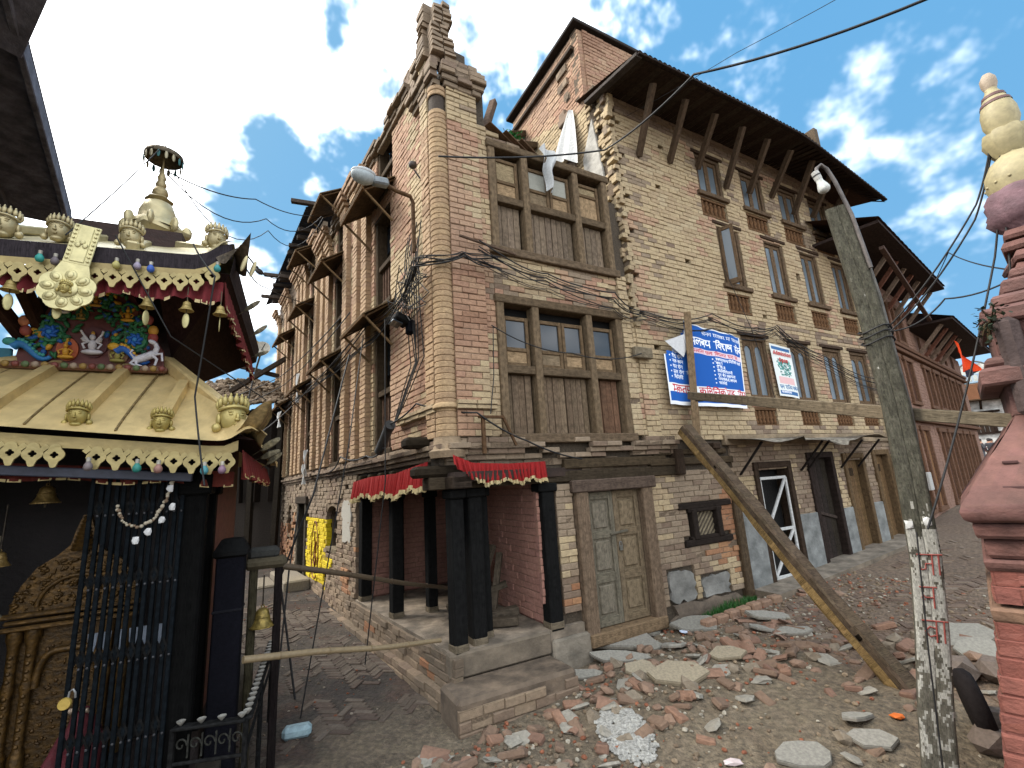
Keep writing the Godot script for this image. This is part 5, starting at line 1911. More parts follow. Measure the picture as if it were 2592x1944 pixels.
func motif(m: MB, w: float, h: float, cl: Color) -> void:
	# ring with a four-lobed hole and a pointed drop, front towards -z
	var n := 24
	var t := 0.006
	for i in n:
		var q := []
		for k in [i, i + 1]:
			var a: float = TAU * k / n
			var ro := w * 0.5 * (1.0 + 0.05 * cos(a * 4.0))
			var y := sin(a) * ro
			if sin(a) < -0.94: y -= h * 0.2
			if sin(a) > 0.8: y += h * 0.12
			var ri := w * (0.14 + 0.075 * absf(cos(a * 2.0)))
			q.append([Vector3(cos(a) * ro, y, 0), Vector3(cos(a) * ri, sin(a) * ri, 0)])
		var zt := Vector3(0, 0, t)
		m.qo(q[0][0] - zt, q[1][0] - zt, q[1][1] - zt, q[0][1] - zt, Vector3.ZERO, cl)
		m.qo(q[0][0] + zt, q[1][0] + zt, q[1][1] + zt, q[0][1] + zt, Vector3.ZERO, cl)
		m.qo(q[0][0] - zt, q[1][0] - zt, q[1][0] + zt, q[0][0] + zt, Vector3.ZERO, cl)
		m.quad(q[0][1] - zt, q[0][1] + zt, q[1][1] + zt, q[1][1] - zt, cl)
	m.box(Vector3(w * 0.5, h * 0.34, 0), Vector3(w * 0.3, h * 0.3, t * 1.6), cl, Basis(Vector3(0, 0, 1), PI / 4))

func frill(m: MB, p: Callable, n: int, drop: float, cl: Color, trim: Color) -> void:
	# pleated cloth strip; p(t) gives [top point, outward]
	var f := func(u: float, v: float) -> Vector3:
		var q = p.call(u)
		return q[0] + Vector3(0, -v * drop * (1.0 + 0.12 * sin(u * n * 1.7)), 0) + q[1] * (0.022 * sin(u * n * TAU) * (0.4 + v) + 0.02 * v)
	m.sheet(n * 6, 3, f, cl)
	for k in n * 2:
		if rng.randf() < 0.28: continue
		var a := float(k) / (n * 2)
		var b := (k + 0.8) / (n * 2)
		var q = p.call(a)
		var e: Vector3 = q[1] * 0.008
		m.quad(f.call(a, 0.9) + e, f.call(b, 0.9) + e, f.call(b, 1.06) + e, f.call(a, 1.06) + e, trim)

func build_shrine() -> void:
	var ph := deg_to_rad(25.0)
	FS = Transform3D(Basis(Vector3(-cos(ph), 0, sin(ph)), Vector3.UP, Vector3(-sin(ph), 0, -cos(ph))), Vector3(-1.81, 0, -3.18))
	var H := thing("gilded_shrine", "small two-tiered shrine with gilded roofs, painted relief and dark barred gate", "shrine", S3(1.2, 0, 1.5))
	var gold := c(216, 190, 134)
	var pale := c(204, 190, 146)
	var black := c(20, 17, 15)
	var m := MB.new()
	sbox(m, 0.15, 2.3, -0.1, 0.32, 0.2, 2.8, c(70, 64, 58), 0.02)
	sbox(m, 0.3, 2.15, 0.3, 0.46, 0.32, 2.7, c(64, 58, 54), 0.02)
	obj("base", m, M.stone, H)
	m = MB.new()
	sbox(m, 0.36, 0.46, 0.4, 2.75, 0.95, 2.6, c(112, 60, 46))
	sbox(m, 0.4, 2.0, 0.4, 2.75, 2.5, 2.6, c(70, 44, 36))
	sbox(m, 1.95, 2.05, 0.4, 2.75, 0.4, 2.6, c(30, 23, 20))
	sbox(m, 0.46, 1.95, 0.4, 2.9, 0.98, 1.04, c(24, 19, 17))  # rear wall near-black, inner shade put into its colour
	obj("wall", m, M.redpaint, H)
	for q in [[0.3, 0.44, 0.3], [0.32, 0.42, 0.85], [1.56, 1.7, 0.32], [1.9, 2.04, 0.34]]:
		m = MB.new()
		sbox(m, q[0], q[1], 0.4, 2.4, q[2], q[2] + 0.12, black, 0.012)
		sbox(m, q[0] - 0.03, q[1] + 0.03, 2.15, 2.3, q[2] - 0.03, q[2] + 0.15, black, 0.012)
		obj("pillar", m, M.wood, H)
	m = MB.new()
	m.at(FS)
	m.bar(Vector3(0.38, 2.27, 0.22), Vector3(2.1, 2.43, 0.22), 0.06, 0.05, c(66, 70, 86), Vector3(0, 0, 1))
	m.at(Transform3D.IDENTITY)
	obj("beam", m, M.paint, H)

	# upper storey core
	m = MB.new()
	sbox(m, 0.75, 1.65, 2.8, 4.5, 1.0, 2.1, c(58, 38, 32))
	obj("upper_core", m, M.redpaint, H)
	for q in [[1.6, 1.9, 0.42], [1.5, 1.62, 0.42]]:
		m = MB.new()
		m.bar(S3(maxf(q[0], 0.76), 3.3, 1.0 if q[2] < 0.9 else q[2]), S3(q[1], 3.9, q[2]), 0.09, 0.07, c(62, 44, 36), Vector3(1, 0, 0))
		obj("roof_strut", m, M.paintwood, H)

	# lower roof
	m = MB.new()
	m.at(FS)
	var lf := func(a: float, v: float) -> Vector3:   # front slope
		var u0 := -0.03 + a * 2.5
		var u := lerpf(u0, lerpf(0.74, 1.66, a), v)
		return Vector3(u, lerpf(lo_eave(u0), 3.2, pow(v, 0.92)) + 0.0, lerpf(-0.02 - 0.05 * exp(-pow(u0 / 0.1, 2.0)), 0.92, v))
	m.sheet(60, 10, lf, gold)
	var ls := func(a: float, v: float) -> Vector3:   # right slope
		var w0 := 3.1 - a * 3.12
		var w := lerpf(w0, lerpf(2.2, 0.92, a), v)
		return Vector3(lerpf(-0.03 - 0.05 * exp(-pow(w0 / 0.1, 2.0)), 0.74, v), lerpf(lo_eave(minf(w0, 0.6) if w0 < 1.5 else minf(3.1 - w0, 0.6)) - 0.03, 3.2, pow(v, 0.92)), w)
	m.sheet(60, 8, ls, gold)
	m.quad(Vector3(0.74, 3.2, 0.92), Vector3(0.74, 3.2, 2.2), Vector3(1.66, 3.2, 2.2), Vector3(1.66, 3.2, 0.92), gold)
	var lb := func(a: float, v: float) -> Vector3:
		return Vector3(lerpf(0.0, 0.74, v) if v < 1.0 else 0.74, lerpf(2.5, 3.2, v), 3.1 - 0.9 * v) + Vector3(a * lerpf(2.4, 0.92, v), 0, 0)
	m.sheet(4, 2, lb, gold)
	var ll := func(a: float, v: float) -> Vector3:
		return Vector3(2.47 - 0.81 * v, lerpf(2.7, 3.2, v), lerpf(a * 3.1, 0.92 + a * 1.28, v))
	m.sheet(4, 2, ll, gold)
	m.at(Transform3D.IDENTITY)
	var roof := obj("lower_roof", m, M.gold, H)
	for u in [0.55, 0.98, 1.41]:
		m = MB.new()
		m.at(FS)
		var vtop := 1.0 if u > 0.75 else 0.6
		var pts := []
		for k in 17:
			var v := k / 16.0 * vtop
			var ww := lerpf(0.12, 0.92, v)
			pts.append(Vector3(u, lerpf(lo_eave(u), 3.2, pow((ww + 0.02) / 0.94, 0.92)) + 0.03, ww))
		m.rib(pts, Vector3(0.032, 0, 0), Vector3(0, 0.026, -0.02), gold * Color(0.95, 0.93, 0.9))
		m.at(Transform3D.IDENTITY)
		obj("roof_rib", m, M.gold, roof)
	m = MB.new()
	m.at(FS)
	m.bar(Vector3(0.08, lo_eave(0.3) + 0.12, 0.1), Vector3(0.76, 3.27, 0.94), 0.1, 0.1, gold, Vector3.UP, 0.015)
	m.at(Transform3D.IDENTITY)
	obj("hip_ridge", m, M.gold, roof)
	m = MB.new()
	m.at(FS)
	m.bar(Vector3(2.4, lo_eave(2.4) + 0.05, 0.08), Vector3(1.62, 3.24, 0.94), 0.11, 0.08, gold, Vector3.UP, 0.015)
	m.at(Transform3D.IDENTITY)
	obj("hip_ridge", m, M.gold, roof)
	for u in [0.77, 1.2, 1.64]:
		m = MB.new()
		m.at(FS)
		var sp := []
		for k in 13:
			var ww := lerpf(0.0, 0.92, k / 12.0)
			sp.append(Vector3(u, lerpf(lo_eave(u), 3.2, pow((ww + 0.02) / 0.94, 0.92)) + 0.004, ww))
		m.rib(sp, Vector3(0.005, 0, 0), Vector3(0, 0.004, -0.003), gold * Color(0.6, 0.56, 0.5))
		m.at(Transform3D.IDENTITY)
		obj("roof_seam", m, M.oldgold, roof)
	# curled horn at the corner
	m = MB.new()
	m.at(FS)
	var horn := func(a: float, v: float) -> Vector3:
		var t := (a - 0.5) * 2.0
		var base := Vector3(0.0, 2.56, 0.0) + Vector3(0.13 * maxf(t, 0.0), -0.02 * absf(t), 0.13 * maxf(-t, 0.0))
		return base + Vector3(-0.1, 0.05, -0.1) * v + Vector3(0, 0.15, 0) * v * v * (1.0 - 0.5 * t * t)
	m.sheet(12, 8, horn, gold * Color(0.8, 0.75, 0.7))
	m.at(Transform3D.IDENTITY)
	obj("corner_horn", m, M.oldgold, roof)
	# dark soffits
	m = MB.new()
	m.at(FS)
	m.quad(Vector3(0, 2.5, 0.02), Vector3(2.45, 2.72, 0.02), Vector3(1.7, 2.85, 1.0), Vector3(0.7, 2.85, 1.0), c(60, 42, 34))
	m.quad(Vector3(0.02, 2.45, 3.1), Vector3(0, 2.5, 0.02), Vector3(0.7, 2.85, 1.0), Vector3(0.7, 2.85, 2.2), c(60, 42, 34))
	m.at(Transform3D.IDENTITY)
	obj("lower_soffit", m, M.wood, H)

	# upper roof: shallow gilded skirt with dark fascia
	m = MB.new()
	m.at(FS)
	var uf := func(a: float, v: float) -> Vector3:
		var u0 := 0.24 + a * 2.0
		return Vector3(lerpf(u0, lerpf(0.9, 1.55, a), v), lerpf(hi_eave(u0), 4.5, v), lerpf(0.28 - 0.04 * exp(-pow((u0 - 0.24) / 0.1, 2.0)), 1.3, v))
	m.sheet(50, 6, uf, pale)
	var us := func(a: float, v: float) -> Vector3:
		var w0 := 2.85 - a * 2.57
		return Vector3(lerpf(0.24, 0.9, v), lerpf(3.97 + 0.13 * exp(-pow((w0 - 0.3) / 0.12, 2.0)) + 0.1 * exp(-pow((w0 - 2.85) / 0.15, 2.0)), 4.5, v), lerpf(w0, lerpf(1.85, 1.3, a), v))
	m.sheet(40, 6, us, pale)
	m.quad(Vector3(0.9, 4.5, 1.3), Vector3(0.9, 4.5, 1.85), Vector3(1.55, 4.5, 1.85), Vector3(1.55, 4.5, 1.3), pale)
	m.at(Transform3D.IDENTITY)
	var up := obj("upper_roof", m, M.gold, H)
	m = MB.new()
	m.at(FS)
	m.bar(Vector3(0.4, 4.08, 0.42), Vector3(0.92, 4.52, 1.3), 0.09, 0.07, pale, Vector3.UP, 0.012)
	m.bar(Vector3(1.32, 4.0, 0.34), Vector3(1.3, 4.5, 1.3), 0.08, 0.07, pale, Vector3.UP, 0.012)
	m.bar(Vector3(1.8, 4.0, 0.34), Vector3(1.5, 4.5, 1.3), 0.08, 0.07, pale, Vector3.UP, 0.012)
	m.bar(Vector3(0.9, 4.0, 0.34), Vector3(1.05, 4.5, 1.3), 0.08, 0.07, pale, Vector3.UP, 0.012)
	m.at(Transform3D.IDENTITY)
	obj("roof_rib", m, M.gold, up)
	m = MB.new()
	m.at(FS)
	for k in 24:
		var a := 0.25 + k * 0.083
		var b := a + 0.083
		m.quad(Vector3(b, hi_eave(b) - 0.005, 0.27), Vector3(a, hi_eave(a) - 0.005, 0.27), Vector3(a, hi_eave(a) - 0.13, 0.29), Vector3(b, hi_eave(b) - 0.13, 0.29), c(64, 60, 66))
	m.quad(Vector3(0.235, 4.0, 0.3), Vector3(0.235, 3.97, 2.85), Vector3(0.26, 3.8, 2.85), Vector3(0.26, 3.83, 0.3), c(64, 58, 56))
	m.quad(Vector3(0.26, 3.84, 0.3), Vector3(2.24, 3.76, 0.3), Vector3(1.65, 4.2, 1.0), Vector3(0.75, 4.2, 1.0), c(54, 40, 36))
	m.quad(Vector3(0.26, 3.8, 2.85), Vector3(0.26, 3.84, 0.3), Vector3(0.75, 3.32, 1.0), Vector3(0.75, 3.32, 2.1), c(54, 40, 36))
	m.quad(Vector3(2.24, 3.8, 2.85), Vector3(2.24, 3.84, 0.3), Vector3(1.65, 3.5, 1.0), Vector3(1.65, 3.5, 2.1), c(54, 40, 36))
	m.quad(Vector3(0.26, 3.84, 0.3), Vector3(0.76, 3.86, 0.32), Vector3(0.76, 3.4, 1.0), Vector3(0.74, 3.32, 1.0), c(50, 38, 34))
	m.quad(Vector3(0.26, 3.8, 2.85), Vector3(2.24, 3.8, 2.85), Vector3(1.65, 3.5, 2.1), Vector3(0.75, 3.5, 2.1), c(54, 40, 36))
	m.at(Transform3D.IDENTITY)
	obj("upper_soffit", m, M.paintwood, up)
	m = MB.new()
	m.at(FS)
	var horn2 := func(a: float, v: float) -> Vector3:
		var t := (a - 0.5) * 2.0
		var base := Vector3(0.25, 4.0, 0.29) + Vector3(0.12 * maxf(t, 0.0), 0.05 - 0.07 * absf(t), 0.2 * maxf(-t, 0.0))
		return base + Vector3(-0.13, 0.02, -0.1) * v * (1.0 - 0.3 * absf(t)) + Vector3(0, 0.1, 0) * v * v - Vector3(0, 0.2, 0) * v * absf(t)
	m.sheet(14, 8, horn2, c(120, 106, 88))
	m.at(Transform3D.IDENTITY)
	obj("corner_horn", m, M.oldgold, up)
	for q in [[0.16, 4.0, 0.3], [0.1, 3.98, 0.34]]:
		m = MB.new()
		var p := S3(q[0], q[1] - 0.08, q[2] - 0.06)
		m.ball(p, Vector3(0.02, 0.07, 0.012), pale, 8, 8, Basis(Vector3(0, 0, 1), -0.3))
		obj("leaf_ornament", m, M.gold, up)

	# pierced frieze pieces
	var mo := MB.new()
	motif(mo, 0.096, 0.13, c(172, 156, 104))
	var mm := mo.mesh()
	var bs := FS.basis
	for tier: int in 2:
		var fr := MB.new()
		fr.at(FS)
		for k in 22:
			var a: float = (0.32 if tier else 0.1) + k * 0.085
			var b := a + 0.085
			var ha := (hi_eave(a) - 0.12) if tier else (lo_eave(a) - 0.03)
			var hb := (hi_eave(b) - 0.12) if tier else (lo_eave(b) - 0.03)
			var w := 0.285 if tier else 0.05
			var d := 0.05 if tier else 0.07
			fr.quad(Vector3(b, hb, w), Vector3(a, ha, w), Vector3(a, ha - d, w), Vector3(b, hb - d, w), c(160, 142, 92))
		fr.at(Transform3D.IDENTITY)
		var strip := obj("frieze", fr, M.gold, H)
		for k in 18:
			var u := (0.37 if tier else 0.16) + k * 0.1
			var h := (hi_eave(u) - 0.225) if tier else (lo_eave(u) - 0.145)
			if tier == 0 and (k == 8 or k == 13): continue
			var o := MeshInstance3D.new()
			o.name = numbered("frieze_piece", strip)
			o.mesh = mm
			o.material_override = M.gold
			o.transform = up_to_root(strip).affine_inverse() * Transform3D(bs, S3(u, h, 0.283 if tier else 0.048))
			strip.add_child(o, true)
	# cloth frills
	m = MB.new()
	frill(m, func(t): return [S3(0.3 + t * 1.9, hi_eave(0.5 + t) - 0.18, 0.34), -FS.basis.z], 20, 0.17, c(108, 30, 34), c(206, 186, 140))
	obj("red_frill", m, M.cloth, H)
	m = MB.new()
	frill(m, func(t): return [S3(0.3, 3.8 - 0.03 * t, 0.36 + t * 2.4), -FS.basis.x], 20, 0.22, c(104, 30, 30), c(206, 186, 140))
	obj("red_frill", m, M.cloth, H)
	m = MB.new()
	frill(m, func(t): return [S3(0.08, 2.44, 0.1 + t * 2.8), -FS.basis.x], 18, 0.18, c(110, 32, 28), c(206, 180, 120))
	obj("red_frill", m, M.cloth, H)
	m = MB.new()
	frill(m, func(t): return [S3(0.14 + t * 2.0, 2.3 + 0.18 * t, 0.3), -FS.basis.z], 14, 0.1, c(96, 34, 28), c(200, 180, 130))
	obj("red_frill", m, M.cloth, H)

	# faces on the roofs
	var dirF := Basis(-FS.basis.x, Vector3.UP, -FS.basis.z)
	var out := dirF * Basis(Vector3.UP, 0.45)
	for q in [[0.98, lo_eave(0.98) + 0.03, 0.06, 0.15, c(168, 150, 84), dirF], [0.55, lo_eave(0.55) + 0.03, 0.06, 0.15, c(168, 150, 84), dirF], [0.15, 2.54, 0.1, 0.25, c(196, 178, 112), out]]:
		m = MB.new()
		face(m, S3(q[0], q[1], q[2]), q[5], q[3], q[4])
		obj("face_ornament", m, M.gold, roof)
	for q in [[1.6, 3.93, 0.34, 0.2], [1.32, 3.95, 0.34, 0.18], [0.93, 4.0, 0.4, 0.19], [0.38, 4.06, 0.38, 0.2]]:
		m = MB.new()
		face(m, S3(q[0], q[1], q[2]), dirF if q[0] > 0.5 else out, q[3], c(188, 174, 132))
		obj("face_ornament", m, M.gold, up)

	# bell-shaped finial with its umbrella
	var fo := S3(1.09, 0, 1.55)
	m = MB.new()
	m.lathe([Vector2(0.0, 4.4), Vector2(0.33, 4.4), Vector2(0.33, 4.56), Vector2(0.24, 4.6), Vector2(0.23, 4.66), Vector2(0.3, 4.72), Vector2(0.3, 4.76), Vector2(0.2, 4.8), Vector2(0.0, 4.8)], pale, fo, 4, Basis(Vector3.UP, 0.36), false)
	for k in 8:
		var a := TAU * k / 8.0 + 0.3
		m.ball(fo + Vector3(cos(a) * 0.25, 4.78, sin(a) * 0.25), Vector3(0.05, 0.08, 0.03), pale, 6, 5, Basis(Vector3.UP, -a))
	m.lathe([Vector2(0.235, 4.76), Vector2(0.21, 4.82), Vector2(0.16, 4.86), Vector2(0.155, 4.95), Vector2(0.12, 5.05), Vector2(0.06, 5.09), Vector2(0.0, 5.1)], pale, fo, 20)
	var fin := obj("finial", m, M.gold, H)
	m = MB.new()
	m.lathe([Vector2(0.05, 5.07), Vector2(0.1, 5.1), Vector2(0.07, 5.13), Vector2(0.05, 5.13)], c(176, 158, 116), fo, 16, Basis.IDENTITY, true, 0.0, TAU, 0.25, 10)
	m.lathe([Vector2(0.045, 5.13), Vector2(0.07, 5.18), Vector2(0.06, 5.23), Vector2(0.035, 5.25), Vector2(0.05, 5.28), Vector2(0.03, 5.33), Vector2(0.04, 5.36), Vector2(0.02, 5.42), Vector2(0.008, 5.5), Vector2(0.008, 5.66)], c(176, 158, 116), fo, 12)
	obj("finial_spire", m, M.gold, fin)
	m = MB.new()
	m.lathe([Vector2(0.0, 5.68), Vector2(0.12, 5.66), Vector2(0.165, 5.63), Vector2(0.17, 5.6), Vector2(0.165, 5.58), Vector2(0.15, 5.61), Vector2(0.0, 5.65)], c(120, 106, 80), fo, 20)
	m.lathe([Vector2(0.012, 5.66), Vector2(0.02, 5.7), Vector2(0.0, 5.76)], c(150, 130, 90), fo, 8)
	obj("umbrella", m, M.oldgold, fin)
	for k in 16:
		var a := TAU * k / 16.0
		m = MB.new()
		m.ball(fo + Vector3(cos(a) * 0.165, 5.54, sin(a) * 0.165), Vector3(0.017, 0.045, 0.006), c(168, 158, 130) if k % 3 else c(56, 110, 110), 6, 5, Basis(Vector3.UP, -a + PI / 2))
		obj("leaf_pendant", m, M.gold, fin)

	# long hanging plaque with a lotus disc
	m = MB.new()
	var PL := Transform3D(Basis(-FS.basis.x, Vector3.UP, -FS.basis.z), S3(1.13, 0, 0.24)) * Transform3D(Basis(Vector3(0, 0, 1), -0.14), Vector3.ZERO)
	var gl := c(222, 212, 158)
	var pofs := Vector3(0.56, 0.0, 0.0)
	m.at(PL)
	m.cbox(Vector3(-0.56, 3.87, 0.0), Vector3(0.15, 0.3, 0.012), gl, 0.003)
	m.cbox(Vector3(-0.56, 3.87, 0.008), Vector3(0.08, 0.27, 0.008), gl, 0.003)
	m.prism(PackedVector2Array([Vector2(-0.635, 3.72), Vector2(-0.485, 3.72), Vector2(-0.44, 3.58), Vector2(-0.68, 3.58)]), -0.006, 0.006, gl)
	m.at(Transform3D.IDENTITY)
	var plq := obj("hanging_plaque", m, M.gold, H)
	m = MB.new()
	m.at(PL)
	var dc := Vector3(-0.56, 3.53, 0.0)
	var pp := PackedVector2Array()
	for k in 40:
		var a := TAU * k / 40.0
		var r := 0.145 + 0.014 * absf(sin(a * 4.0))
		pp.append(Vector2(dc.x + cos(a) * r, dc.y + sin(a) * r))
	m.prism(pp, -0.006, 0.008, gl)
	m.at(Transform3D.IDENTITY)
	obj("disc", m, M.gold, plq)
	for k in 8:
		m = MB.new()
		m.at(PL)
		var a := TAU * k / 8.0
		var rb := Basis(Vector3(0, 0, 1), a)
		m.ball(dc + rb * Vector3(0.1, 0, 0.008), Vector3(0.042, 0.034, 0.012), gl, 10, 6, rb)
		m.ball(dc + rb * Vector3(0.1, 0, 0.018), Vector3(0.026, 0.02, 0.01), gl, 8, 6, rb)
		m.at(Transform3D.IDENTITY)
		obj("petal", m, M.gold, plq)
	m = MB.new()
	m.at(PL)
	m.lathe([Vector2(0.0, 0.0), Vector2(0.055, 0.0), Vector2(0.062, 0.01), Vector2(0.05, 0.02), Vector2(0.0, 0.02)], gl, dc + Vector3(0, 0, 0.006), 18, Basis(Vector3(1, 0, 0), PI / 2))
	face(m, dc + Vector3(0, -0.045, 0.03), Basis.IDENTITY, 0.085, c(196, 178, 110))
	m.at(Transform3D.IDENTITY)
	obj("face_boss", m, M.gold, plq)
	m = MB.new()
	m.at(PL)
	for k in 9:
		for e in [-1.0, 1.0]:
			m.ball(Vector3(-0.56 + e * 0.058, 3.75 + k * 0.032, 0.012), Vector3(0.01, 0.008, 0.006), gl, 6, 4)
	for k in 3:
		m.ball(Vector3(-0.56 + [0.0, -0.02, 0.02][k], 3.86 + [0.025, 0.0, 0.0][k], 0.016), Vector3(0.016, 0.02, 0.006), gl, 8, 5)
	m.at(Transform3D.IDENTITY)
	obj("beading", m, M.gold, plq)

	painted_relief(H)
	shrine_interior(H)

# gabled board of painted carving leaning out over the lower roof
func painted_relief(H: Node3D) -> void:
	var T := Transform3D(Basis(-FS.basis.x, Vector3.UP, -FS.basis.z), S3(1.2, 3.19, 0.84)) * Transform3D(Basis(Vector3(1, 0, 0), 0.14).scaled(Vector3.ONE * 1.2), Vector3.ZERO)
	var m := MB.new()
	m.at(T)
	m.prism(PackedVector2Array([Vector2(-0.38, 0.0), Vector2(0.38, 0.0), Vector2(0.36, 0.12), Vector2(0.27, 0.28), Vector2(0.2, 0.46), Vector2(0.08, 0.6), Vector2(0, 0.66), Vector2(-0.08, 0.6), Vector2(-0.2, 0.46), Vector2(-0.27, 0.28), Vector2(-0.36, 0.12)]), -0.05, 0.0, c(96, 42, 38))
	m.at(Transform3D.IDENTITY)
	var H2 := obj("painted_relief", m, M.paint, H)
	m = MB.new()
	m.at(T)
	m.cbox(Vector3(0, -0.02, 0.03), Vector3(0.82, 0.045, 0.12), c(110, 74, 58), 0.015)
	for k in 18:
		m.ball(Vector3(-0.38 + k * 0.045, -0.015, 0.09), Vector3(0.02, 0.02, 0.015), [c(150, 120, 60), c(120, 60, 50), c(90, 110, 70), c(160, 140, 120)][k % 4], 7, 5)
	m.at(Transform3D.IDENTITY)
	obj("base_moulding", m, M.paint, H2)
	# leafy scrolls along the gable edge
	m = MB.new()
	m.at(T)
	var r := RandomNumberGenerator.new()
	r.seed = 21
	for k in 300:
		var t := r.randf()
		var sg := -1.0 if r.randf() < 0.5 else 1.0
		var x := sg * (lerpf(0.29, 0.05, t) + r.randf_range(-0.16, 0.05))
		var y := lerpf(0.1, 0.6, t) + r.randf_range(-0.05, 0.04)
		var col: Color = [c(36, 104, 60), c(44, 120, 70), c(30, 84, 56), c(36, 104, 60), c(200, 150, 40), c(30, 90, 160)][r.randi() % 6]
		m.ball(Vector3(x, y, 0.012), Vector3(r.randf_range(0.014, 0.03), r.randf_range(0.008, 0.016), 0.016), col, 7, 5, Basis(Vector3(0, 0, 1), r.randf() * TAU))
	for sg in [-1.0, 1.0]:
		for k in 3:
			var pts := []
			for i in 14:
				var a := i * 0.55
				var rr := 0.05 * (1.0 - i / 15.0)
				pts.append(Vector3(sg * (0.24 - k * 0.07) + cos(a) * rr * sg, 0.26 + k * 0.12 + sin(a) * rr, 0.02))
			m.tube(pts, 0.01, c(40, 112, 66), 6)
	m.at(Transform3D.IDENTITY)
	obj("foliage", m, M.paint, H2)
	for q in [[-0.215, 0.2], [0.215, 0.18]]:
		m = MB.new()
		m.at(T)
		m.lathe([Vector2(0.0, 0.02), Vector2(0.06, 0.02), Vector2(0.07, 0.0)], c(40, 120, 80), Vector3(q[0], q[1], 0.0), 18, Basis(Vector3(1, 0, 0), PI / 2))
		for k in 7:
			var a := TAU * k / 7.0
			m.ball(Vector3(q[0] + cos(a) * 0.028, q[1] + sin(a) * 0.028, 0.03), Vector3(0.024, 0.011, 0.016), c(30, 100, 190), 7, 5, Basis(Vector3(0, 0, 1), a + 0.8))
		m.ball(Vector3(q[0], q[1], 0.034), Vector3(0.016, 0.016, 0.014), c(60, 140, 210), 8, 5)
		m.at(Transform3D.IDENTITY)
		obj("blue_medallion", m, M.paint, H2)
	# seated carved figures in niches
	for q in [[0.0, 0.13, 1.35, c(206, 202, 206), c(90, 44, 48), 8], [-0.13, 0.08, 1.0, c(206, 150, 40), c(176, 84, 34), 2], [0.13, 0.07, 1.0, c(150, 140, 70), c(130, 90, 60), 4], [-0.16, 0.36, 0.8, c(206, 204, 204), c(70, 34, 36), 4], [0.17, 0.34, 0.9, c(220, 160, 40), c(120, 60, 40), 2], [0.0, 0.42, 0.8, c(190, 140, 50), c(60, 60, 90), 2], [-0.07, 0.32, 0.6, c(160, 130, 60), c(40, 100, 60), 2]]:
		m = MB.new()
		m.at(T)
		var o := Vector3(q[0], q[1], 0.02)
		var s: float = q[2] * 0.1
		var k1: Color = q[3]
		var np := PackedVector2Array()
		for i in 20:
			var a := TAU * i / 20.0
			np.append(Vector2(o.x + cos(a) * 0.55 * s, o.y + 0.15 * s + sin(a) * 0.75 * s))
		m.prism(np, 0.0, 0.012, q[4])
		m.ball(o + Vector3(0, -0.35, 0.1) * s, Vector3(0.42, 0.14, 0.2) * s, k1, 10, 6)
		m.ball(o + Vector3(0, -0.02, 0.1) * s, Vector3(0.17, 0.28, 0.16) * s, k1, 10, 6)
		m.ball(o + Vector3(0, 0.36, 0.14) * s, Vector3(0.12, 0.15, 0.13) * s, k1, 8, 6)
		m.ball(o + Vector3(0, 0.54, 0.1) * s, Vector3(0.08, 0.12, 0.08) * s, c(200, 150, 60), 8, 5)
		for i in int(q[5]):
			var e := -1.0 if i % 2 else 1.0
			var lv := int(i / 2.0)
			var y1 := -0.2 + lv * 0.22
			m.tube([o + Vector3(0.12 * e, 0.16, 0.12) * s, o + Vector3(0.36 * e, 0.02 + lv * 0.16, 0.16) * s, o + Vector3((0.24 + 0.06 * lv) * e, y1 + 0.2 * (lv % 2), 0.24) * s], 0.05 * s, k1, 6)
		m.at(Transform3D.IDENTITY)
		obj("carved_figure", m, M.paint, H2)
	# white leaping animal on the right, blue scaly serpent on the left
	m = MB.new()
	m.at(T)
	var wh := c(208, 206, 214)
	var o2 := Vector3(0.3, 0.06, 0.045)
	m.tube([o2 + Vector3(-0.07, -0.02, 0), o2 + Vector3(-0.02, 0.0, 0.01), o2 + Vector3(0.03, 0.03, 0.0)], 0.026, wh, 8)
	m.tube([o2 + Vector3(0.03, 0.03, 0), o2 + Vector3(0.045, 0.07, 0.01), o2 + Vector3(0.035, 0.1, 0.015)], 0.018, wh, 8, 0.012)
	m.ball(o2 + Vector3(0.02, 0.105, 0.02), Vector3(0.026, 0.015, 0.014), wh, 8, 6, Basis(Vector3(0, 0, 1), -0.5))
	for q in [[0.03, 0.02, 0.075, 0.03, 0.08, -0.02], [0.02, 0.02, 0.05, -0.01, 0.04, -0.05], [-0.07, -0.02, -0.09, -0.04, -0.06, -0.06], [-0.06, -0.02, -0.06, -0.05, -0.03, -0.06]]:
		m.tube([o2 + Vector3(q[0], q[1], 0.015), o2 + Vector3(q[2], q[3], 0.02), o2 + Vector3(q[4], q[5], 0.02)], 0.011, wh, 6, 0.007)
	m.tube([o2 + Vector3(-0.075, -0.01, 0), o2 + Vector3(-0.1, 0.03, 0.0), o2 + Vector3(-0.085, 0.05, 0)], 0.007, wh, 5)
	m.at(Transform3D.IDENTITY)
	obj("white_animal", m, M.paint, H2)
	for q in [[-0.29, c(36, 116, 176), c(60, 150, 140)], [0.21, c(30, 96, 180), c(210, 160, 40)]]:
		m = MB.new()
		m.at(T)
		var sp := []
		for i in 12:
			var t := i / 11.0
			sp.append(Vector3(q[0] - 0.09 + t * 0.18, 0.07 + 0.045 * sin(t * 5.0 + 0.6), 0.03))
		m.tube(sp, 0.028, q[1], 8, 0.012)
		for i in 8:
			m.ball(sp[i + 2] + Vector3(0, 0.024, 0.01), Vector3(0.012, 0.012, 0.008), q[2], 6, 4)
		m.ball(sp[0] + Vector3(-0.01, 0.03, 0.01), Vector3(0.034, 0.026, 0.02), q[2], 8, 6)
		m.at(Transform3D.IDENTITY)
		obj("serpent", m, M.paint, H2)
	m = MB.new()
	m.at(T)
	m.cbox(Vector3(-0.43, 0.04, 0.0), Vector3(0.08, 0.09, 0.03), c(40, 110, 130), 0.006)
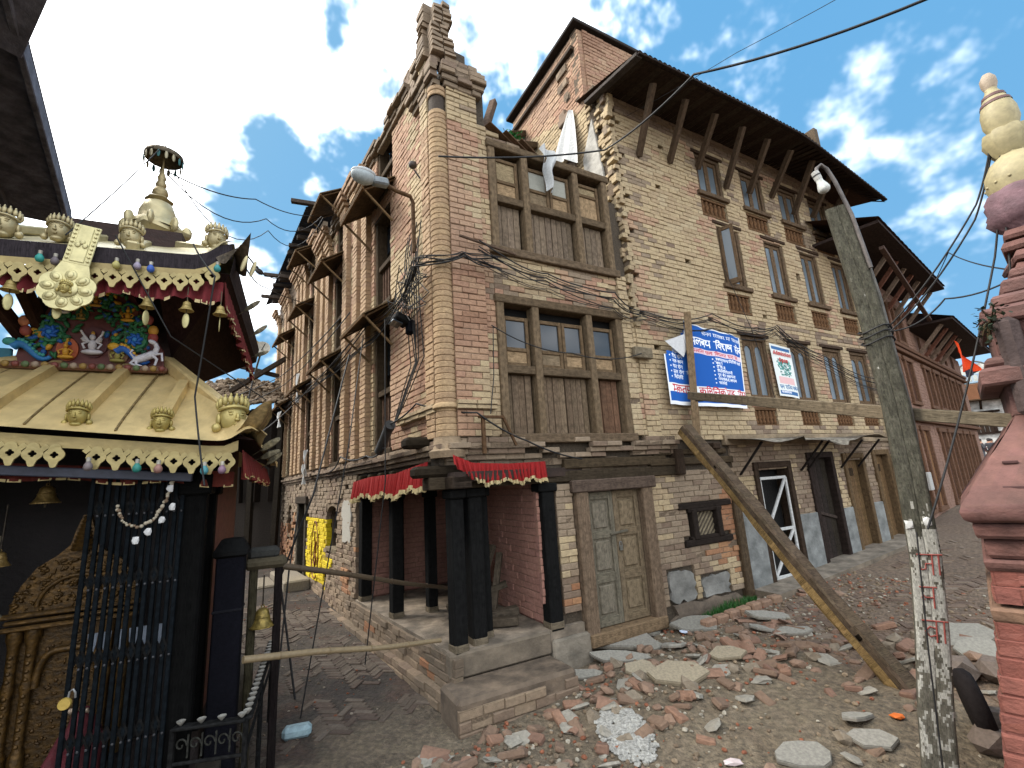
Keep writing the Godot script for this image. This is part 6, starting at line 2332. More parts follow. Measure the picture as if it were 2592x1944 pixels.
	m.at(Transform3D.IDENTITY)
	obj("edge_ornament", m, M.paint, H2)
	for q in [[0.31, 0.2, c(160, 66, 56)], [-0.33, 0.2, c(150, 70, 56)], [0.28, 0.32, c(150, 70, 60)], [0.31, 0.25, c(206, 150, 50)], [-0.34, 0.26, c(190, 120, 80)]]:
		m = MB.new()
		m.at(T)
		m.ball(Vector3(q[0], q[1], 0.02), Vector3(0.03, 0.036, 0.022), q[2], 8, 6)
		m.at(Transform3D.IDENTITY)
		obj("edge_ornament", m, M.paint, H2)

func shrine_interior(H: Node3D) -> void:
	var g1 := c(112, 82, 38)  # gilding toned down so its colour carries the shade under the roofs
	var D := Transform3D(Basis(-FS.basis.x, Vector3.UP, -FS.basis.z), S3(1.08, 0, 0.72))
	var m := MB.new()
	m.at(D)
	var tp := PackedVector2Array([Vector2(-0.34, 1.42)])
	for q in [[-0.34, 1.5], [-0.3, 1.62], [-0.23, 1.73], [-0.13, 1.8], [-0.07, 1.86], [-0.05, 1.96], [-0.02, 2.06]]:
		tp.append(Vector2(q[0], q[1]))
	for q in [[0.02, 2.06], [0.05, 1.96], [0.07, 1.86], [0.13, 1.8], [0.23, 1.73], [0.3, 1.62], [0.34, 1.5], [0.34, 1.42]]:
		tp.append(Vector2(q[0], q[1]))
	m.prism(tp, -0.04, 0.0, g1)
	m.box(Vector3(0, 0.95, -0.04), Vector3(0.62, 0.9, 0.03), g1 * Color(0.7, 0.66, 0.6))
	m.at(Transform3D.IDENTITY)
	var gd := obj("golden_doorway", m, M.oldgold, H)
	m = MB.new()
	m.at(D)
	for q in [[1.36, 0.72, 0.03], [1.4, 0.68, 0.025], [1.44, 0.74, 0.03]]:
		m.cbox(Vector3(0, q[0], 0.03), Vector3(q[1], q[2], 0.06), g1, 0.008)
	m.at(Transform3D.IDENTITY)
	obj("lintel", m, M.oldgold, gd)
	for x in [-0.29, -0.2, 0.2, 0.29]:
		m = MB.new()
		m.at(D)
		m.lathe([Vector2(0.04, 0.5), Vector2(0.04, 0.6), Vector2(0.026, 0.64), Vector2(0.028, 0.95), Vector2(0.036, 1.0), Vector2(0.026, 1.05), Vector2(0.03, 1.24), Vector2(0.045, 1.3), Vector2(0.045, 1.35)], g1, Vector3(x, 0, 0.0), 10)
		for k in 12:
			m.ball(Vector3(x, 0.66 + k * 0.048, 0.026), Vector3(0.014, 0.014, 0.01), g1, 6, 4)
		m.at(Transform3D.IDENTITY)
		obj("column", m, M.oldgold, gd)
	m = MB.new()
	m.at(D)
	var arc := []
	for i in 15:
		var a := PI * i / 14.0
		arc.append(Vector3(cos(a) * 0.16, 0.98 + sin(a) * 0.24 + 0.03 * sin(a * 3.0), 0.0))
	m.tube(arc, 0.022, g1, 8)
	var arc2 := []
	for i in 15:
		var a := PI * i / 14.0
		arc2.append(Vector3(cos(a) * 0.2, 1.48 + sin(a) * 0.18, 0.012))
	m.tube(arc2, 0.014, g1, 8)
	for i in 9:
		m.lathe([Vector2(0.06 - i * 0.006, 1.82 + i * 0.026), Vector2(0.068 - i * 0.006, 1.835 + i * 0.026), Vector2(0.058 - i * 0.006, 1.846 + i * 0.026)], g1, Vector3(0, 0, 0.0), 12)
	m.at(Transform3D.IDENTITY)
	obj("arch", m, M.oldgold, gd)
	m = MB.new()
	m.at(D)
	var r := RandomNumberGenerator.new()
	r.seed = 4
	for k in 260:
		var p := Vector2(r.randf_range(-0.33, 0.33), r.randf_range(1.46, 1.86))
		if not Geometry2D.is_point_in_polygon(p, tp): continue
		m.ball(Vector3(p.x, p.y, 0.004), Vector3(r.randf_range(0.008, 0.026), r.randf_range(0.006, 0.014), r.randf_range(0.006, 0.02)), g1, 6, 4, Basis(Vector3(0, 0, 1), r.randf() * TAU))
	for k in 120:
		var p := Vector2(r.randf_range(-0.16, 0.16), r.randf_range(0.55, 1.3))
		m.ball(Vector3(p.x, p.y, -0.022), Vector3(r.randf_range(0.006, 0.02), r.randf_range(0.006, 0.014), 0.008), g1 * Color(0.8, 0.76, 0.7), 6, 4, Basis(Vector3(0, 0, 1), r.randf() * TAU))
	m.at(Transform3D.IDENTITY)
	obj("relief_work", m, M.oldgold, gd, "stuff")
	m = MB.new()
	m.at(D)
	m.tube([Vector3(-0.43, 1.5, 0.05), Vector3(-0.43, 1.96, 0.05)], 0.022, c(132, 122, 100), 8)
	m.tube([Vector3(-0.43, 1.5, 0.05), Vector3(-0.36, 1.44, 0.05)], 0.02, c(132, 122, 100), 8)
	m.at(Transform3D.IDENTITY)
	obj("pipe", m, M.metal, H)
	# folding gate of black bars, deepened in colour for the interior shade
	m = MB.new()
	sbox(m, 0.42, 0.98, 2.3, 2.34, 0.28, 0.33, c(28, 28, 32), 0.005)
	var gate := obj("folding_gate", m, M.iron, H)
	m = MB.new()
	sbox(m, 0.42, 0.98, 0.46, 0.49, 0.28, 0.33, c(28, 28, 32), 0.005)
	obj("bottom_rail", m, M.iron, gate)
	for k in 13:
		m = MB.new()
		var u := 0.44 + k * 0.041
		m.at(FS)
		m.cbox(Vector3(u, 1.4, 0.29 + 0.02 * (k % 2)), Vector3(0.024, 1.82, 0.022), c(24, 30, 34), 0.003)
		m.at(Transform3D.IDENTITY)
		obj("gate_bar", m, M.iron, gate)
	for row in 4:
		m = MB.new()
		m.at(FS)
		for k in 12:
			var u := 0.44 + k * 0.041
			var y := 0.7 + row * 0.45
			m.bar(Vector3(u, y, 0.3), Vector3(u + 0.041, y + 0.1, 0.3), 0.012, 0.006, c(34, 34, 38), Vector3(0, 0, 1), 0.0)
			m.bar(Vector3(u + 0.041, y, 0.302), Vector3(u, y + 0.1, 0.302), 0.012, 0.006, c(34, 34, 38), Vector3(0, 0, 1), 0.0)
			m.ball(Vector3(u, y, 0.28), Vector3(0.008, 0.008, 0.005), c(90, 90, 94), 6, 4)
		m.at(Transform3D.IDENTITY)
		obj("gate_scissor", m, M.iron, gate)
	m = MB.new()
	m.at(FS)
	m.lathe([Vector2(0.0, -0.012), Vector2(0.03, -0.012), Vector2(0.034, 0.0), Vector2(0.03, 0.012), Vector2(0.0, 0.012)], c(206, 176, 90), Vector3(0.93, 0.98, 0.265), 16, Basis(Vector3(1, 0, 0), PI / 2))
	m.tube([Vector3(0.92, 1.0, 0.27), Vector3(0.915, 1.04, 0.27), Vector3(0.9, 1.05, 0.27), Vector3(0.888, 1.03, 0.27), Vector3(0.888, 1.0, 0.28)], 0.006, c(150, 150, 150), 6)
	m.at(Transform3D.IDENTITY)
	obj("padlock", m, M.gold, gate)
	for k in 6:
		m = MB.new()
		m.at(FS)
		var u := 0.5 + k * 0.07
		m.prism(PackedVector2Array([Vector2(u, 1.32), Vector2(u + 0.05, 1.32), Vector2(u + 0.045, 1.24), Vector2(u + 0.02, 1.18), Vector2(u + 0.005, 1.25)]), 0.4, 0.404, c(150, 160, 176))
		m.at(Transform3D.IDENTITY)
		obj("paper_strip", m, M.paper, gate)

# ---------- loose things on and round the shrine ----------
func bell(m: MB, s: float, cl: Color) -> void:
	m.lathe([Vector2(0.0, 0.0), Vector2(0.03, 0.0), Vector2(0.05, -0.02), Vector2(0.056, -0.06), Vector2(0.068, -0.1), Vector2(0.09, -0.135), Vector2(0.1, -0.14), Vector2(0.1, -0.15), Vector2(0.085, -0.15), Vector2(0.05, -0.08), Vector2(0.0, -0.05)].map(func(p): return p * s), cl, Vector3.ZERO, 16)
	m.lathe([Vector2(0.058, -0.062), Vector2(0.064, -0.068), Vector2(0.062, -0.074)].map(func(p): return p * s), cl, Vector3.ZERO, 16)
	var ring := []
	for i in 9:
		ring.append(Vector3(cos(TAU * i / 8.0) * 0.014, 0.014 + sin(TAU * i / 8.0) * 0.014, 0) * s)
	m.tube(ring, 0.005 * s, cl, 5)

func build_shrine_things() -> void:
	var brass := c(168, 146, 88)
	# bells under the eaves, each with its leaf-shaped wind plate
	var spots := [[1.5, 3.62, 0.3, "far left of the golden plaque"], [1.25, 3.58, 0.3, "just left of the golden plaque"], [0.76, 3.58, 0.3, "right of the golden plaque"], [0.52, 3.58, 0.3, "second from the upper roof's corner"], [0.3, 3.56, 0.28, "at the upper roof's right corner"]]
	var first: Node3D = null
	for q in spots:
		var label := "small brass bell hanging from upper eave, %s" % q[3]
		if first == null:
			first = thing("hanging_bell", label, "bell", S3(q[0], q[1], q[2]), 0.4, "bells under the upper eave")
			var m := MB.new()
			bell(m, 0.48, brass)
			m.tube([Vector3(0, 0.12, 0), Vector3(0, 0.0, 0)], 0.004, c(90, 80, 60), 4)
			obj("bell_body", m, M.gold, first, "", true)
			m = MB.new()
			m.tube([Vector3(0, -0.04, 0), Vector3(0, -0.1, 0)], 0.003, c(90, 80, 60), 4)
			m.ball(Vector3(0, -0.15, 0), Vector3(0.026, 0.058, 0.005), c(206, 196, 140), 8, 8, Basis(Vector3.UP, 0.7))
			obj("leaf_plate", m, M.gold, first, "", true)
		else:
			dup(first, Transform3D(Basis(Vector3.UP, q[0] * 5.0), S3(q[0], q[1], q[2])), label)
	# leaf pendants standing out from the right eaves
	var ll := MB.new()
	ll.ball(Vector3(0, 0, 0), Vector3(0.03, 0.085, 0.006), c(150, 140, 112), 8, 8)
	ll.tube([Vector3(0, -0.14, 0), Vector3(0, -0.05, 0)], 0.004, c(110, 100, 80), 4)
	first = null
	var li := 0
	for q in [[0.16, 3.86, 1.0, -0.9, "highest, near the upper roof's corner"], [0.14, 3.86, 1.7, -0.9, "second down the upper eave"], [0.18, 3.82, 2.5, -1.2, "third down, near the upper eave's far corner"], [-0.08, 2.5, 0.35, -1.0, "nearest the lower roof's horn"], [-0.06, 2.46, 0.8, -1.2, "second behind the lower roof's horn"], [-0.07, 2.46, 1.3, -0.9, "third behind the lower roof's horn"]]:
		var label := "metal leaf pendant on the right eave, %s" % q[4]
		var t := Transform3D(Basis(Vector3(0.2, 0, 1).normalized(), q[3]), S3(q[0], q[1], q[2]))
		if first == null:
			first = solo("leaf_pendant", ll, M.oldgold, label, "pendant", "leaf pendants on the right eaves")
			first.mesh = ll.mesh()
			first.transform = t
		else:
			dup(first, t, label)
	# bigger bells inside and beside the shrine
	for q in [[S3(1.28, 2.27, 0.62), 0.78, "largest brass bell hanging in the dark left part of the shrine doorway"], [S3(1.46, 1.86, 0.6), 0.6, "brass bell hanging low at the far left edge of the shrine front"]]:
		var o := thing("hanging_bell", q[2], "bell", q[0], 0.0, "bells in the shrine doorway")
		var m := MB.new()
		bell(m, q[1], c(170, 140, 80))
		m.tube([Vector3(0, 0.3, 0), Vector3(0, 0.02, 0)], 0.006, c(80, 70, 56), 4)
		obj("bell_body", m, M.oldgold, o, "", true)
		m = MB.new()
		m.tube([Vector3(0, -0.05, 0), Vector3(0, -0.14, 0) * q[1] * 1.3], 0.007, c(90, 76, 50), 5)
		obj("clapper", m, M.oldgold, o, "", true)
	# coloured glass bulbs along both eaves
	first = null
	var bulbs := [[1.36, 3.79, 0.25, c(50, 160, 150), "turquoise", "upper eave left of the plaque"], [1.28, 3.78, 0.25, c(110, 100, 104), "smoky", "upper eave close left of the plaque"], [0.95, 3.8, 0.25, c(190, 180, 110), "yellowish", "upper eave just right of the plaque"], [0.83, 3.81, 0.25, c(160, 150, 170), "lilac", "upper eave right of the plaque"], [0.75, 3.8, 0.25, c(60, 100, 190), "blue", "upper eave, right of the lilac one"], [0.33, 3.84, 0.2, c(60, 150, 150), "teal", "upper eave at its right corner"], [0.88, 2.36, 0.0, c(120, 110, 110), "grey", "lower eave above the gate's left bars"], [0.64, 2.34, 0.0, c(40, 130, 120), "green", "lower eave above the gate"], [0.53, 2.33, 0.0, c(150, 110, 100), "brownish", "lower eave right of the green one"], [0.28, 2.31, 0.0, c(80, 150, 160), "blue-green", "lower eave below the corner face"], [0.18, 2.31, 0.0, c(140, 110, 130), "dull pink", "lower eave nearest the right corner"]]
	for q in bulbs:
		var o := thing("glass_bulb", "%s glass bulb hanging on the shrine's %s" % [q[4], q[5]], "bulb", S3(q[0], q[1], q[2]), 0.0, "glass bulbs along the shrine eaves")
		var m := MB.new()
		m.lathe([Vector2(0.0, -0.036), Vector2(0.016, -0.032), Vector2(0.024, -0.016), Vector2(0.022, 0.002), Vector2(0.011, 0.02), Vector2(0.011, 0.024)], q[3], Vector3.ZERO, 12)
		obj("globe", m, M.paint, o, "", true)
		m = MB.new()
		m.lathe([Vector2(0.012, 0.022), Vector2(0.012, 0.046), Vector2(0.0, 0.05)], c(196, 190, 176), Vector3.ZERO, 10)
		obj("cap", m, M.metal, o, "", true)
	# red statue at the foot of the doorway
	var st := thing("red_statue", "small red-smeared stone statue sitting at the foot of the golden doorway", "statue", S3(0.9, 0.46, 0.5))
	var bones := [[Vector3(0, 0.06, 0), Vector3(0, 0.24, 0), 0.12, 0.1], [Vector3(0, 0.32, 0.01), Vector3(0, 0.36, 0.01), 0.065, 0.06], [Vector3(-0.12, 0.05, 0.06), Vector3(0.12, 0.05, 0.06), 0.06, 0.06], [Vector3(-0.11, 0.24, 0), Vector3(-0.14, 0.12, 0.06), 0.035, 0.03], [Vector3(0.11, 0.24, 0), Vector3(0.14, 0.12, 0.06), 0.035, 0.03], [Vector3(0, 0.32, 0.07), Vector3(-0.02, 0.2, 0.11), 0.028, 0.018]]
	obj("statue_body", nets(bones, 0.016, Vector3(-0.24, -0.04, -0.18), Vector3i(31, 32, 24), func(_p): return c(96, 28, 34), 0.03), M.redpaint, st, "", true)
	var m := MB.new()
	for k in 7:
		var a := PI * k / 6.0
		m.ball(Vector3(cos(a) * 0.06, 0.4 + 0.02 * sin(a), 0.03 + sin(a) * 0.03), Vector3(0.014, 0.014, 0.012), c(190, 170, 150), 6, 4)
	obj("garland", m, M.paint, st, "", true)
	# white flower garland on the gate
	m = MB.new()
	var gp := [S3(0.78, 2.1, 0.24), S3(0.74, 2.0, 0.23), S3(0.66, 1.96, 0.22), S3(0.58, 2.0, 0.22), S3(0.52, 2.12, 0.22), S3(0.49, 2.28, 0.24)]
	var cur := Curve3D.new()
	for p in gp: cur.add_point(p)
	for k in 44:
		var p := cur.sample_baked(cur.get_baked_length() * k / 43.0)
		m.ball(p + Vector3(rng.randf_range(-0.006, 0.006), rng.randf_range(-0.006, 0.006), 0), Vector3.ONE * rng.randf_range(0.008, 0.014), c(170, 160, 140) if rng.randf() < 0.6 else c(120, 100, 80), 6, 4)
	for q in [[0.6, 1.93], [0.66, 1.88], [0.53, 2.0], [0.5, 2.2], [0.48, 2.08]]:
		m.rock(S3(q[0], q[1], 0.21), Vector3(0.045, 0.05, 0.02), c(206, 206, 206), rng)
	solo("garland", m, M.paper, "string of dried white flowers and paper scraps hanging on the shrine gate", "garland")
	# square black stone lamp post with a pyramid cap
	var bp := Vector3(-2.3, 0, -3.82)
	var b := thing("black_stone_post", "square black stone post with pyramid cap beside the shrine's right corner", "post", bp, 0.43)
	m = MB.new()
	m.cbox(Vector3(0, 0.85, 0), Vector3(0.19, 1.7, 0.19), c(26, 26, 29), 0.012)
	m.cbox(Vector3(0, 1.28, 0), Vector3(0.2, 0.02, 0.2), c(36, 36, 40), 0.004)
	obj("shaft", m, M.stone, b, "", true)
	m = MB.new()
	m.lathe([Vector2(0.13, 1.66), Vector2(0.165, 1.68), Vector2(0.165, 1.71), Vector2(0.1, 1.8), Vector2(0.0, 1.81)], c(30, 30, 33), Vector3.ZERO, 4, Basis(Vector3.UP, PI / 4), false)
	obj("cap", m, M.stone, b, "", true)
	# stone bell frame behind it, with its bell
	var fp := Vector3(-2.2, 0.0, -4.15)
	b = thing("bell_frame", "weathered stone and timber frame standing behind the black stone post", "frame", fp, 0.43)
	m = MB.new()
	for x in [-0.09, 0.1]:
		m.cbox(Vector3(x, 0.78, 0), Vector3(0.06, 1.56, 0.1), c(36, 33, 31) if x > 0 else c(70, 64, 52), 0.01)
	obj("leg", m, M.wood, b, "", true)
	m = MB.new()
	m.cbox(Vector3(0, 1.56, 0), Vector3(0.32, 0.09, 0.18), c(88, 80, 66), 0.03)
	m.cbox(Vector3(-0.02, 1.64, 0), Vector3(0.24, 0.1, 0.14), c(66, 64, 62), 0.03)
	obj("crossbeam", m, M.stone, b, "", true)
	var o := thing("hanging_bell", "yellow brass bell hanging in the stone frame beside the black post", "bell", fp + Vector3(0.0, 1.2, 0.02), 0.0)
	m = MB.new()
	bell(m, 0.95, c(186, 160, 84))
	m.tube([Vector3(0, 0.26, 0), Vector3(0, 0.02, 0)], 0.006, c(80, 70, 56), 4)
	obj("bell_body", m, M.oldgold, o, "", true)
	# rack of butter lamps
	var rp := [Vector3(-2.26, 0.72, -3.25), Vector3(-1.84, 0.72, -3.32), Vector3(-2.5, 0.72, -4.9)]
	b = thing("lamp_rack", "black iron rack with two rows of small butter lamps before the stone post", "lamp rack", Vector3(-1.84, 0, -3.32))
	m = MB.new()
	for q in [[rp[0], rp[1]], [rp[1], rp[2]]]:
		m.bar(q[0], q[1], 0.07, 0.02, c(44, 44, 46))
		m.bar(q[0] - Vector3(0, 0.2, 0), q[1] - Vector3(0, 0.2, 0), 0.02, 0.02, c(44, 44, 46))
	obj("rail", m, M.iron, b)
	for p in [rp[0], rp[1], rp[1].lerp(rp[2], 0.5), rp[2]]:
		m = MB.new()
		m.bar(p, Vector3(p.x, 0.0, p.z), 0.03, 0.03, c(40, 40, 42))
		obj("leg", m, M.iron, b)
	m = MB.new()
	for k in 5:
		var p: Vector3 = rp[0].lerp(rp[1], 0.12 + k * 0.19) - Vector3(0, 0.1, 0)
		var sc := []
		for i in 12:
			var a := i * 0.6
			sc.append(p + Vector3(cos(a), sin(a), 0) * (0.04 - 0.0028 * i))
		m.tube(sc, 0.006, c(70, 70, 66), 5)
		m.tube([p + Vector3(0.045, 0.06, 0), p + Vector3(0.045, -0.07, 0)], 0.006, c(70, 70, 66), 5)
	obj("scrollwork", m, M.iron, b)
	var cup := MB.new()
	cup.lathe([Vector2(0.006, 0.0), Vector2(0.012, 0.006), Vector2(0.024, 0.02), Vector2(0.026, 0.026), Vector2(0.023, 0.025), Vector2(0.0, 0.018)], c(186, 182, 172), Vector3.ZERO, 10)
	var cm := cup.mesh()
	for k in 22:
		var p: Vector3 = rp[0].lerp(rp[1], 0.1 + k * 0.28) if k < 4 else rp[1].lerp(rp[2], (k - 3.5) / 18.6)
		var mi := MeshInstance3D.new()
		mi.name = numbered("lamp_cup", b)
		mi.mesh = cm
		mi.material_override = M.metal
		mi.position = p + Vector3(0, 0.012, 0) - b.position
		b.add_child(mi, true)
	# two bamboo poles barring the lane
	var ends := [[Vector3(-2.3, 1.55, -4.2), Vector3(-0.95, 0.72, -6.75), 0.028, c(96, 82, 66), "dark upper pole barring the lane, running from shrine into the porch"], [Vector3(-2.04, 0.98, -3.6), Vector3(-0.86, 0.62, -4.95), 0.026, c(140, 122, 92), "pale lower bamboo pole barring the lane, resting on the porch edge"]]
	for q in ends:
		m = MB.new()
		var pts := []
		for k in 15:
			pts.append((q[0] as Vector3).lerp(q[1], k / 14.0) + Vector3(0, 0.008 * sin(k * 0.5), 0.006 * sin(k * 0.9)))
		m.tube(pts, q[2], q[3], 10, q[2] * 0.8)
		for k in [2, 5, 8, 11]:
			var d: Vector3 = (q[1] - q[0]).normalized() * 0.006
			m.tube([pts[k] - d, pts[k] + d], q[2] * 1.06, q[3] * Color(0.85, 0.82, 0.8), 10)
		solo("bamboo_pole", m, M.bead, q[4], "pole", "poles across the lane")
# ---------- red shrine at the right edge ----------
func build_right_shrine() -> void:
	var ctr := Vector3(3.3, 0.0, -2.585)
	var H := thing("red_brick_shrine", "red painted brick shrine with pale pot-shaped finial at the right edge of the street", "shrine", ctr)
	var red := c(122, 84, 76)
	var dusk := c(116, 82, 76)
	var e1 := Vector3(0.695, 0, 0.719)
	var n1 := Vector3(-e1.z, 0, e1.x)
	var e2 := Vector3(e1.z, 0, -e1.x)
	var sq := Basis(Vector3.UP, PI + 0.017)
	var m := MB.new()
	# roof slopes as worn sheets
	var rp := [Vector2(0.9, 1.74), Vector2(0.95, 1.76), Vector2(0.96, 1.8), Vector2(0.95, 1.84), Vector2(0.86, 1.93), Vector2(0.72, 2.08), Vector2(0.6, 2.2), Vector2(0.52, 2.29), Vector2(0.5, 2.33)]
	for sd in 4:
		var ax := sq * Basis(Vector3.UP, -sd * PI / 2)
		var f := func(u: float, v: float) -> Vector3:
			var k := clampi(int(v * 8.0), 0, 7)
			var pr: Vector2 = (rp[k] as Vector2).lerp(rp[k + 1], v * 8.0 - k)
			var p := (ax * Vector3(pr.x, 0, 0)).lerp(ax * Vector3(0, 0, pr.x), u)
			var wob := 0.012 * big.get_noise_2d(u * 300.0 + sd * 77.0, v * 300.0) + 0.006 * big.get_noise_2d(u * 1500.0 + sd * 77.0, v * 900.0)
			return ctr + p * (1.0 + wob * (1.0 if v > 0.0 else 0.3)) + Vector3(0, pr.y + wob * 0.7, 0)
		m.sheet(16, 24, func(u, v): return f.call(1.0 - u, v), red, func(u, v): return red * Color(1, 1, 1) * (1.0 + 0.35 * big.get_noise_2d(u * 160.0 + sd * 50.0, v * 160.0)))
	m.lathe([Vector2(0.5, 1.745), Vector2(0.9, 1.74)], red, ctr, 4, sq, false)
	var roof := obj("roof", m, M.redpaint, H)
	for q in [[0.12, 0.16, 0.11], [0.24, 0.3, 0.1], [0.08, 0.42, 0.06], [0.36, 0.2, 0.12]]:
		m = MB.new()
		var k: Vector3 = Vector3(2.34, 1.84, -2.6) + e1 * q[0] * 1.3 + Vector3(0.42, 0.49, 0.0) * q[1]
		m.bar(k, k + e1 * q[2], 0.012, 0.016, c(84, 52, 48), Vector3.UP, 0.003)
		obj("mortar_ridge", m, M.redpaint, roof)
	for q in [[0.91, 1.66, 1.74], [0.87, 1.56, 1.66], [0.9, 1.5, 1.56], [0.93, 1.25, 1.33]]:
		m = MB.new()
		m.lathe([Vector2(q[0] - 0.1, q[1]), Vector2(q[0] - 0.01, q[1] + 0.004), Vector2(q[0], q[1] + 0.02), Vector2(q[0] + 0.004, q[2] - 0.015), Vector2(q[0] - 0.012, q[2] - 0.003), Vector2(q[0] - 0.1, q[2])], red * Color(0.95, 0.95, 0.95) if q[1] > 1.3 else c(140, 108, 88), ctr, 4, sq, false)
		obj("cornice", m, M.redpaint, H)
	m = MB.new()
	m.lathe([Vector2(0.82, -0.2), Vector2(0.8, 1.6), Vector2(0.6, 1.6)], dusk, ctr, 4, sq, false)
	obj("core", m, M.redpaint, H)
	var list := []
	for k in 17:
		var y := 0.1 + k * 0.083
		if y > 1.22 and y < 1.34: continue
		var bt := (1.5 - y) * 0.14
		var kc := ctr + sq * Vector3(0.87, 0, 0)
		var F1 := Transform3D(Basis(e1, Vector3.UP, n1), kc)
		var F2 := Transform3D(Basis(-e2, Vector3.UP, -e1), kc + e2 * 1.2)
		courses(list, F1, -bt, 1.25 + bt, y, y + 0.083, bt, [[0.36, 0.9, 0.3, 1.2]], "redpaint", null, 0.23, 0.083, 0.004, 0.12)
		courses(list, F2, 0.0, 1.2 + bt, y, y + 0.083, bt, [], "redpaint", null, 0.23, 0.083, 0.004, 0.12)
	m = MB.new()
	m.at(Transform3D(Basis(e1, Vector3.UP, n1), ctr + sq * Vector3(0.87, 0, 0)))
	m.box(Vector3(0.63, 0.75, 0.02), Vector3(0.56, 0.92, 0.03), c(96, 66, 60))
	m.at(Transform3D.IDENTITY)
	obj("niche_panel", m, M.redpaint, H)
	lay(list, H, 90)
	# upper tiers of uneven masonry
	for q in [[0.52, 2.28, 2.5], [0.65, 2.46, 2.57], [0.6, 2.57, 2.63], [0.5, 2.63, 2.84], [0.55, 2.82, 2.92], [0.46, 2.92, 3.0], [0.37, 3.0, 3.1], [0.3, 3.1, 3.17]]:
		m = MB.new()
		m.lathe([Vector2(q[0] - 0.12, q[1]), Vector2(q[0] - 0.01, q[1] + 0.006), Vector2(q[0], q[1] + 0.02), Vector2(q[0], q[2] - 0.02), Vector2(q[0] - 0.02, q[2] - 0.004), Vector2(q[0] - 0.14, q[2] + 0.02)], dusk * Color(1, 1, 1) * rng.randf_range(0.88, 1.05), ctr, 4, sq, false)
		obj("tier", m, M.redpaint, H)
	for k in 4:
		m = MB.new()
		var r := 0.28 - 0.012 * k + rng.randf_range(-0.012, 0.012)
		m.lathe([Vector2(r - 0.1, 3.13 + k * 0.075), Vector2(r, 3.137 + k * 0.075), Vector2(r + 0.008, 3.16 + k * 0.075), Vector2(r - 0.015, 3.195 + k * 0.075), Vector2(r - 0.1, 3.2 + k * 0.075)], dusk * Color(1, 0.95, 0.95) * Color(1, 1, 1) * rng.randf_range(0.85, 1.05), ctr, 4, sq * Basis(Vector3.UP, rng.randf_range(-0.12, 0.12)), false)
		obj("brick_course", m, M.brick, H)
	ctr = ctr + Vector3(-0.05, 0, 0)
	m = MB.new()
	m.lathe([Vector2(0.11, 3.38), Vector2(0.115, 3.44), Vector2(0.15, 3.47), Vector2(0.185, 3.53), Vector2(0.165, 3.58), Vector2(0.175, 3.64), Vector2(0.15, 3.69), Vector2(0.13, 3.7)], c(122, 92, 100), ctr, 24, Basis.IDENTITY, true, 0.0, TAU, 0.12, 8)
	obj("drum", m, M.redpaint, H)
	var cr := c(170, 158, 120)
	m = MB.new()
	m.lathe([Vector2(0.13, 3.66), Vector2(0.155, 3.74), Vector2(0.15, 3.82), Vector2(0.115, 3.89), Vector2(0.07, 3.93), Vector2(0.06, 3.95)], cr, ctr, 24)
	for k in 14:
		var a := TAU * k / 14.0
		m.ball(ctr + Vector3(cos(a) * 0.153, 3.75, sin(a) * 0.153), Vector3(0.01, 0.01, 0.01), cr, 7, 5)
	var fin := obj("finial_pot", m, M.paint, H)
	m = MB.new()
	m.lathe([Vector2(0.06, 3.93), Vector2(0.075, 3.96), Vector2(0.085, 4.0), Vector2(0.1, 4.05), Vector2(0.09, 4.1), Vector2(0.06, 4.11)], cr, ctr, 40, Basis.IDENTITY, true, 0.0, TAU, 0.22, 8)
	obj("lotus_ring", m, M.paint, fin)
	m = MB.new()
	m.lathe([Vector2(0.06, 4.08), Vector2(0.088, 4.17), Vector2(0.086, 4.25), Vector2(0.07, 4.31), Vector2(0.048, 4.37), Vector2(0.03, 4.41), Vector2(0.031, 4.43)], cr, ctr, 20)
	m.lathe([Vector2(0.03, 4.42), Vector2(0.041, 4.46), Vector2(0.04, 4.5), Vector2(0.022, 4.535), Vector2(0.0, 4.54)], c(170, 152, 132), ctr, 16)
	obj("finial_tip", m, M.paint, fin)
	for q in [[0.073, 0.067, 4.31], [0.055, 0.05, 4.36]]:
		m = MB.new()
		m.lathe([Vector2(q[0] + 0.004, q[2] - 0.01), Vector2(q[1] + 0.005, q[2] + 0.01)], c(100, 66, 62), ctr, 20)
		obj("painted_band", m, M.paint, fin)
	# stone on the ledge with a shrub rooted beside it
	m = MB.new()
	m.cbox(Vector3(2.8, 2.56, -2.5), Vector3(0.1, 0.56, 0.1), c(88, 76, 74), 0.03, Basis(Vector3.UP, 0.6))
	obj("ledge_stone", m, M.stone, H)
	var sh := thing("shrub", "small dark-leaved shrub sprouting from a ledge of the red brick shrine", "shrub", Vector3(2.78, 2.86, -2.55))
	m = MB.new()
	var lv := MB.new()
	for k in 10:
		var d := Vector3(rng.randf_range(-0.16, 0.08), rng.randf_range(-0.14, 0.16), rng.randf_range(-0.08, 0.1))
		var p := Vector3(2.78, 2.84, -2.55)
		m.tube([p, p + d * 0.6 + Vector3(0, 0.03, 0), p + d], 0.004, c(70, 56, 40), 4)
		for i in 12:
			var q := p + d * rng.randf_range(0.3, 1.1) + Vector3(rng.randf_range(-0.03, 0.03), rng.randf_range(-0.03, 0.03), rng.randf_range(-0.03, 0.03))
			var a := Vector3(rng.randf() - 0.5, rng.randf() - 0.3, rng.randf() - 0.5).normalized() * 0.03
			var b := a.cross(Vector3(0.3, 1, 0.2)).normalized() * 0.011
			lv.quad(q, q + a * 0.5 + b, q + a, q + a * 0.5 - b, c(40, 54, 34) * Color(1, 1, 1) * rng.randf_range(0.7, 1.3))
	obj("stem", m, M.wood, sh)
	obj("leaves", lv, M.leaf, sh, "stuff")

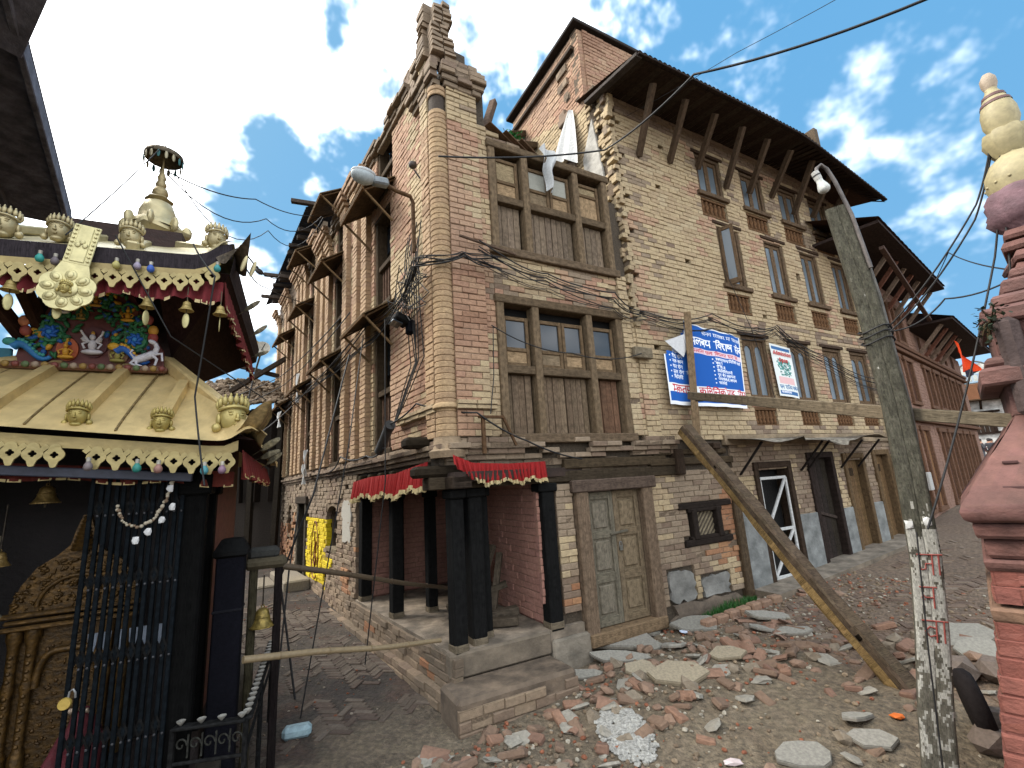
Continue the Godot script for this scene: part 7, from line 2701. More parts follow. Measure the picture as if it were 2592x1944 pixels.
# ---------- pole, props, boards, cloths ----------
func build_street_things() -> void:
	# leaning utility pole
	var path := [[-0.2, 2.42], [0.5, 2.53], [1.0, 2.63], [1.45, 2.70], [2.0, 2.73], [2.5, 2.74], [3.3, 2.71], [4.05, 2.64]]
	var px := func(h: float) -> float:
		for i in path.size() - 1:
			if h <= path[i + 1][0]:
				return lerpf(path[i][1], path[i + 1][1], clampf((h - path[i][0]) / (path[i + 1][0] - path[i][0]), 0.0, 1.0))
		return path[-1][1]
	var bs := Basis(Vector3.UP, -0.62)
	var P := thing("utility_pole", "weathered grey timber utility pole, slightly bowed, with red lettering on white paint", "utility pole", Vector3(2.45, 0, -3.3))
	var m := MB.new()
	var pn := FastNoiseLite.new()
	pn.frequency = 1.3
	pn.fractal_octaves = 4
	var corner := func(h: float, x: float, z: float) -> Vector3:
		var w := lerpf(0.088, 0.068, h / 4.2)
		return Vector3(px.call(h), h, -3.3) + bs * Vector3(x * w, 0, z * w * 0.85)
	var ny := 260
	for j in ny:
		var h0 := -0.2 + 4.25 * j / ny
		var h1 := -0.2 + 4.25 * (j + 1) / ny
		var ring := [[-1, 0.8], [-0.9, 0.95], [-0.8, 1], [-0.7, 1.01], [-0.6, 1.02], [-0.5, 1.02], [-0.4, 1.02], [-0.3, 1.02], [-0.2, 1.02], [-0.1, 1.01], [0, 1.0], [0.05, 0.94], [0.1, 1.0], [0.2, 1.02], [0.3, 1.02], [0.4, 1.02], [0.5, 1.02], [0.6, 1.02], [0.7, 1.01], [0.8, 1], [0.9, 0.95], [1, 0.8], [1.02, 0], [1, -0.8], [0.8, -1], [-0.8, -1], [-1, -0.8], [-1.02, 0]]
		for i in ring.size():
			var a = ring[i]
			var b = ring[(i + 1) % ring.size()]
			var f := pn.get_noise_2d((a[0] + b[0]) * 0.5 + (20 if i > 21 else 0), h0 * 5.0)
			var k := c(92, 90, 80) if h0 > 1.5 else c(112, 108, 98)
			k = k * Color(1, 1, 1) * (1.0 + f * 0.5)
			if i < 22:
				var white := 0.45 if h0 > 0.75 and h0 < 1.62 else (0.06 if h0 > 0.2 and h0 < 0.75 else -0.5)
				if h0 > 1.62 and h0 < 1.8: white = -0.1
				if f + white + 0.3 * pn.get_noise_2d((a[0] + b[0]) * 3.0 + 50.0, h0 * 30.0) > 0.2: k = c(180, 178, 170)
			m.quad(corner.call(h0, a[0], a[1]), corner.call(h0, b[0], b[1]), corner.call(h1, b[0], b[1]), corner.call(h1, a[0], a[1]), k)
	m.quad(corner.call(4.05, -1, -1), corner.call(4.05, -1, 1), corner.call(4.05, 1, 1), corner.call(4.05, 1, -1), c(90, 88, 80))
	obj("shaft", m, M.wood, P)
	# painted letters, stroke by stroke
	var yy := 1.47
	for word in ["ja aa", "na", "va aa"]:
		m = MB.new()
		var x := -0.6
		var s := 0.125
		for g in word.split(" "):
			for st in GLYPH[g][1]:
				var pts := []
				for q in st:
					pts.append(corner.call(yy - q.y * s, x + q.x * s * 9.0, 1.06))
				m.tube(pts, 0.005, c(150, 70, 60), 5)
			x += GLYPH[g][0] * s * 9.0
		m.tube([corner.call(yy, -0.62, 1.06), corner.call(yy, x, 1.06)], 0.005, c(150, 70, 60), 5)
		obj("painted_letter", m, M.paint, P)
		yy -= 0.2
	m = MB.new()
	for q in [[1.66, -0.72], [1.68, 0.5]]:
		m.rock(corner.call(q[0], q[1], 1.05), Vector3(0.05, 0.06, 0.02), c(210, 210, 206), rng, bs)
	obj("paper_scrap", m, M.paper, P)
	m = MB.new()
	for h in [2.95, 3.0, 3.04]:
		var r := []
		for i in 13:
			var a := TAU * i / 12.0
			r.append(Vector3(px.call(h), h + 0.02 * sin(a * 2.0), -3.3) + bs * Vector3(cos(a) * 0.1, 0, sin(a) * 0.09))
		m.tube(r, 0.006, c(70, 62, 58), 5)
	obj("wire_tie", m, M.wire, P)
	m = MB.new()
	m.tube([Vector3(2.64, 0.9, -3.25), Vector3(2.73, 1.5, -3.25), Vector3(2.79, 2.4, -3.24), Vector3(2.765, 3.3, -3.24), Vector3(2.7, 3.9, -3.23)], 0.013, c(120, 116, 108), 6)
	obj("conduit", m, M.metal, P)
	# lamp on a curved pipe
	var lp := thing("pole_lamp", "white bulb lamp on a curved pipe at the top of the utility pole", "lamp", Vector3(2.66, 3.6, -3.25))
	m = MB.new()
	m.tube([Vector3(2.72, 3.5, -3.2), Vector3(2.68, 3.95, -3.21), Vector3(2.62, 4.25, -3.22), Vector3(2.58, 4.36, -3.22), Vector3(2.54, 4.4, -3.22), Vector3(2.5, 4.37, -3.22), Vector3(2.49, 4.32, -3.22)], 0.014, c(120, 112, 108), 8)
	obj("pipe", m, M.metal, lp)
	m = MB.new()
	var lb := Basis(Vector3(0, 0, 1), 0.3)
	m.lathe([Vector2(0.0, 0.05), Vector2(0.026, 0.04), Vector2(0.028, 0.0), Vector2(0.026, -0.03), Vector2(0.0, -0.03)], c(196, 196, 190), Vector3(2.49, 4.3, -3.22), 14, lb)
	m.lathe([Vector2(0.029, 0.012), Vector2(0.031, 0.006), Vector2(0.029, 0.0)], c(60, 60, 60), Vector3(2.49, 4.3, -3.22), 14, lb)
	obj("socket", m, M.paint, lp)
	m = MB.new()
	m.lathe([Vector2(0.024, -0.03), Vector2(0.024, -0.05), Vector2(0.037, -0.09), Vector2(0.042, -0.115), Vector2(0.036, -0.135), Vector2(0.02, -0.147), Vector2(0.0, -0.15)], c(214, 216, 212), Vector3(2.49, 4.3, -3.22), 16, lb)
	obj("bulb", m, M.paint, lp)
	# horizontal planks
	m = MB.new()
	m.bar(R3(3.45, 3.13, 0.35), Vector3(2.85, 2.43, -3.44), 0.035, 0.105, c(128, 116, 98), Vector3.UP)
	solo("plank", m, M.wood, "long horizontal plank from the banner post to the utility pole", "plank")
	m = MB.new()
	m.bar(Vector3(2.8, 2.44, -3.45), Vector3(2.96, 2.27, -2.72), 0.035, 0.085, c(120, 110, 94), Vector3.UP)
	solo("plank", m, M.wood, "short horizontal plank from the utility pole to the red shrine", "plank")
	# upright timber that carries the banner
	m = MB.new()
	m.bar(R3(3.72, 2.42, 0.16), R3(3.86, 4.45, 0.2), 0.14, 0.1, c(146, 124, 98), Vector3(1, 0, 0.4))
	m.bar(R3(3.86, 2.45, 0.1), R3(3.82, 3.05, 0.12), 0.1, 0.05, c(160, 156, 134), Vector3(1, 0, 0.4))
	m.cbox(R3(3.78, 3.1, 0.25), Vector3(0.12, 0.05, 0.05), c(50, 46, 42), 0.006)
	solo("upright_timber", m, M.wood, "upright timber on the wall corner holding the blue banner", "timber")
	# great slanting prop
	var prop: MeshInstance3D = null
	m = MB.new()
	var a := R3(3.44, 2.68, 0.22)
	var b := Vector3(3.2, 0.1, -4.33)
	var mid: Vector3 = a.lerp(b, 0.5) + Vector3(0, -0.04, 0)
	var line := func(t: float) -> Vector3: return a.lerp(mid, t).lerp(mid.lerp(b, t), t)
	var side := (b - a).cross(Vector3.UP).normalized()
	var upn := side.cross(b - a).normalized()
	var pr := [[-1, -0.75], [-0.75, -1], [0.75, -1], [1, -0.75], [1, 0.1], [1, 0.75], [0.75, 1], [-0.75, 1], [-1, 0.75], [-1, 0.1]]
	var on := func(t: float, i: int) -> Vector3:
		var w := 0.088 + 0.008 * sin(t * 9.0 + i * 0.7) + 0.005 * sin(t * 31.0 + i * 2.0)
		return line.call(t) + side * pr[i % 10][0] * w + upn * pr[i % 10][1] * w
	for half in 2:
		m = MB.new()
		for k in 48:
			var t0 := k / 48.0
			var t1 := (k + 1) / 48.0
			for i in 10:
				var is_top := i == 4 or i == 5 or i == 6 or i == 7 or i == 8
				if is_top != (half == 1): continue
				var f := pn.get_noise_2d(t0 * 14.0, i * 3.0)
				var cl := c(150, 124, 84) * Color(1, 1, 1) * (1.0 + f * 0.5) if half == 0 else c(98, 84, 70) * Color(1, 1, 1) * (1.0 + f * 0.4)
				m.quad(on.call(t0, i), on.call(t0, i + 1), on.call(t1, i + 1), on.call(t1, i), cl)
		if half == 0:
			prop = solo("timber_prop", m, M.wood, "heavy yellowish timber beam propped slantwise against the house corner", "prop")
		else:
			obj("weathered_top", m, M.wood, prop)
	for t in [0.2, 0.48, 0.83]:
		m = MB.new()
		var q: Vector3 = line.call(t)
		var d := (b - a).normalized()
		m.cbox(q + (eye - q).normalized() * 0.088 - Vector3(0, 0.02, 0), Vector3(0.045, 0.05, 0.04), c(30, 24, 18), 0.006, Basis(d.cross(Vector3.UP).normalized().cross(d), d, d.cross(Vector3.UP).normalized()))
		obj("mortise", m, M.wood, prop)
	banner()
	poster()
	valances()
	white_cloths()
	wall_fittings()

func banner() -> void:
	var im := Image.create_empty(640, 512, false, Image.FORMAT_RGB8)
	var blue := Color(0.04, 0.33, 0.66)
	im.fill(Color(0.9, 0.91, 0.92))
	im.fill_rect(Rect2i(8, 8, 624, 384), blue)
	im.fill_rect(Rect2i(8, 440, 624, 52), blue)
	var white := Color(0.93, 0.94, 0.96)
	var redc := Color(0.72, 0.16, 0.22)
	write(im, "pha o na na . 6 6 1 3 4 4 8 . ma aa . sa ma pa ka", 330, 30, 24, white, 3)
	write(im, "u pa la ba dha . i va e sha ssa . sa e va aa ha ra uu", 190, 84, 50, white, 7)
	im.fill_rect(Rect2i(200, 150, 432, 34), Color(0.86, 0.78, 0.82))
	write(im, "a na bha va i ja na . sa aa la aa . i va e sha ja ga ta . ha aa ra aa . sa e va", 210, 158, 22, redc, 3)
	var left := ["pa ra sa uu ta ii . ra o ga", "i sha sha uu . ra o ga", "na aa ka . ka aa na", "dha aa ta . ra o ga", "ma uu ta ra . ra o ga . . i ca i ka ta sa aa", "i pha i ja i ya o"]
	var right := ["a la ta ra aa sa aa na / i bha i di ya o . ka sa ra e", "e ka sa . ra e", "i i . i sa . ji", "i pha i ja i ya o tha e ra aa pii", "da uu ra . ba iii na . sa ha aa ya ta aa", "pa ya aa tha o la o ji . la ya aa ba", "pha aa ra ma e sii"]
	for k in left.size():
		star(im, 34, 206 + k * 30, white)
		write(im, left[k], 52, 196 + k * 30, 19, white, 3)
	for k in right.size():
		star(im, 384, 204 + k * 26, white)
		write(im, right[k], 402, 195 + k * 26, 18, white, 3)
	write(im, "bha ka ta pa uu ra . . ka i la i na ka . e nna da . i ra sa ra ca . sa e na tta ra", 30, 402, 46, redc, 6)
	var tex := ImageTexture.create_from_image(im)
	var mm := StandardMaterial3D.new()
	mm.albedo_texture = tex
	mm.roughness = 0.95
	mm.cull_mode = BaseMaterial3D.CULL_DISABLED
	var m := MB.new()
	m.at(FR)
	var f := func(u: float, v: float) -> Vector3:
		var top := lerpf(4.42, 4.22, u)
		var bot := lerpf(3.05, 3.03, u)
		var h := lerpf(top, bot, v)
		return Vector3(lerpf(3.34, 5.15, u) - 0.05 * v * u, h, 0.1 + 0.02 * sin(u * 9.0 + v * 2.0) + 0.012 * sin(u * 31.0))
	var nx := 40
	var ny := 24
	for j in ny:
		for i in nx:
			var u0 := float(i) / nx
			var u1 := float(i + 1) / nx
			var v0 := float(j) / ny
			var v1 := float(j + 1) / ny
			# torn and folded upper left corner
			if u0 < 0.27 and v0 < 0.42 - u0 * 0.9 * 0.5 and u0 + v0 * 0.55 < 0.3: continue
			m.qs(f.call(u0, v1), f.call(u1, v1), f.call(u1, v0), f.call(u0, v0), Vector3(0, 0, 1), Vector3(0, 0, 1), Vector3(0, 0, 1), Vector3(0, 0, 1), Color.WHITE, Vector2(u0, v1), Vector2(u1, v1), Vector2(u1, v0), Vector2(u0, v0))
	m.at(Transform3D.IDENTITY)
	var o := solo("banner", m, mm, "large blue banner with white lettering, its left corner folded over", "banner")
	m = MB.new()
	m.at(FR)
	m.tri(Vector3(3.37, 3.98, 0.14), Vector3(3.68, 3.75, 0.17), Vector3(3.72, 4.1, 0.2), c(206, 208, 210))
	m.tri(Vector3(3.72, 4.1, 0.2), Vector3(3.68, 3.75, 0.17), Vector3(3.82, 3.95, 0.16), c(206, 208, 210))
	m.quad(Vector3(3.7, 4.05, 0.2), Vector3(3.83, 3.75, 0.17), Vector3(3.86, 4.4, 0.15), Vector3(3.78, 4.25, 0.18), c(210, 212, 214))
	m.at(Transform3D.IDENTITY)
	obj("folded_corner", m, M.paper, o)

func poster() -> void:
	var im := Image.create_empty(160, 256, false, Image.FORMAT_RGB8)
	im.fill(Color(0.85, 0.87, 0.86))
	var blue := Color(0.12, 0.36, 0.58)
	im.fill_rect(Rect2i(10, 10, 140, 16), blue)
	var r := RandomNumberGenerator.new()
	r.seed = 5
	# printed group picture in teal
	for k in 240:
		var p := Vector2i(r.randi_range(24, 136), r.randi_range(70, 150))
		if absi(p.x - 80) > 56 - absi(p.y - 90) * 0.3: continue
		var g := r.randf_range(0.3, 0.62)
		im.fill_rect(Rect2i(p.x, p.y, r.randi_range(3, 12), r.randi_range(3, 8)), Color(g * 0.35, g, g * 0.95))
	im.fill_rect(Rect2i(20, 160, 120, 34), Color(0.86, 0.7, 0.7))
	write(im, "sa na . ra aa i ja ja . ka la e ja", 14, 202, 18, blue, 3)
	im.fill_rect(Rect2i(10, 228, 140, 18), blue)
	write(im, "ka ma la ba i na aa ya ka", 20, 231, 11, Color(0.9, 0.9, 0.95), 2)
	var mm := StandardMaterial3D.new()
	mm.albedo_texture = ImageTexture.create_from_image(im)
	mm.roughness = 0.6
	mm.cull_mode = BaseMaterial3D.CULL_DISABLED
	var m := MB.new()
	m.at(FR)
	var f := func(u: float, v: float) -> Vector3:
		return Vector3(lerpf(6.02, 6.62, u) + 0.05 * v * (1.0 - u), lerpf(lerpf(4.22, 4.17, u), lerpf(3.28, 3.24, u), v), 0.06 + 0.03 * v * sin(u * 3.0))
	for j in 8:
		for i in 6:
			var u0 := i / 6.0
			var u1 := (i + 1) / 6.0
			var v0 := j / 8.0
			var v1 := (j + 1) / 8.0
			m.qs(f.call(u0, v1), f.call(u1, v1), f.call(u1, v0), f.call(u0, v0), Vector3(0, 0, 1), Vector3(0, 0, 1), Vector3(0, 0, 1), Vector3(0, 0, 1), Color.WHITE, Vector2(u0, v1), Vector2(u1, v1), Vector2(u1, v0), Vector2(u0, v0))
	m.at(Transform3D.IDENTITY)
	var o := solo("poster", m, mm, "narrow white poster with blue bands and red heading between two windows", "poster")
	var y := 4.04
	for w in ["Admission", "Open"]:
		var t := TextMesh.new()
		var sf := SystemFont.new()
		sf.font_names = PackedStringArray(["Droid Sans"])
		sf.font_weight = 700
		t.font = sf
		t.text = w
		t.font_size = 32
		t.pixel_size = 0.0032
		t.depth = 0.002
		var mi := MeshInstance3D.new()
		mi.name = numbered("lettering", o)
		mi.mesh = t
		mi.material_override = plainm(Color(0.74, 0.16, 0.14), 0.7)
		o.add_child(mi, true)
		mi.transform = up_to_root(o).affine_inverse() * FR * Transform3D(Basis(Vector3(0, 0, 1), -0.07), Vector3(6.33, y, 0.075))
		y -= 0.12

func star(im: Image, x: int, y: int, cl: Color) -> void:
	for j in range(-5, 6):
		for i in range(-5, 6):
			if absi(i) + absi(j) < 6 and (absi(i) < 3 or absi(j) < 3) :
				im.set_pixel(x + i, y + j, cl)

# simplified letter strokes hanging from a head line; y grows downwards
var GLYPH := {
	"pa": [0.95, [[Vector2(0.15, 0), Vector2(0.15, 0.5), Vector2(0.3, 0.62), Vector2(0.75, 0.55)], [Vector2(0.75, 0), Vector2(0.75, 1)]]],
	"pha": [1.15, [[Vector2(0.15, 0), Vector2(0.15, 0.5), Vector2(0.3, 0.62), Vector2(0.6, 0.55), Vector2(0.85, 0.4), Vector2(1.0, 0.6), Vector2(0.9, 0.8)], [Vector2(0.6, 0), Vector2(0.6, 1)]]],
	"la": [1.0, [[Vector2(0.85, 0), Vector2(0.85, 1)], [Vector2(0.85, 0.4), Vector2(0.65, 0.3), Vector2(0.48, 0.5), Vector2(0.5, 0.65)], [Vector2(0.48, 0.5), Vector2(0.3, 0.3), Vector2(0.1, 0.45), Vector2(0.14, 0.75), Vector2(0.34, 0.88)]]],
	"ba": [0.95, [[Vector2(0.75, 0), Vector2(0.75, 1)], [Vector2(0.75, 0.35), Vector2(0.4, 0.28), Vector2(0.15, 0.5), Vector2(0.4, 0.75), Vector2(0.75, 0.65)], [Vector2(0.3, 0.38), Vector2(0.7, 0.66)]]],
	"va": [0.95, [[Vector2(0.75, 0), Vector2(0.75, 1)], [Vector2(0.75, 0.35), Vector2(0.4, 0.28), Vector2(0.15, 0.5), Vector2(0.4, 0.75), Vector2(0.75, 0.65)]]],
	"dha": [0.95, [[Vector2(0.75, 0.1), Vector2(0.75, 1)], [Vector2(0.1, 0.12), Vector2(0.3, 0.04), Vector2(0.34, 0.28), Vector2(0.16, 0.36), Vector2(0.15, 0.6), Vector2(0.4, 0.72), Vector2(0.75, 0.6)]]],
	"tha": [0.95, [[Vector2(0.75, 0), Vector2(0.75, 1)], [Vector2(0.15, 0.1), Vector2(0.35, 0.15), Vector2(0.2, 0.4), Vector2(0.3, 0.7), Vector2(0.75, 0.6)]]],
	"i": [0.45, [[Vector2(0.3, 0), Vector2(0.3, 1)], [Vector2(0.3, 0), Vector2(0.45, -0.28), Vector2(0.85, -0.26), Vector2(1.1, 0)]]],
	"ii": [0.45, [[Vector2(0.2, 0), Vector2(0.2, 1)], [Vector2(0.2, 0), Vector2(0.0, -0.28), Vector2(-0.3, -0.2), Vector2(-0.35, 0)]]],
	"iii": [0.45, [[Vector2(0.2, 0), Vector2(0.2, 1)], [Vector2(0.2, 0), Vector2(0.0, -0.28), Vector2(-0.3, -0.2)]]],
	"aa": [0.42, [[Vector2(0.2, 0), Vector2(0.2, 1)]]],
	"o": [0.42, [[Vector2(0.2, 0), Vector2(0.2, 1)], [Vector2(-0.1, -0.32), Vector2(0.15, -0.2), Vector2(0.2, 0)]]],
	"e": [0.0, [[Vector2(-0.45, -0.32), Vector2(-0.25, -0.22), Vector2(-0.2, 0)]]],
	"uu": [0.0, [[Vector2(-0.5, 1.08), Vector2(-0.25, 1.2), Vector2(-0.12, 1.08), Vector2(-0.25, 1.0)]]],
	"u": [0.9, [[Vector2(0.45, 0), Vector2(0.45, 0.18), Vector2(0.7, 0.25), Vector2(0.68, 0.48), Vector2(0.4, 0.5), Vector2(0.72, 0.6), Vector2(0.66, 0.9), Vector2(0.3, 0.9), Vector2(0.16, 0.7)]]],
	"a": [1.2, [[Vector2(1.0, 0), Vector2(1.0, 1)], [Vector2(0.2, 0.15), Vector2(0.5, 0.15), Vector2(0.5, 0.42), Vector2(0.3, 0.46), Vector2(0.55, 0.56), Vector2(0.5, 0.9), Vector2(0.15, 0.85)], [Vector2(0.5, 0.48), Vector2(1.0, 0.46)]]],
	"sha": [1.0, [[Vector2(0.85, 0), Vector2(0.85, 1)], [Vector2(0.12, 0.15), Vector2(0.35, 0.1), Vector2(0.42, 0.34), Vector2(0.22, 0.46), Vector2(0.12, 0.34)], [Vector2(0.24, 0.46), Vector2(0.55, 0.95)]]],
	"ssa": [0.95, [[Vector2(0.75, 0), Vector2(0.75, 1)], [Vector2(0.15, 0), Vector2(0.15, 0.5), Vector2(0.3, 0.62), Vector2(0.75, 0.55)], [Vector2(0.18, 0.12), Vector2(0.75, 0.56)]]],
	"sa": [1.0, [[Vector2(0.85, 0), Vector2(0.85, 1)], [Vector2(0.15, 0), Vector2(0.38, 0.18), Vector2(0.2, 0.42), Vector2(0.5, 0.95)], [Vector2(0.25, 0.5), Vector2(0.85, 0.5)]]],
	"ha": [0.85, [[Vector2(0.5, 0), Vector2(0.5, 0.2), Vector2(0.2, 0.28), Vector2(0.3, 0.5), Vector2(0.62, 0.46), Vector2(0.7, 0.7), Vector2(0.42, 0.82), Vector2(0.55, 1.05)]]],
	"ra": [0.75, [[Vector2(0.3, 0), Vector2(0.56, 0.18), Vector2(0.46, 0.42), Vector2(0.2, 0.5), Vector2(0.62, 1)]]],
	"na": [0.95, [[Vector2(0.75, 0), Vector2(0.75, 1)], [Vector2(0.75, 0.5), Vector2(0.3, 0.5), Vector2(0.2, 0.38), Vector2(0.12, 0.52), Vector2(0.24, 0.62)]]],
	"nna": [1.0, [[Vector2(0.85, 0), Vector2(0.85, 1)], [Vector2(0.15, 0), Vector2(0.15, 0.55), Vector2(0.35, 0.66), Vector2(0.55, 0.55), Vector2(0.55, 0)]]],
	"ma": [0.95, [[Vector2(0.75, 0), Vector2(0.75, 1)], [Vector2(0.22, 0), Vector2(0.22, 0.6), Vector2(0.1, 0.66), Vector2(0.14, 0.78), Vector2(0.3, 0.66), Vector2(0.75, 0.6)]]],
	"bha": [1.0, [[Vector2(0.85, 0), Vector2(0.85, 1)], [Vector2(0.1, 0.1), Vector2(0.3, 0.1), Vector2(0.3, 0.6), Vector2(0.15, 0.68), Vector2(0.18, 0.8), Vector2(0.35, 0.66), Vector2(0.85, 0.6)]]],
	"ja": [1.0, [[Vector2(0.85, 0), Vector2(0.85, 1)], [Vector2(0.85, 0.45), Vector2(0.46, 0.45), Vector2(0.46, 0.7), Vector2(0.22, 0.76), Vector2(0.1, 0.55)]]],
	"ji": [1.2, [[Vector2(0.85, 0), Vector2(0.85, 1)], [Vector2(0.85, 0.45), Vector2(0.46, 0.45), Vector2(0.46, 0.7), Vector2(0.22, 0.76), Vector2(0.1, 0.55)], [Vector2(1.1, 1), Vector2(1.1, 0), Vector2(0.9, -0.25), Vector2(0.7, 0)]]],
	"ka": [1.05, [[Vector2(0.5, 0), Vector2(0.5, 1)], [Vector2(0.5, 0.36), Vector2(0.2, 0.3), Vector2(0.1, 0.5), Vector2(0.25, 0.7), Vector2(0.5, 0.6)], [Vector2(0.5, 0.36), Vector2(0.8, 0.3), Vector2(0.92, 0.55), Vector2(0.8, 0.76)]]],
	"ca": [0.95, [[Vector2(0.75, 0), Vector2(0.75, 1)], [Vector2(0.1, 0.3), Vector2(0.45, 0.3), Vector2(0.3, 0.6), Vector2(0.5, 0.72), Vector2(0.75, 0.6)]]],
	"ta": [0.9, [[Vector2(0.72, 0), Vector2(0.72, 1)], [Vector2(0.72, 0.4), Vector2(0.35, 0.4), Vector2(0.18, 0.6), Vector2(0.36, 0.9)]]],
	"tta": [0.85, [[Vector2(0.5, 0), Vector2(0.5, 0.2), Vector2(0.2, 0.35), Vector2(0.2, 0.75), Vector2(0.5, 0.9), Vector2(0.75, 0.75)]]],
	"da": [0.85, [[Vector2(0.45, 0), Vector2(0.45, 0.25), Vector2(0.2, 0.35), Vector2(0.3, 0.6), Vector2(0.55, 0.6), Vector2(0.7, 1)]]],
	"di": [1.1, [[Vector2(0.45, 0), Vector2(0.45, 0.25), Vector2(0.2, 0.35), Vector2(0.3, 0.6), Vector2(0.55, 0.6), Vector2(0.7, 1)], [Vector2(1.0, 0), Vector2(1.0, 1)]]],
	"ga": [0.95, [[Vector2(0.78, 0), Vector2(0.78, 1)], [Vector2(0.32, 0), Vector2(0.32, 0.6), Vector2(0.16, 0.66), Vector2(0.1, 0.5)]]],
	"ya": [0.95, [[Vector2(0.75, 0), Vector2(0.75, 1)], [Vector2(0.15, 0.05), Vector2(0.32, 0.2), Vector2(0.15, 0.42), Vector2(0.32, 0.66), Vector2(0.75, 0.6)]]],
	"pii": [1.4, [[Vector2(0.15, 0), Vector2(0.15, 0.5), Vector2(0.3, 0.62), Vector2(0.75, 0.55)], [Vector2(0.75, 0), Vector2(0.75, 1)], [Vector2(1.15, 1), Vector2(1.15, 0), Vector2(0.95, -0.25), Vector2(0.75, 0)]]],
	"sii": [1.4, [[Vector2(0.75, 0), Vector2(0.75, 1)], [Vector2(0.15, 0), Vector2(0.38, 0.18), Vector2(0.2, 0.42), Vector2(0.5, 0.95)], [Vector2(0.25, 0.5), Vector2(0.75, 0.5)], [Vector2(1.15, 1), Vector2(1.15, 0), Vector2(0.95, -0.25), Vector2(0.75, 0)]]],
	"6": [0.7, [[Vector2(0.5, 0.1), Vector2(0.2, 0.3), Vector2(0.45, 0.5), Vector2(0.2, 0.75), Vector2(0.55, 0.95)]]],
	"1": [0.6, [[Vector2(0.3, 0.2), Vector2(0.45, 0.3), Vector2(0.3, 0.45), Vector2(0.2, 0.3), Vector2(0.3, 0.2)], [Vector2(0.42, 0.4), Vector2(0.3, 0.95)]]],
	"3": [0.7, [[Vector2(0.2, 0.15), Vector2(0.5, 0.2), Vector2(0.3, 0.45), Vector2(0.52, 0.6), Vector2(0.3, 0.8), Vector2(0.5, 1)]]],
	"4": [0.7, [[Vector2(0.15, 0.1), Vector2(0.5, 0.55), Vector2(0.35, 0.9), Vector2(0.2, 0.55), Vector2(0.55, 0.1)]]],
	"8": [0.6, [[Vector2(0.4, 0.1), Vector2(0.2, 0.6), Vector2(0.55, 0.9)]]],
	"/": [0.5, [[Vector2(0.4, 0), Vector2(0.1, 1)]]],
}

func write(im: Image, text: String, x0: float, y: float, s: float, cl: Color, th: int) -> void:
	var x := x0
	var start := x0
	for g in text.split(" "):
		if g == "." or g == "/":
			stroke(im, Vector2(start, y), Vector2(x, y), cl, th)
			if g == "/":
				stroke(im, Vector2(x + s * 0.35, y), Vector2(x + s * 0.1, y + s), cl, th)
			x += s * 0.5
			start = x
			continue
		if not GLYPH.has(g): continue
		for st in GLYPH[g][1]:
			for i in st.size() - 1:
				stroke(im, Vector2(x, y) + st[i] * s * 0.9, Vector2(x, y) + st[i + 1] * s * 0.9, cl, th)
		x += GLYPH[g][0] * s * 0.82
	stroke(im, Vector2(start, y), Vector2(x, y), cl, th)

func stroke(im: Image, a: Vector2, b: Vector2, cl: Color, th: int) -> void:
	var n := maxi(1, int(a.distance_to(b)))
	var h := int(th * 0.5)
	for i in n + 1:
		var p := a.lerp(b, float(i) / n)
		im.fill_rect(Rect2i(int(p.x) - h, int(p.y) - h, th, th).intersection(Rect2i(0, 0, im.get_width(), im.get_height())), cl)

func valances() -> void:
	var red := c(150, 22, 26)
	var gold := c(214, 196, 148)
	var specs := [[FL, [Vector3(2.98, 2.26, 0.1), Vector3(2.2, 2.3, 0.1), Vector3(1.2, 2.3, 0.1), Vector3(0.24, 2.38, 0.1)], 0.27, 26, "red pleated cloth valance with gold fringe over the lane side of the porch"], [FR, [Vector3(0.02, 2.42, 0.16), Vector3(0.25, 2.33, 0.14), Vector3(0.7, 2.31, 0.1), Vector3(1.2, 2.32, 0.08)], 0.2, 20, "red cloth valance with gold fringe, swagged over the street side of the porch"]]
	for q in specs:
		var F: Transform3D = q[0]
		var cu := Curve3D.new()
		for p in q[1]: cu.add_point(p)
		var len := cu.get_baked_length()
		var n: int = q[3]
		var drop: float = q[2]
		var f := func(u: float, v: float) -> Vector3:
			var p := cu.sample_baked(u * len)
			var d := drop * (1.0 + 0.1 * sin(u * 21.0) + 0.07 * sin(u * 57.0))
			if F == FR and u < 0.16: d *= 0.5 + u * 3.0
			var pl := sin(u * n * TAU + 1.2 * sin(u * 17.0)) * 0.02 + 0.008 * sin(u * n * 2.7 * TAU)
			return p + Vector3(0.03 * v * sin(u * 13.0), -v * d, pl * (0.35 + v) + 0.03 * v)
		var m := MB.new()
		m.at(F)
		m.sheet(n * 12, 6, f, red)
		m.at(Transform3D.IDENTITY)
		var o := solo("valance", m, M.cloth, q[4], "valance", "red valances over the porch")
		m = MB.new()
		m.at(F)
		var k := 0
		while k < n * 8:
			var a := float(k) / (n * 8)
			var b := float(k + 1) / (n * 8)
			if not (F == FR and a < 0.16) and (k % 13) > 0:
				var z := Vector3(0, 0, 0.006)
				m.quad(f.call(a, 1.06 + 0.03 * (k % 3)) + z, f.call(b, 1.06 + 0.03 * ((k + 1) % 3)) + z, f.call(b, 0.9) + z, f.call(a, 0.9) + z, gold * Color(1, 1, 1) * (0.75 + 0.25 * float(k % 4) / 3.0))
			k += 1
		m.at(Transform3D.IDENTITY)
		obj("gold_fringe", m, M.cloth, o)

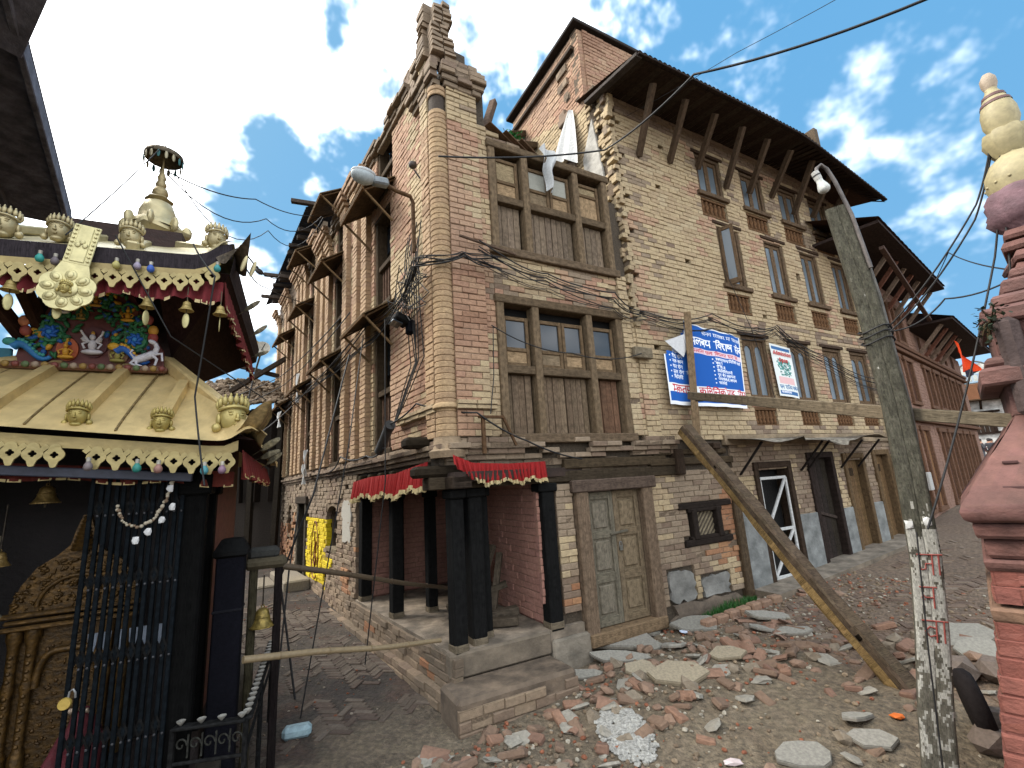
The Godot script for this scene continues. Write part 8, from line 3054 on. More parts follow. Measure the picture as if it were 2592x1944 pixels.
func white_cloths() -> void:
	var m := MB.new()
	var f := func(u: float, v: float) -> Vector3:
		var o := lerpf(lerpf(-0.84, -0.78, u), lerpf(-1.4, -0.6, u), pow(v, 0.8))
		return R3(2.84 - 0.1 * v + 0.05 * sin(u * 16.0 + v) * v - 0.03 * sin(u * 5.0), lerpf(8.53, lerpf(7.8, 7.36, u), v) - 0.04 * sin(u * 9.0) * v, o)
	m.sheet(36, 16, f, c(214, 214, 212))
	solo("white_cloth", m, M.cloth, "white cloth sheet hanging from a nail on the broken gable wall", "cloth")
	m = MB.new()
	var g := func(u: float, v: float) -> Vector3:
		var o := 0.1 + 0.06 * sin(u * 7.0 + v * 5.0)
		return R3(1.46 + u * (0.24 - 0.15 * v) + v * 0.1 + 0.02 * sin(v * 9.0), 6.6 - v * 0.6 + 0.1 * sin(u * 3.0) * (1.0 - v), o)
	m.sheet(14, 18, g, c(196, 198, 198))
	solo("plastic_sheet", m, M.cloth, "torn translucent plastic rag draped over the upper window's head", "rag")
	for q in [[8.05, 5.15, 0.1, 0.16, 0.75, "long white paper strip hanging on the lane wall between upper windows"], [8.75, 4.25, 0.4, 0.3, 0.4, "white rag caught on a window hood far down the lane"], [6.25, 3.05, 0.2, 0.14, 0.55, "pale rag hanging from the sill beside a lane window"], [6.3, 2.75, 0.22, 0.2, 0.42, "white rag knotted under the string course above the lane door"]]:
		m = MB.new()
		var h := func(u: float, v: float) -> Vector3:
			return L3(q[0] - u * q[3] + 0.02 * sin(v * 8.0), q[1] - v * q[4], q[2] + 0.03 * sin(u * 5.0 + v * 6.0))
		m.sheet(6, 10, h, c(206, 206, 204))
		solo("rag" if q[4] < 0.7 else "paper_strip", m, M.cloth, q[5], "rag" if q[4] < 0.7 else "paper")

func wall_fittings() -> void:
	# street lamp on its bracket near the corner
	var o := thing("wall_street_lamp", "grey street lamp with clear bowl on a bent pipe at the corner", "street lamp", L3(0.42, 5.2, 0.1))
	var m := MB.new()
	m.tube([L3(0.5, 5.0, 0.1), L3(0.47, 5.68, 0.12), L3(0.45, 5.74, 0.16), L3(0.4, 5.72, 0.36), L3(0.38, 5.74, 0.5)], 0.026, c(130, 104, 82), 8)
	obj("bracket_pipe", m, M.rust, o)
	var lb := Basis(dL, Vector3.UP, nL)
	lb = Basis(-dL, Vector3.UP, nL)
	m = MB.new()
	m.cbox(L3(0.37, 5.745, 0.58), Vector3(0.11, 0.1, 0.2), c(150, 158, 164), 0.02, lb * Basis(Vector3(1, 0, 0), 0.15))
	obj("gear_box", m, M.metal, o)
	m = MB.new()
	m.ball(L3(0.37, 5.79, 0.78), Vector3(0.1, 0.055, 0.15), c(186, 190, 192), 16, 10, lb)
	obj("hood", m, M.paint, o)
	m = MB.new()
	m.ball(L3(0.37, 5.755, 0.785), Vector3(0.097, 0.1, 0.145), c(176, 186, 190), 16, 10, lb)
	obj("bowl", m, M.paint, o)
	# insulator above, floodlight, tube, meter box
	m = MB.new()
	m.tube([L3(0.45, 6.05, 0.02), L3(0.45, 6.15, 0.1)], 0.012, c(90, 84, 80), 6)
	m.lathe([Vector2(0.0, 0.05), Vector2(0.05, 0.04), Vector2(0.055, 0.0), Vector2(0.03, -0.03), Vector2(0.0, -0.03)], c(80, 70, 64), L3(0.45, 6.2, 0.12), 14)
	solo("insulator", m, M.paint, "brown cable insulator on the lane wall above the street lamp", "insulator")
	o = thing("flood_light", "black box floodlight fixed on the lane wall beside the first-floor window hood", "floodlight", L3(0.7, 4.1, 0.2))
	m = MB.new()
	m.cbox(L3(0.72, 4.16, 0.2), Vector3(0.22, 0.1, 0.2), c(34, 34, 36), 0.02, lb * Basis(Vector3(1, 0, 0), -0.3))
	m.cbox(L3(0.66, 4.06, 0.1), Vector3(0.13, 0.18, 0.09), c(28, 28, 30), 0.02, lb)
	obj("housing", m, M.iron, o)
	m = MB.new()
	m.cbox(L3(0.74, 4.11, 0.26), Vector3(0.19, 0.02, 0.13), c(150, 160, 166), 0.004, lb * Basis(Vector3(1, 0, 0), -0.3))
	obj("front_glass", m, M.glass, o)
	m = MB.new()
	m.tube([L3(0.9, 2.86, 0.28), L3(1.45, 2.6, 0.22)], 0.06, c(64, 66, 66), 12)
	m.tube([L3(0.88, 2.87, 0.28), L3(0.94, 2.84, 0.275)], 0.066, c(40, 40, 42), 12)
	solo("cable_joint", m, M.paint, "thick black cable joint sleeve slung under the lane window", "cable joint")
	m = MB.new()
	m.cbox(R3(2.96, 3.78, 0.08), Vector3(0.34, 0.16, 0.07), c(136, 124, 106), 0.012, FR.basis)
	solo("junction_box", m, M.wood, "small weathered wooden junction board on the wall beside the boarded window", "junction box")
	m = MB.new()
	m.cbox(R3(0.48, 2.82, 0.17), Vector3(0.3, 0.03, 0.05), c(104, 80, 60), 0.004, FR.basis)
	m.cbox(R3(0.38, 2.62, 0.17), Vector3(0.04, 0.4, 0.04), c(104, 80, 60), 0.004, FR.basis)
	m.bar(R3(0.62, 2.84, 0.17), R3(0.76, 2.5, 0.2), 0.035, 0.03, c(104, 80, 60))
	solo("wooden_bracket", m, M.wood, "small nailed timber bracket on the pilaster above the red valance", "bracket")
	# stray timbers on the ruined top
	for q in [[R3(0.74, 6.75, -0.2), R3(1.12, 7.75, -0.5), 0.1, "grey beam sticking up from the ruined wall beside the corner pinnacle"], [R3(0.2, 4.98, 0.14), R3(0.98, 4.9, 0.1), 0.03, "thin rusty bar lying across the pilaster below the upper window"]]:
		m = MB.new()
		m.bar(q[0], q[1], q[2], q[2] * 0.9, c(110, 90, 78))
		solo("beam" if q[2] > 0.05 else "iron_bar", m, M.wood, q[3], "beam" if q[2] > 0.05 else "bar")
	for k in 3:
		m = MB.new()
		m.bar(R3(0.72 + k * 0.24, 6.8 - k * 0.05, 0.02), R3(1.12 + k * 0.3, 6.66 - k * 0.1, -0.08), 0.12, 0.02, c(120, 96, 76))
		solo("loose_board", m, M.wood, ["broken board lying on the ruined wall top next to the tall beam", "broken board on the ruined wall top behind the green weeds", "broken board on the ruined wall top nearest the plastic rag"][k], "board", "boards on the ruined wall")
	# weeds on the wall top and at the kerb
	m = MB.new()
	for k in 130:
		var p := R3(rng.randf_range(1.02, 1.3), 6.74 + rng.randf() * 0.12, rng.randf_range(-0.2, 0.0))
		var a := Vector3(rng.randf() - 0.5, rng.randf() * 0.8, rng.randf() - 0.5).normalized() * 0.06
		var b := a.cross(Vector3(0.2, 1, 0.4)).normalized() * 0.02
		m.quad(p, p + a * 0.5 + b, p + a, p + a * 0.5 - b, c(40, 128, 50) * Color(1, 1, 1) * rng.randf_range(0.6, 1.3))
	var wd := solo("weeds", m, M.leaf, "bright green weeds growing on the ruined wall top over the window", "weeds")
	wd.set_meta("kind", "stuff")
	m = MB.new()
	for k in 1500:
		var t := rng.randf()
		var s := lerpf(3.3, 4.55, t)
		var p := R3(s, 0, 0.1 + rng.randf() * 0.22 * sin(t * PI))
		p.y = relief(p.x, p.z)
		var a := Vector3(rng.randf() - 0.5, 0.9 + rng.randf(), rng.randf() - 0.5).normalized() * rng.randf_range(0.03, 0.1) * (0.5 + sin(t * PI))
		var b := a.cross(Vector3(rng.randf() - 0.5, 0.2, rng.randf() - 0.5)).normalized() * 0.006
		m.tri(p - b, p + b, p + a, c(50, 104, 40) * Color(1, 1, 1) * rng.randf_range(0.6, 1.3))
	wd = solo("grass", m, M.leaf, "strip of short green grass at the foot of the wall by the pavement", "grass")
	wd.set_meta("kind", "stuff")
	# bird on a beam end
	m = MB.new()
	var bp := L3(9.6, 8.5, 0.95)
	m.ball(bp, Vector3(0.07, 0.08, 0.13), c(44, 42, 42), 10, 8, lb * Basis(Vector3(1, 0, 0), -0.6))
	m.ball(bp + Vector3(0, 0.11, 0) + nL * 0.06, Vector3(0.045, 0.045, 0.05), c(40, 38, 38), 8, 6)
	m.tube([bp + Vector3(0, 0.11, 0) + nL * 0.1, bp + Vector3(0, 0.1, 0) + nL * 0.15], 0.012, c(60, 54, 46), 5, 0.002)
	m.tube([bp - nL * 0.08 + Vector3(0, -0.04, 0), bp - nL * 0.24 + Vector3(0, -0.12, 0)], 0.035, c(36, 36, 38), 6, 0.012)
	m.tube([bp - Vector3(0, 0.05, 0), bp - Vector3(0, 0.13, 0)], 0.01, c(80, 60, 50), 5)
	solo("pigeon", m, M.paint, "dark pigeon perched on a beam end under the far roof", "bird")

# ---------- cables ----------
func cable(pts: Array, sag: float, r: float, label: String, group := "", wob := 0.0) -> void:
	var out := []
	for i in pts.size() - 1:
		var n := 10
		for k in n + (1 if i == pts.size() - 2 else 0):
			var t := float(k) / n
			var p: Vector3 = (pts[i] as Vector3).lerp(pts[i + 1], t)
			p.y -= sag * 4.0 * t * (1.0 - t) + wob * sin((i + t) * 4.7 + pts[0].x * 9.0)
			out.append(p)
	var m := MB.new()
	m.tube(out, r, Color.WHITE, 5)
	solo("cable", m, M.wire, label, "cable", group)

func build_wires() -> void:
	for k in 9:
		var a := rng.randf_range(-0.2, 0.2)
		var b := rng.randf_range(-0.16, 0.16)
		var o := 0.1 + 0.015 * k
		cable([L3(12.0, 4.7 + a, o), L3(8.0, 4.55 + b, o), L3(4.6, 4.42 + a, o), L3(2.2, 4.42 + b * 1.6, o), L3(0.9, 4.45 + a, o), L3(0.1, 4.66 + b * 0.5, o + 0.08), R3(0.2, 4.72 + a * 0.4, o + 0.08), R3(0.7, 4.7 + b * 0.8, o)], 0.03 + rng.randf() * 0.05, 0.0045 + 0.002 * (k % 3), "black cable in the bundle that runs along the lane wall to the corner", "cables bundled round the corner", 0.02)
	for k in 7:
		var a := rng.randf_range(-0.16, 0.14)
		var b := rng.randf_range(-0.16, 0.16)
		var o := 0.08 + 0.015 * k
		cable([R3(0.4, 4.76 + a, o + 0.1), R3(1.4, 4.62 + b, o), R3(2.5, 4.48 + a, o), R3(3.05, 4.32 + b * 0.5, o), R3(4.5, 4.4 + a, o), R3(5.6, 4.36 + b, o), R3(6.2, 4.48 + a * 0.5, o), R3(7.6, 3.95 + b, o), R3(9.6, 3.6 + a, o)], 0.03 + rng.randf() * 0.05, 0.0045 + 0.002 * (k % 3), "black cable in the bundle that sags across both street fronts", "cables bundled across the street fronts", 0.02)
	# tangle at the corner
	for k in 12:
		var p := []
		var s0 := rng.randf_range(0.1, 0.9)
		for i in 7:
			p.append(L3(s0 + rng.randf_range(-0.25, 0.25) + i * 0.02, 4.75 - i * 0.09 + rng.randf_range(-0.16, 0.16), 0.12 + rng.randf() * 0.12))
		cable(p, 0.02, 0.006, "thin loose wire in the tangle beside the corner column", "loose wires in the corner tangle")
	for k in 7:
		var s := 0.36 + k * 0.07
		cable([L3(s, 5.6 - rng.randf() * 0.5, 0.06), L3(s + 0.06, 5.0, 0.09), L3(s - 0.02, 4.4, 0.12), L3(s + 0.1 * sin(k), 3.6, 0.06), L3(0.86 + 0.01 * k, 2.9, 0.22)], 0.0, 0.007, "thin wire running down the lane wall past the floodlight", "wires down the lane wall", 0.01)
	cable([R3(-0.05, 5.92, 0.2), R3(2.2, 6.45, 0.6), Vector3(1.97, 5.9, -3.8), Vector3(3.3, 5.45, -2.8), Vector3(5.5, 6.3, -1.2)], 0.06, 0.012, "heavy black cable crossing the sky from corner column to upper right")
	cable([Vector3(0.6, 9.0, -9.0), Vector3(3.2, 7.4, -5.0), Vector3(6.0, 6.6, -1.5)], 0.1, 0.004, "thin wire high in the sky above the buff house")
	cable([S3(1.09, 5.6, 1.4), S3(1.25, 3.98, 0.26)], 0.02, 0.005, "straight wire from the umbrella finial down to the golden plaque")
	cable([S3(1.09, 5.55, 1.7), Vector3(-3.6, 6.4, -6.0), L3(4.1, 7.35, 0.6)], 0.08, 0.008, "wire from the umbrella finial to the window hood on the lane wall", "")
	cable([S3(1.09, 5.52, 1.7), Vector3(-3.54, 6.2, -6.2), L3(3.4, 6.95, 0.6)], 0.25, 0.007, "sagging wire looping below the first one from finial to lane wall")
	cable([S3(1.0, 5.5, 1.65), Vector3(-3.5, 6.0, -6.2), L3(3.5, 7.0, 0.55)], 0.4, 0.006, "lowest slack wire looping from finial to lane wall")
	cable([S3(2.6, 4.25, 1.0), S3(1.5, 4.35, 1.0), S3(0.9, 4.3, 1.0)], 0.0, 0.006, "wire lying behind the upper roof faces")
	cable([S3(0.2, 4.1, 0.3), Vector3(-3.6, 5.4, -6.5), L3(9.0, 8.2, 0.5)], 0.05, 0.008, "wire from upper roof corner to the far dark roof, upper one")
	cable([S3(0.2, 4.02, 0.4), Vector3(-3.4, 5.0, -6.0), L3(5.0, 5.9, 0.3)], 0.05, 0.007, "wire from upper roof corner to the lane wall, lower one")
	cable([Vector3(-4.6, 3.4, -6.5), L3(8.6, 5.2, 0.4), L3(3.2, 5.0, 0.3)], 0.05, 0.011, "cable slanting up the lane wall from behind the lower roof, upper one")
	cable([Vector3(-4.4, 3.2, -6.2), L3(8.0, 4.85, 0.4), L3(2.6, 4.9, 0.3)], 0.08, 0.01, "cable slanting up the lane wall from behind the lower roof, lower one")
	cable([Vector3(-3.0, 2.6, -4.9), L3(6.8, 4.1, 0.4), L3(2.4, 4.4, 0.3)], 0.04, 0.01, "cable rising from the corner horn across the lane wall")
	cable([S3(0.5, 4.02, 0.22), Vector3(-2.02, 3.63, -2.95), Vector3(-2.16, 2.8, -3.05), Vector3(-1.98, 2.2, -2.95)], 0.02, 0.006, "grey string hanging from the upper eave down over the lower roof")
	cable([S3(0.96, 4.0, 0.2), S3(0.6, 3.3, 0.3), S3(0.0, 2.95, 0.9)], 0.0, 0.005, "string from the golden plaque slanting down past the painted relief")
	# ropes slung across the lane
	cable([L3(2.6, 4.2, 0.3), Vector3(-2.4, 2.1, -5.5), Vector3(-2.75, 1.2, -5.5), Vector3(-2.44, 0.05, -5.3)], 0.0, 0.012, "dark rope hanging from the lane wall to the ground, with a bend halfway")
	cable([Vector3(-2.8, 1.9, -6.0), Vector3(-2.7, 1.25, -5.6), Vector3(-2.55, 0.04, -5.1)], 0.0, 0.01, "second dark rope hanging close by in the lane")
	cable([L3(1.9, 4.3, 0.3), Vector3(-1.85, 2.6, -5.1), Vector3(-2.2, 0.04, -4.9)], 0.0, 0.007, "thin taut string from the window hood to the lane floor")
	cable([L3(1.0, 4.25, 0.3), Vector3(-1.5, 2.2, -5.3), Vector3(-1.75, 0.3, -5.4)], 0.0, 0.007, "thin string in front of the left valance")
	cable([L3(1.2, 2.62, 0.25), L3(2.2, 2.6, 0.15), L3(3.6, 2.7, 0.15), L3(4.4, 2.5, 0.12)], 0.06, 0.012, "black cable drooping below the lane windows from the joint sleeve")
	cable([L3(0.9, 2.88, 0.28), L3(0.4, 3.05, 0.15), R3(0.3, 2.86, 0.2), R3(0.9, 2.55, 0.2), R3(1.7, 2.33, 0.12)], 0.03, 0.01, "black cable wrapping the column base and running under the window")
	cable([R3(0.58, 3.92, 0.1), R3(1.6, 3.62, 0.25), R3(2.9, 3.76, 0.12)], 0.08, 0.007, "pale cord slung across the lower big window")
	cable([R3(0.6, 3.9, 0.1), R3(0.58, 3.3, 0.09), R3(0.46, 2.85, 0.2)], 0.0, 0.006, "pale cord hanging down the pilaster beside the lower window")
	cable([R3(5.1, 5.6, 0.05), R3(5.5, 4.4, 0.12), R3(5.9, 3.0, 0.1)], 0.0, 0.005, "thin cord hanging on the buff wall beside the blue banner")
	# wires at the right between pole, finial and street
	for q in [[Vector3(3.22, 4.3, -2.56), Vector3(3.12, 3.7, -2.75), Vector3(2.75, 3.02, -3.25), "upper wire looping from shrine finial to the pole tie"], [Vector3(3.22, 4.26, -2.56), Vector3(3.14, 3.62, -2.8), Vector3(2.75, 3.0, -3.2), "second wire looping from shrine finial to the pole tie"], [Vector3(3.22, 4.2, -2.56), Vector3(3.08, 3.3, -2.7), Vector3(2.3, 1.7, -2.75), "wire falling from the finial past the orange flag"], [Vector3(3.24, 4.2, -2.54), Vector3(3.12, 3.5, -2.62), Vector3(2.96, 2.9, -2.6), "wire hanging straight down beside the shrine masonry"], [Vector3(2.75, 3.0, -3.2), Vector3(3.0, 3.15, -3.0), Vector3(3.2, 3.2, -2.6), "wire running right from the pole tie to the shrine neck"], [FQ * Vector3(3.4, 6.1, 0.6), Vector3(5.6, 4.6, -5.4), Vector3(3.15, 3.15, -2.6), "cable from the red house eave to the shrine neck"]]:
		cable([q[0], q[1], q[2]], 0.05, 0.006, q[3])
	cable([Vector3(2.6, 1.62, -3.2), Vector3(2.5, 0.9, -3.2), Vector3(2.42, 0.2, -3.2)], 0.0, 0.005, "thin wire hanging down the left side of the utility pole")

# ---------- rubble ----------
func build_rubble() -> void:
	# flat pieces of broken plaster and paving
	var grey := c(158, 154, 144)
	var slabs := [[1.0, -6.02, 1.1, 0.62, 0.1, "largest broken grey slab, leaning below the locked door"], [0.98, -5.54, 0.5, 0.14, 0.3, "long narrow grey slab in front of the largest slab"], [0.55, -5.34, 0.34, 0.13, 0.2, "thin grey slab at the left end of the slab row"], [1.36, -5.72, 0.26, 0.2, 0.15, "pale grey slab just right of the largest slab"], [1.6, -5.56, 0.22, 0.16, 0.2, "small grey slab right of the long narrow slab"], [1.52, -6.2, 0.2, 0.16, 0.1, "small square slab lying on the largest slab's right edge"], [2.03, -5.2, 0.26, 0.22, 0.14, "square buff paving tile in the middle of the rubble"], [1.42, -4.92, 0.44, 0.3, 0.18, "five-cornered buff slab at the front of the rubble"], [1.15, -5.08, 0.3, 0.22, 0.25, "buff slab next to the five-cornered one"], [2.02, -6.1, 0.44, 0.3, 0.08, "broad grey slab by the grass strip"], [2.16, -6.34, 0.34, 0.18, 0.1, "grey slab on top of the broad slab by the grass strip"], [2.95, -6.12, 0.4, 0.22, 0.06, "white-grey slab close to the pavement ledge"], [2.98, -5.62, 0.26, 0.16, 0.1, "white-grey slab nearer the slanting prop"], [2.66, -5.74, 0.2, 0.14, 0.1, "small white-grey slab left of the prop's middle"], [2.5, -4.05, 0.2, 0.14, 0.2, "pale slab lying left of the pole's foot"], [2.42, -3.78, 0.24, 0.18, 0.12, "rounded pale slab nearest the pole's foot"], [1.9, -3.74, 0.3, 0.22, 0.1, "pale slab at the bottom edge, half buried"], [4.3, -5.1, 0.5, 0.3, 0.3, "wide grey slab behind the utility pole on the right"], [4.2, -4.75, 0.36, 0.26, 0.4, "second grey slab behind the utility pole on the right"], [3.5, -4.7, 0.22, 0.2, 0.6, "grey stone just left of the pole behind the prop"], [0.18, -5.32, 0.26, 0.14, 0.25, "pale slab before the porch steps"], [-0.36, -4.84, 0.14, 0.14, 0.5, "white broken lump at the foot of the porch corner"]]
	for q in slabs:
		var m := MB.new()
		q[2] *= 1.0 if q[2] > 1.0 else 1.35
		q[3] *= 1.0 if q[2] > 1.0 else 1.3
		var n := rng.randi_range(6, 9)
		var pp := PackedVector2Array()
		for i in n:
			var a := TAU * (i + rng.randf_range(-0.25, 0.25)) / n
			pp.append(Vector2(cos(a) * q[2] * 0.5, sin(a) * q[3] * 0.5 + 0.0) * rng.randf_range(0.86, 1.12))
		var big_one: bool = q[2] > 1.0
		var col := grey * Color(1, 1, 1) * rng.randf_range(0.86, 1.1)
		if "buff" in q[5]: col = c(168, 156, 134)
		var th := 0.045 if big_one else rng.randf_range(0.025, 0.042)
		var flat := Basis(Vector3(1, 0, 0), Vector3(0, 0, -1), Vector3(0, 1, 0))
		m.prism(pp, 0.0, th * 0.55, col * Color(0.75, 0.72, 0.7), flat)
		var sm := PackedVector2Array()
		for p in pp: sm.append(p * 0.97)
		m.prism(sm, th * 0.5, th, col, flat)
		var y := relief(q[0], q[1])
		var lift := 0.1 if big_one else 0.02
		var o := MeshInstance3D.new()
		o.name = numbered("slab")
		o.mesh = m.mesh()
		o.material_override = M.stone
		add_child(o, true)
		o.transform = Transform3D(Basis(Vector3.UP, rng.randf_range(-0.5, 0.1) if q[2] > 0.3 else rng.randf() * TAU) * Basis(Vector3(1, 0, 0), q[4]) * Basis(Vector3(0, 0, 1), rng.randf_range(-0.12, 0.12)), Vector3(q[0], y + lift, q[1]))
		tag(o, "%s" % q[5], "slab", "broken slabs in the rubble")
	# loose bricks and lumps: a few source pieces, then copies
	var src := []
	var kinds := [["brick", "broken orange-red brick lying loose in the rubble", "brick", c(148, 114, 92)], ["brick", "dusty brown brick lying loose in the rubble", "brick", c(130, 106, 88)], ["brick", "dark red brick lying loose in the rubble", "brick", c(128, 98, 82)], ["brick", "half brick with a broken end lying in the rubble", "brick", c(146, 120, 100)], ["rubble_stone", "grey-brown lump of mortar and stone in the rubble", "stone", c(140, 126, 108)], ["rubble_stone", "small reddish stone chip in the rubble", "stone", c(140, 114, 96)], ["roof_tile", "curved piece of broken clay roof tile in the rubble", "tile", c(146, 114, 94)], ["slab_chip", "small flat grey chip of broken plaster in the rubble", "slab", c(158, 152, 140)]]
	for k in kinds.size():
		var m := MB.new()
		var cl: Color = kinds[k][3]
		match k:
			0: m.cbox(Vector3.ZERO, Vector3(0.19, 0.055, 0.1), cl, 0.01)
			1: m.cbox(Vector3.ZERO, Vector3(0.21, 0.052, 0.1), cl, 0.012)
			2: m.cbox(Vector3.ZERO, Vector3(0.18, 0.06, 0.095), cl, 0.012)
			3: m.rock(Vector3.ZERO, Vector3(0.14, 0.07, 0.11), cl, rng, Basis.IDENTITY, 0.15)
			4: m.rock(Vector3.ZERO, Vector3(0.17, 0.1, 0.14), cl, rng, Basis.IDENTITY, 0.3)
			5: m.rock(Vector3.ZERO, Vector3(0.1, 0.05, 0.08), cl, rng, Basis.IDENTITY, 0.25)
			7:
				m.rock(Vector3.ZERO, Vector3(0.2, 0.04, 0.15), cl, rng, Basis.IDENTITY, 0.3)
			6:
				var f := func(u: float, v: float) -> Vector3: return Vector3((u - 0.5) * 0.2, 0.03 * cos((v - 0.5) * 2.4), (v - 0.5) * 0.13)
				m.sheet(4, 6, f, cl)
				m.sheet(4, 6, func(u, v): return f.call(1.0 - u, v) - Vector3(0, 0.014, 0), cl * Color(0.8, 0.8, 0.8))
		src.append(m.mesh())
	var firsts := {}
	var made := 0
	var tries := 0
	var r := RandomNumberGenerator.new()
	r.seed = 99
	while made < 310 and tries < 4000:
		tries += 1
		var s := r.randf_range(-0.6, 5.4)
		var o := r.randf_range(0.1, 3.2)
		var dens := exp(-pow((o - 0.75 - 0.12 * s) / 0.55, 2.0)) * smoothstep(5.0, 3.0, s)
		dens = maxf(dens, 0.9 * exp(-pow((s + 0.1) / 0.7, 2.0) - pow((o - 1.35) / 0.6, 2.0)))
		dens = maxf(dens, 0.55 * exp(-pow((s - 3.6) / 0.8, 2.0) - pow((o - 2.1) / 0.9, 2.0)))
		dens = maxf(dens, 0.06)
		if r.randf() > dens: continue
		var p := R3(s, 0, o)
		if s < 1.15 and o < 0.62: continue
		if o < 0.2 and s < 2.9: continue
		if p.z > -3.45: continue
		var k: int = [0, 1, 2, 3, 7, 4, 5, 5, 3, 1, 6, 5, 7][r.randi() % 13]
		var big_k := 0.028 if k < 5 else 0.012
		var t := Transform3D(Basis(Vector3.UP, r.randf() * TAU) * Basis(Vector3(1, 0, 0), r.randf_range(-0.5, 0.5)) * Basis(Vector3(0, 0, 1), r.randf_range(-0.4, 0.4)) * Basis.from_scale(Vector3.ONE * r.randf_range(0.7, 1.15)), Vector3(p.x, relief(p.x, p.z) + big_k * r.randf_range(-0.3, 1.0), p.z))
		if not firsts.has(k):
			var o1 := MeshInstance3D.new()
			o1.name = numbered(kinds[k][0])
			o1.mesh = src[k]
			o1.material_override = M.brick
			add_child(o1, true)
			o1.transform = t
			tag(o1, kinds[k][1], kinds[k][2], ["orange bricks", "brown bricks", "dark red bricks", "half bricks", "mortar lumps", "red chips", "tile pieces", "grey chips"][k] + " in the rubble")
			firsts[k] = o1
		else:
			dup(firsts[k], t, kinds[k][1])
		made += 1
	# grit and crumbs
	var m := MB.new()
	for k in 5200:
		var s := r.randf_range(-1.2, 6.5)
		var o := r.randf_range(0.05, 3.6)
		var keep := exp(-pow((o - 0.9) / 0.9, 2.0)) + 0.12
		if r.randf() > keep: continue
		var p := R3(s, 0, o)
		if s < 1.15 and o < 0.55: continue
		var z := r.randf_range(0.012, 0.05)
		var t := r.randf_range(0.7, 1.2)
		m.rock(Vector3(p.x, relief(p.x, p.z) + z * 0.2, p.z), Vector3(z, z * 0.6, z * 0.8), [c(150, 132, 110), c(152, 100, 78), c(132, 116, 98), c(176, 168, 152)][r.randi() % 4] * Color(t, t, t), r, Basis(Vector3.UP, r.randf() * TAU))
	for k in 900:
		var p := L3(r.randf_range(0.2, 11.0), 0, r.randf_range(0.1, 3.0))
		var z := r.randf_range(0.01, 0.035)
		m.rock(Vector3(p.x, relief(p.x, p.z) + z * 0.2, p.z), Vector3(z, z * 0.6, z * 0.8), [c(120, 106, 92), c(130, 84, 66), c(150, 140, 126)][r.randi() % 3], r)
	var go := solo("gravel", m, M.stone, "crumbs of brick, mortar and gravel strewn over the ground", "gravel")
	go.set_meta("kind", "stuff")
	# spill of white lime
	m = MB.new()
	for k in 420:
		var a := r.randf() * TAU
		var q := Vector2(cos(a), sin(a)) * sqrt(r.randf())
		var x := 0.74 + q.x * 0.2 + 0.05 * q.y
		var zz := -4.26 + q.y * 0.36
		var s := r.randf_range(0.03, 0.1) * (1.1 - q.length() * 0.5)
		m.rock(Vector3(x, relief(x, zz) + 0.01, zz), Vector3(s, s * 0.45, s), c(206, 204, 196) * Color(1, 1, 1) * r.randf_range(0.8, 1.0), r, Basis(Vector3.UP, r.randf() * TAU))
	go = solo("lime_heap", m, M.mortar, "white spill of crumbled lime plaster on the ground in front", "lime")
	go.set_meta("kind", "stuff")
	# kerb stones by the grass
	for k in 7:
		m = MB.new()
		var p := R3(3.15 + k * 0.22, 0, 0.42)
		m.cbox(Vector3(p.x, relief(p.x, p.z) + 0.03, p.z), Vector3(0.2, 0.12, 0.12), c(150, 120, 98) * Color(1, 1, 1) * r.randf_range(0.85, 1.1), 0.02, Basis(Vector3.UP, 0.5 + r.randf_range(-0.1, 0.1)))
		solo("kerb_brick", m, M.brick, "edging brick in the short row bordering the grass strip", "kerb", "edging bricks by the grass")
	# broken timber inside the porch
	var wood := c(104, 94, 82)
	var parts := [[R3(0.62, 0.5, -0.95), R3(1.05, 1.3, -1.15), 0.09, "dusty broken frame leaning in the porch, left member"], [R3(0.86, 0.5, -0.85), R3(1.12, 1.2, -1.1), 0.08, "dusty broken frame leaning in the porch, right member"], [R3(0.3, 0.56, -0.75), R3(1.08, 0.6, -0.6), 0.13, "thick dusty beam lying across the porch floor"], [R3(0.4, 0.62, -1.2), R3(1.1, 0.85, -0.9), 0.1, "tilted dusty beam behind the lying one in the porch"], [R3(0.55, 0.55, -0.55), R3(0.95, 0.56, -0.35), 0.12, "short dusty timber block at the front of the porch heap"]]
	for q in parts:
		m = MB.new()
		m.bar(q[0], q[1], q[2], q[2] * 0.7, wood * Color(1, 1, 1) * r.randf_range(0.85, 1.15))
		solo("timber", m, M.wood, q[3], "timber", "timbers in the porch")
	m = MB.new()
	m.bar(R3(1.1, 0.5, -1.5), R3(1.14, 1.45, -1.75), 0.6, 0.04, c(84, 74, 64), Vector3(0.3, 0, 1))
	solo("leaning_board", m, M.wood, "wide dark board leaning against the pink inner wall of the porch", "board")
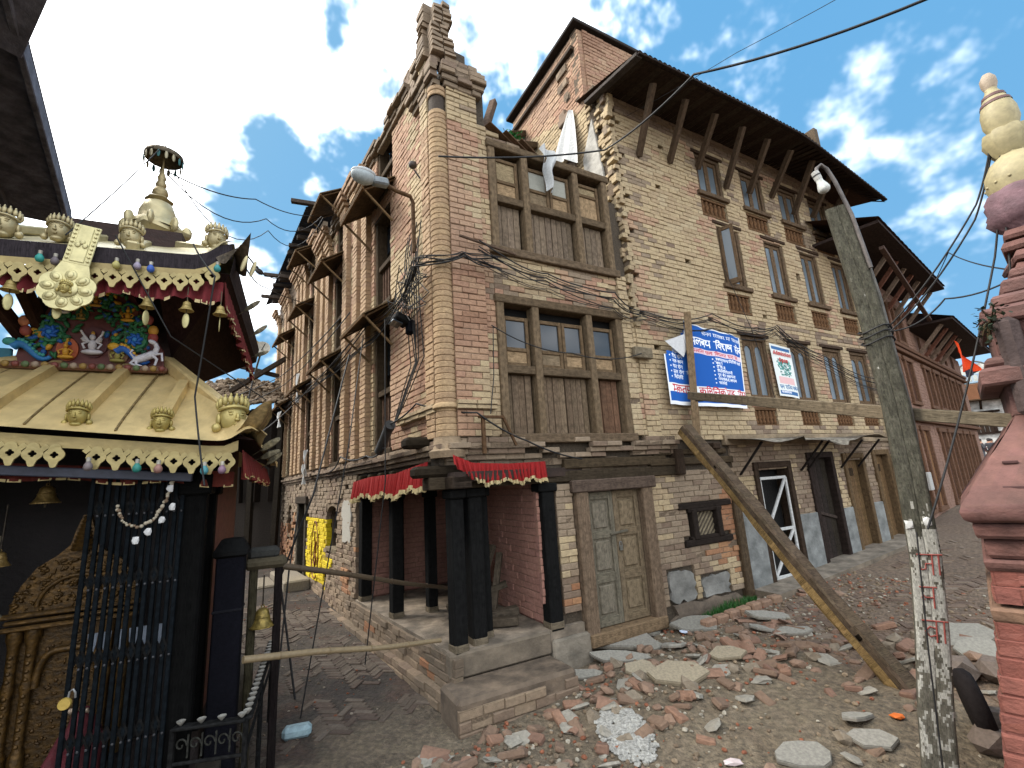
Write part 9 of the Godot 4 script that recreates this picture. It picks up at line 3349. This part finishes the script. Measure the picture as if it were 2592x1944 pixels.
	# small litter
	m = MB.new()
	m.cbox(Vector3(-2.1, relief(-2.1, -4.62) + 0.05, -4.62), Vector3(0.24, 0.1, 0.12), c(150, 176, 184), 0.03, Basis(Vector3.UP, 0.3))
	solo("plastic_box", m, M.paint, "pale blue plastic container lying on the lane in front of the shrine", "container")
	m = MB.new()
	m.rock(Vector3(1.85, relief(1.85, -5.95) + 0.04, -5.95), Vector3(0.12, 0.03, 0.08), c(190, 200, 220), r)
	solo("paper_scrap", m, M.paper, "bluish paper scrap caught between the slabs below the door", "paper")
	m = MB.new()
	m.rock(Vector3(1.4, relief(1.4, -3.78) + 0.02, -3.78), Vector3(0.14, 0.03, 0.06), c(206, 190, 188), r)
	solo("paper_scrap", m, M.paper, "white and red wrapper on the bare ground at the bottom", "wrapper")
	m = MB.new()
	m.rock(Vector3(2.78, relief(2.78, -4.0) + 0.02, -4.0), Vector3(0.1, 0.03, 0.07), c(216, 110, 40), r)
	solo("orange_peel", m, M.paper, "bright orange scrap by the foot of the slanting prop", "scrap")
	m = MB.new()
	m.lathe([Vector2(0.0, -0.05), Vector2(0.19, -0.05), Vector2(0.22, -0.02), Vector2(0.22, 0.03), Vector2(0.19, 0.06), Vector2(0.0, 0.06)], c(44, 41, 42), Vector3(3.14, relief(3.14, -3.72) + 0.2, -3.72), 22, Basis(Vector3(0.5, 0, -0.8).normalized(), 1.4))
	solo("stone_disc", m, M.stone, "dark round stone disc standing on edge behind the utility pole", "stone disc")
	for q in [[3.3, -3.75, 0.22, "rounded grey boulder left of the red shrine's base"], [3.6, -4.4, 0.3, "grey boulder behind the round stone disc"], [3.05, -3.55, 0.2, "small boulder between pole and red shrine"], [3.9, -4.3, 0.26, "boulder right of the round stone disc"]]:
		m = MB.new()
		m.rock(Vector3(q[0], relief(q[0], q[1]) + q[2] * 0.3, q[1]), Vector3(q[2] * 1.2, q[2] * 0.8, q[2]), c(126, 114, 104), r)
		solo("boulder", m, M.stone, q[3], "boulder", "boulders by the red shrine")
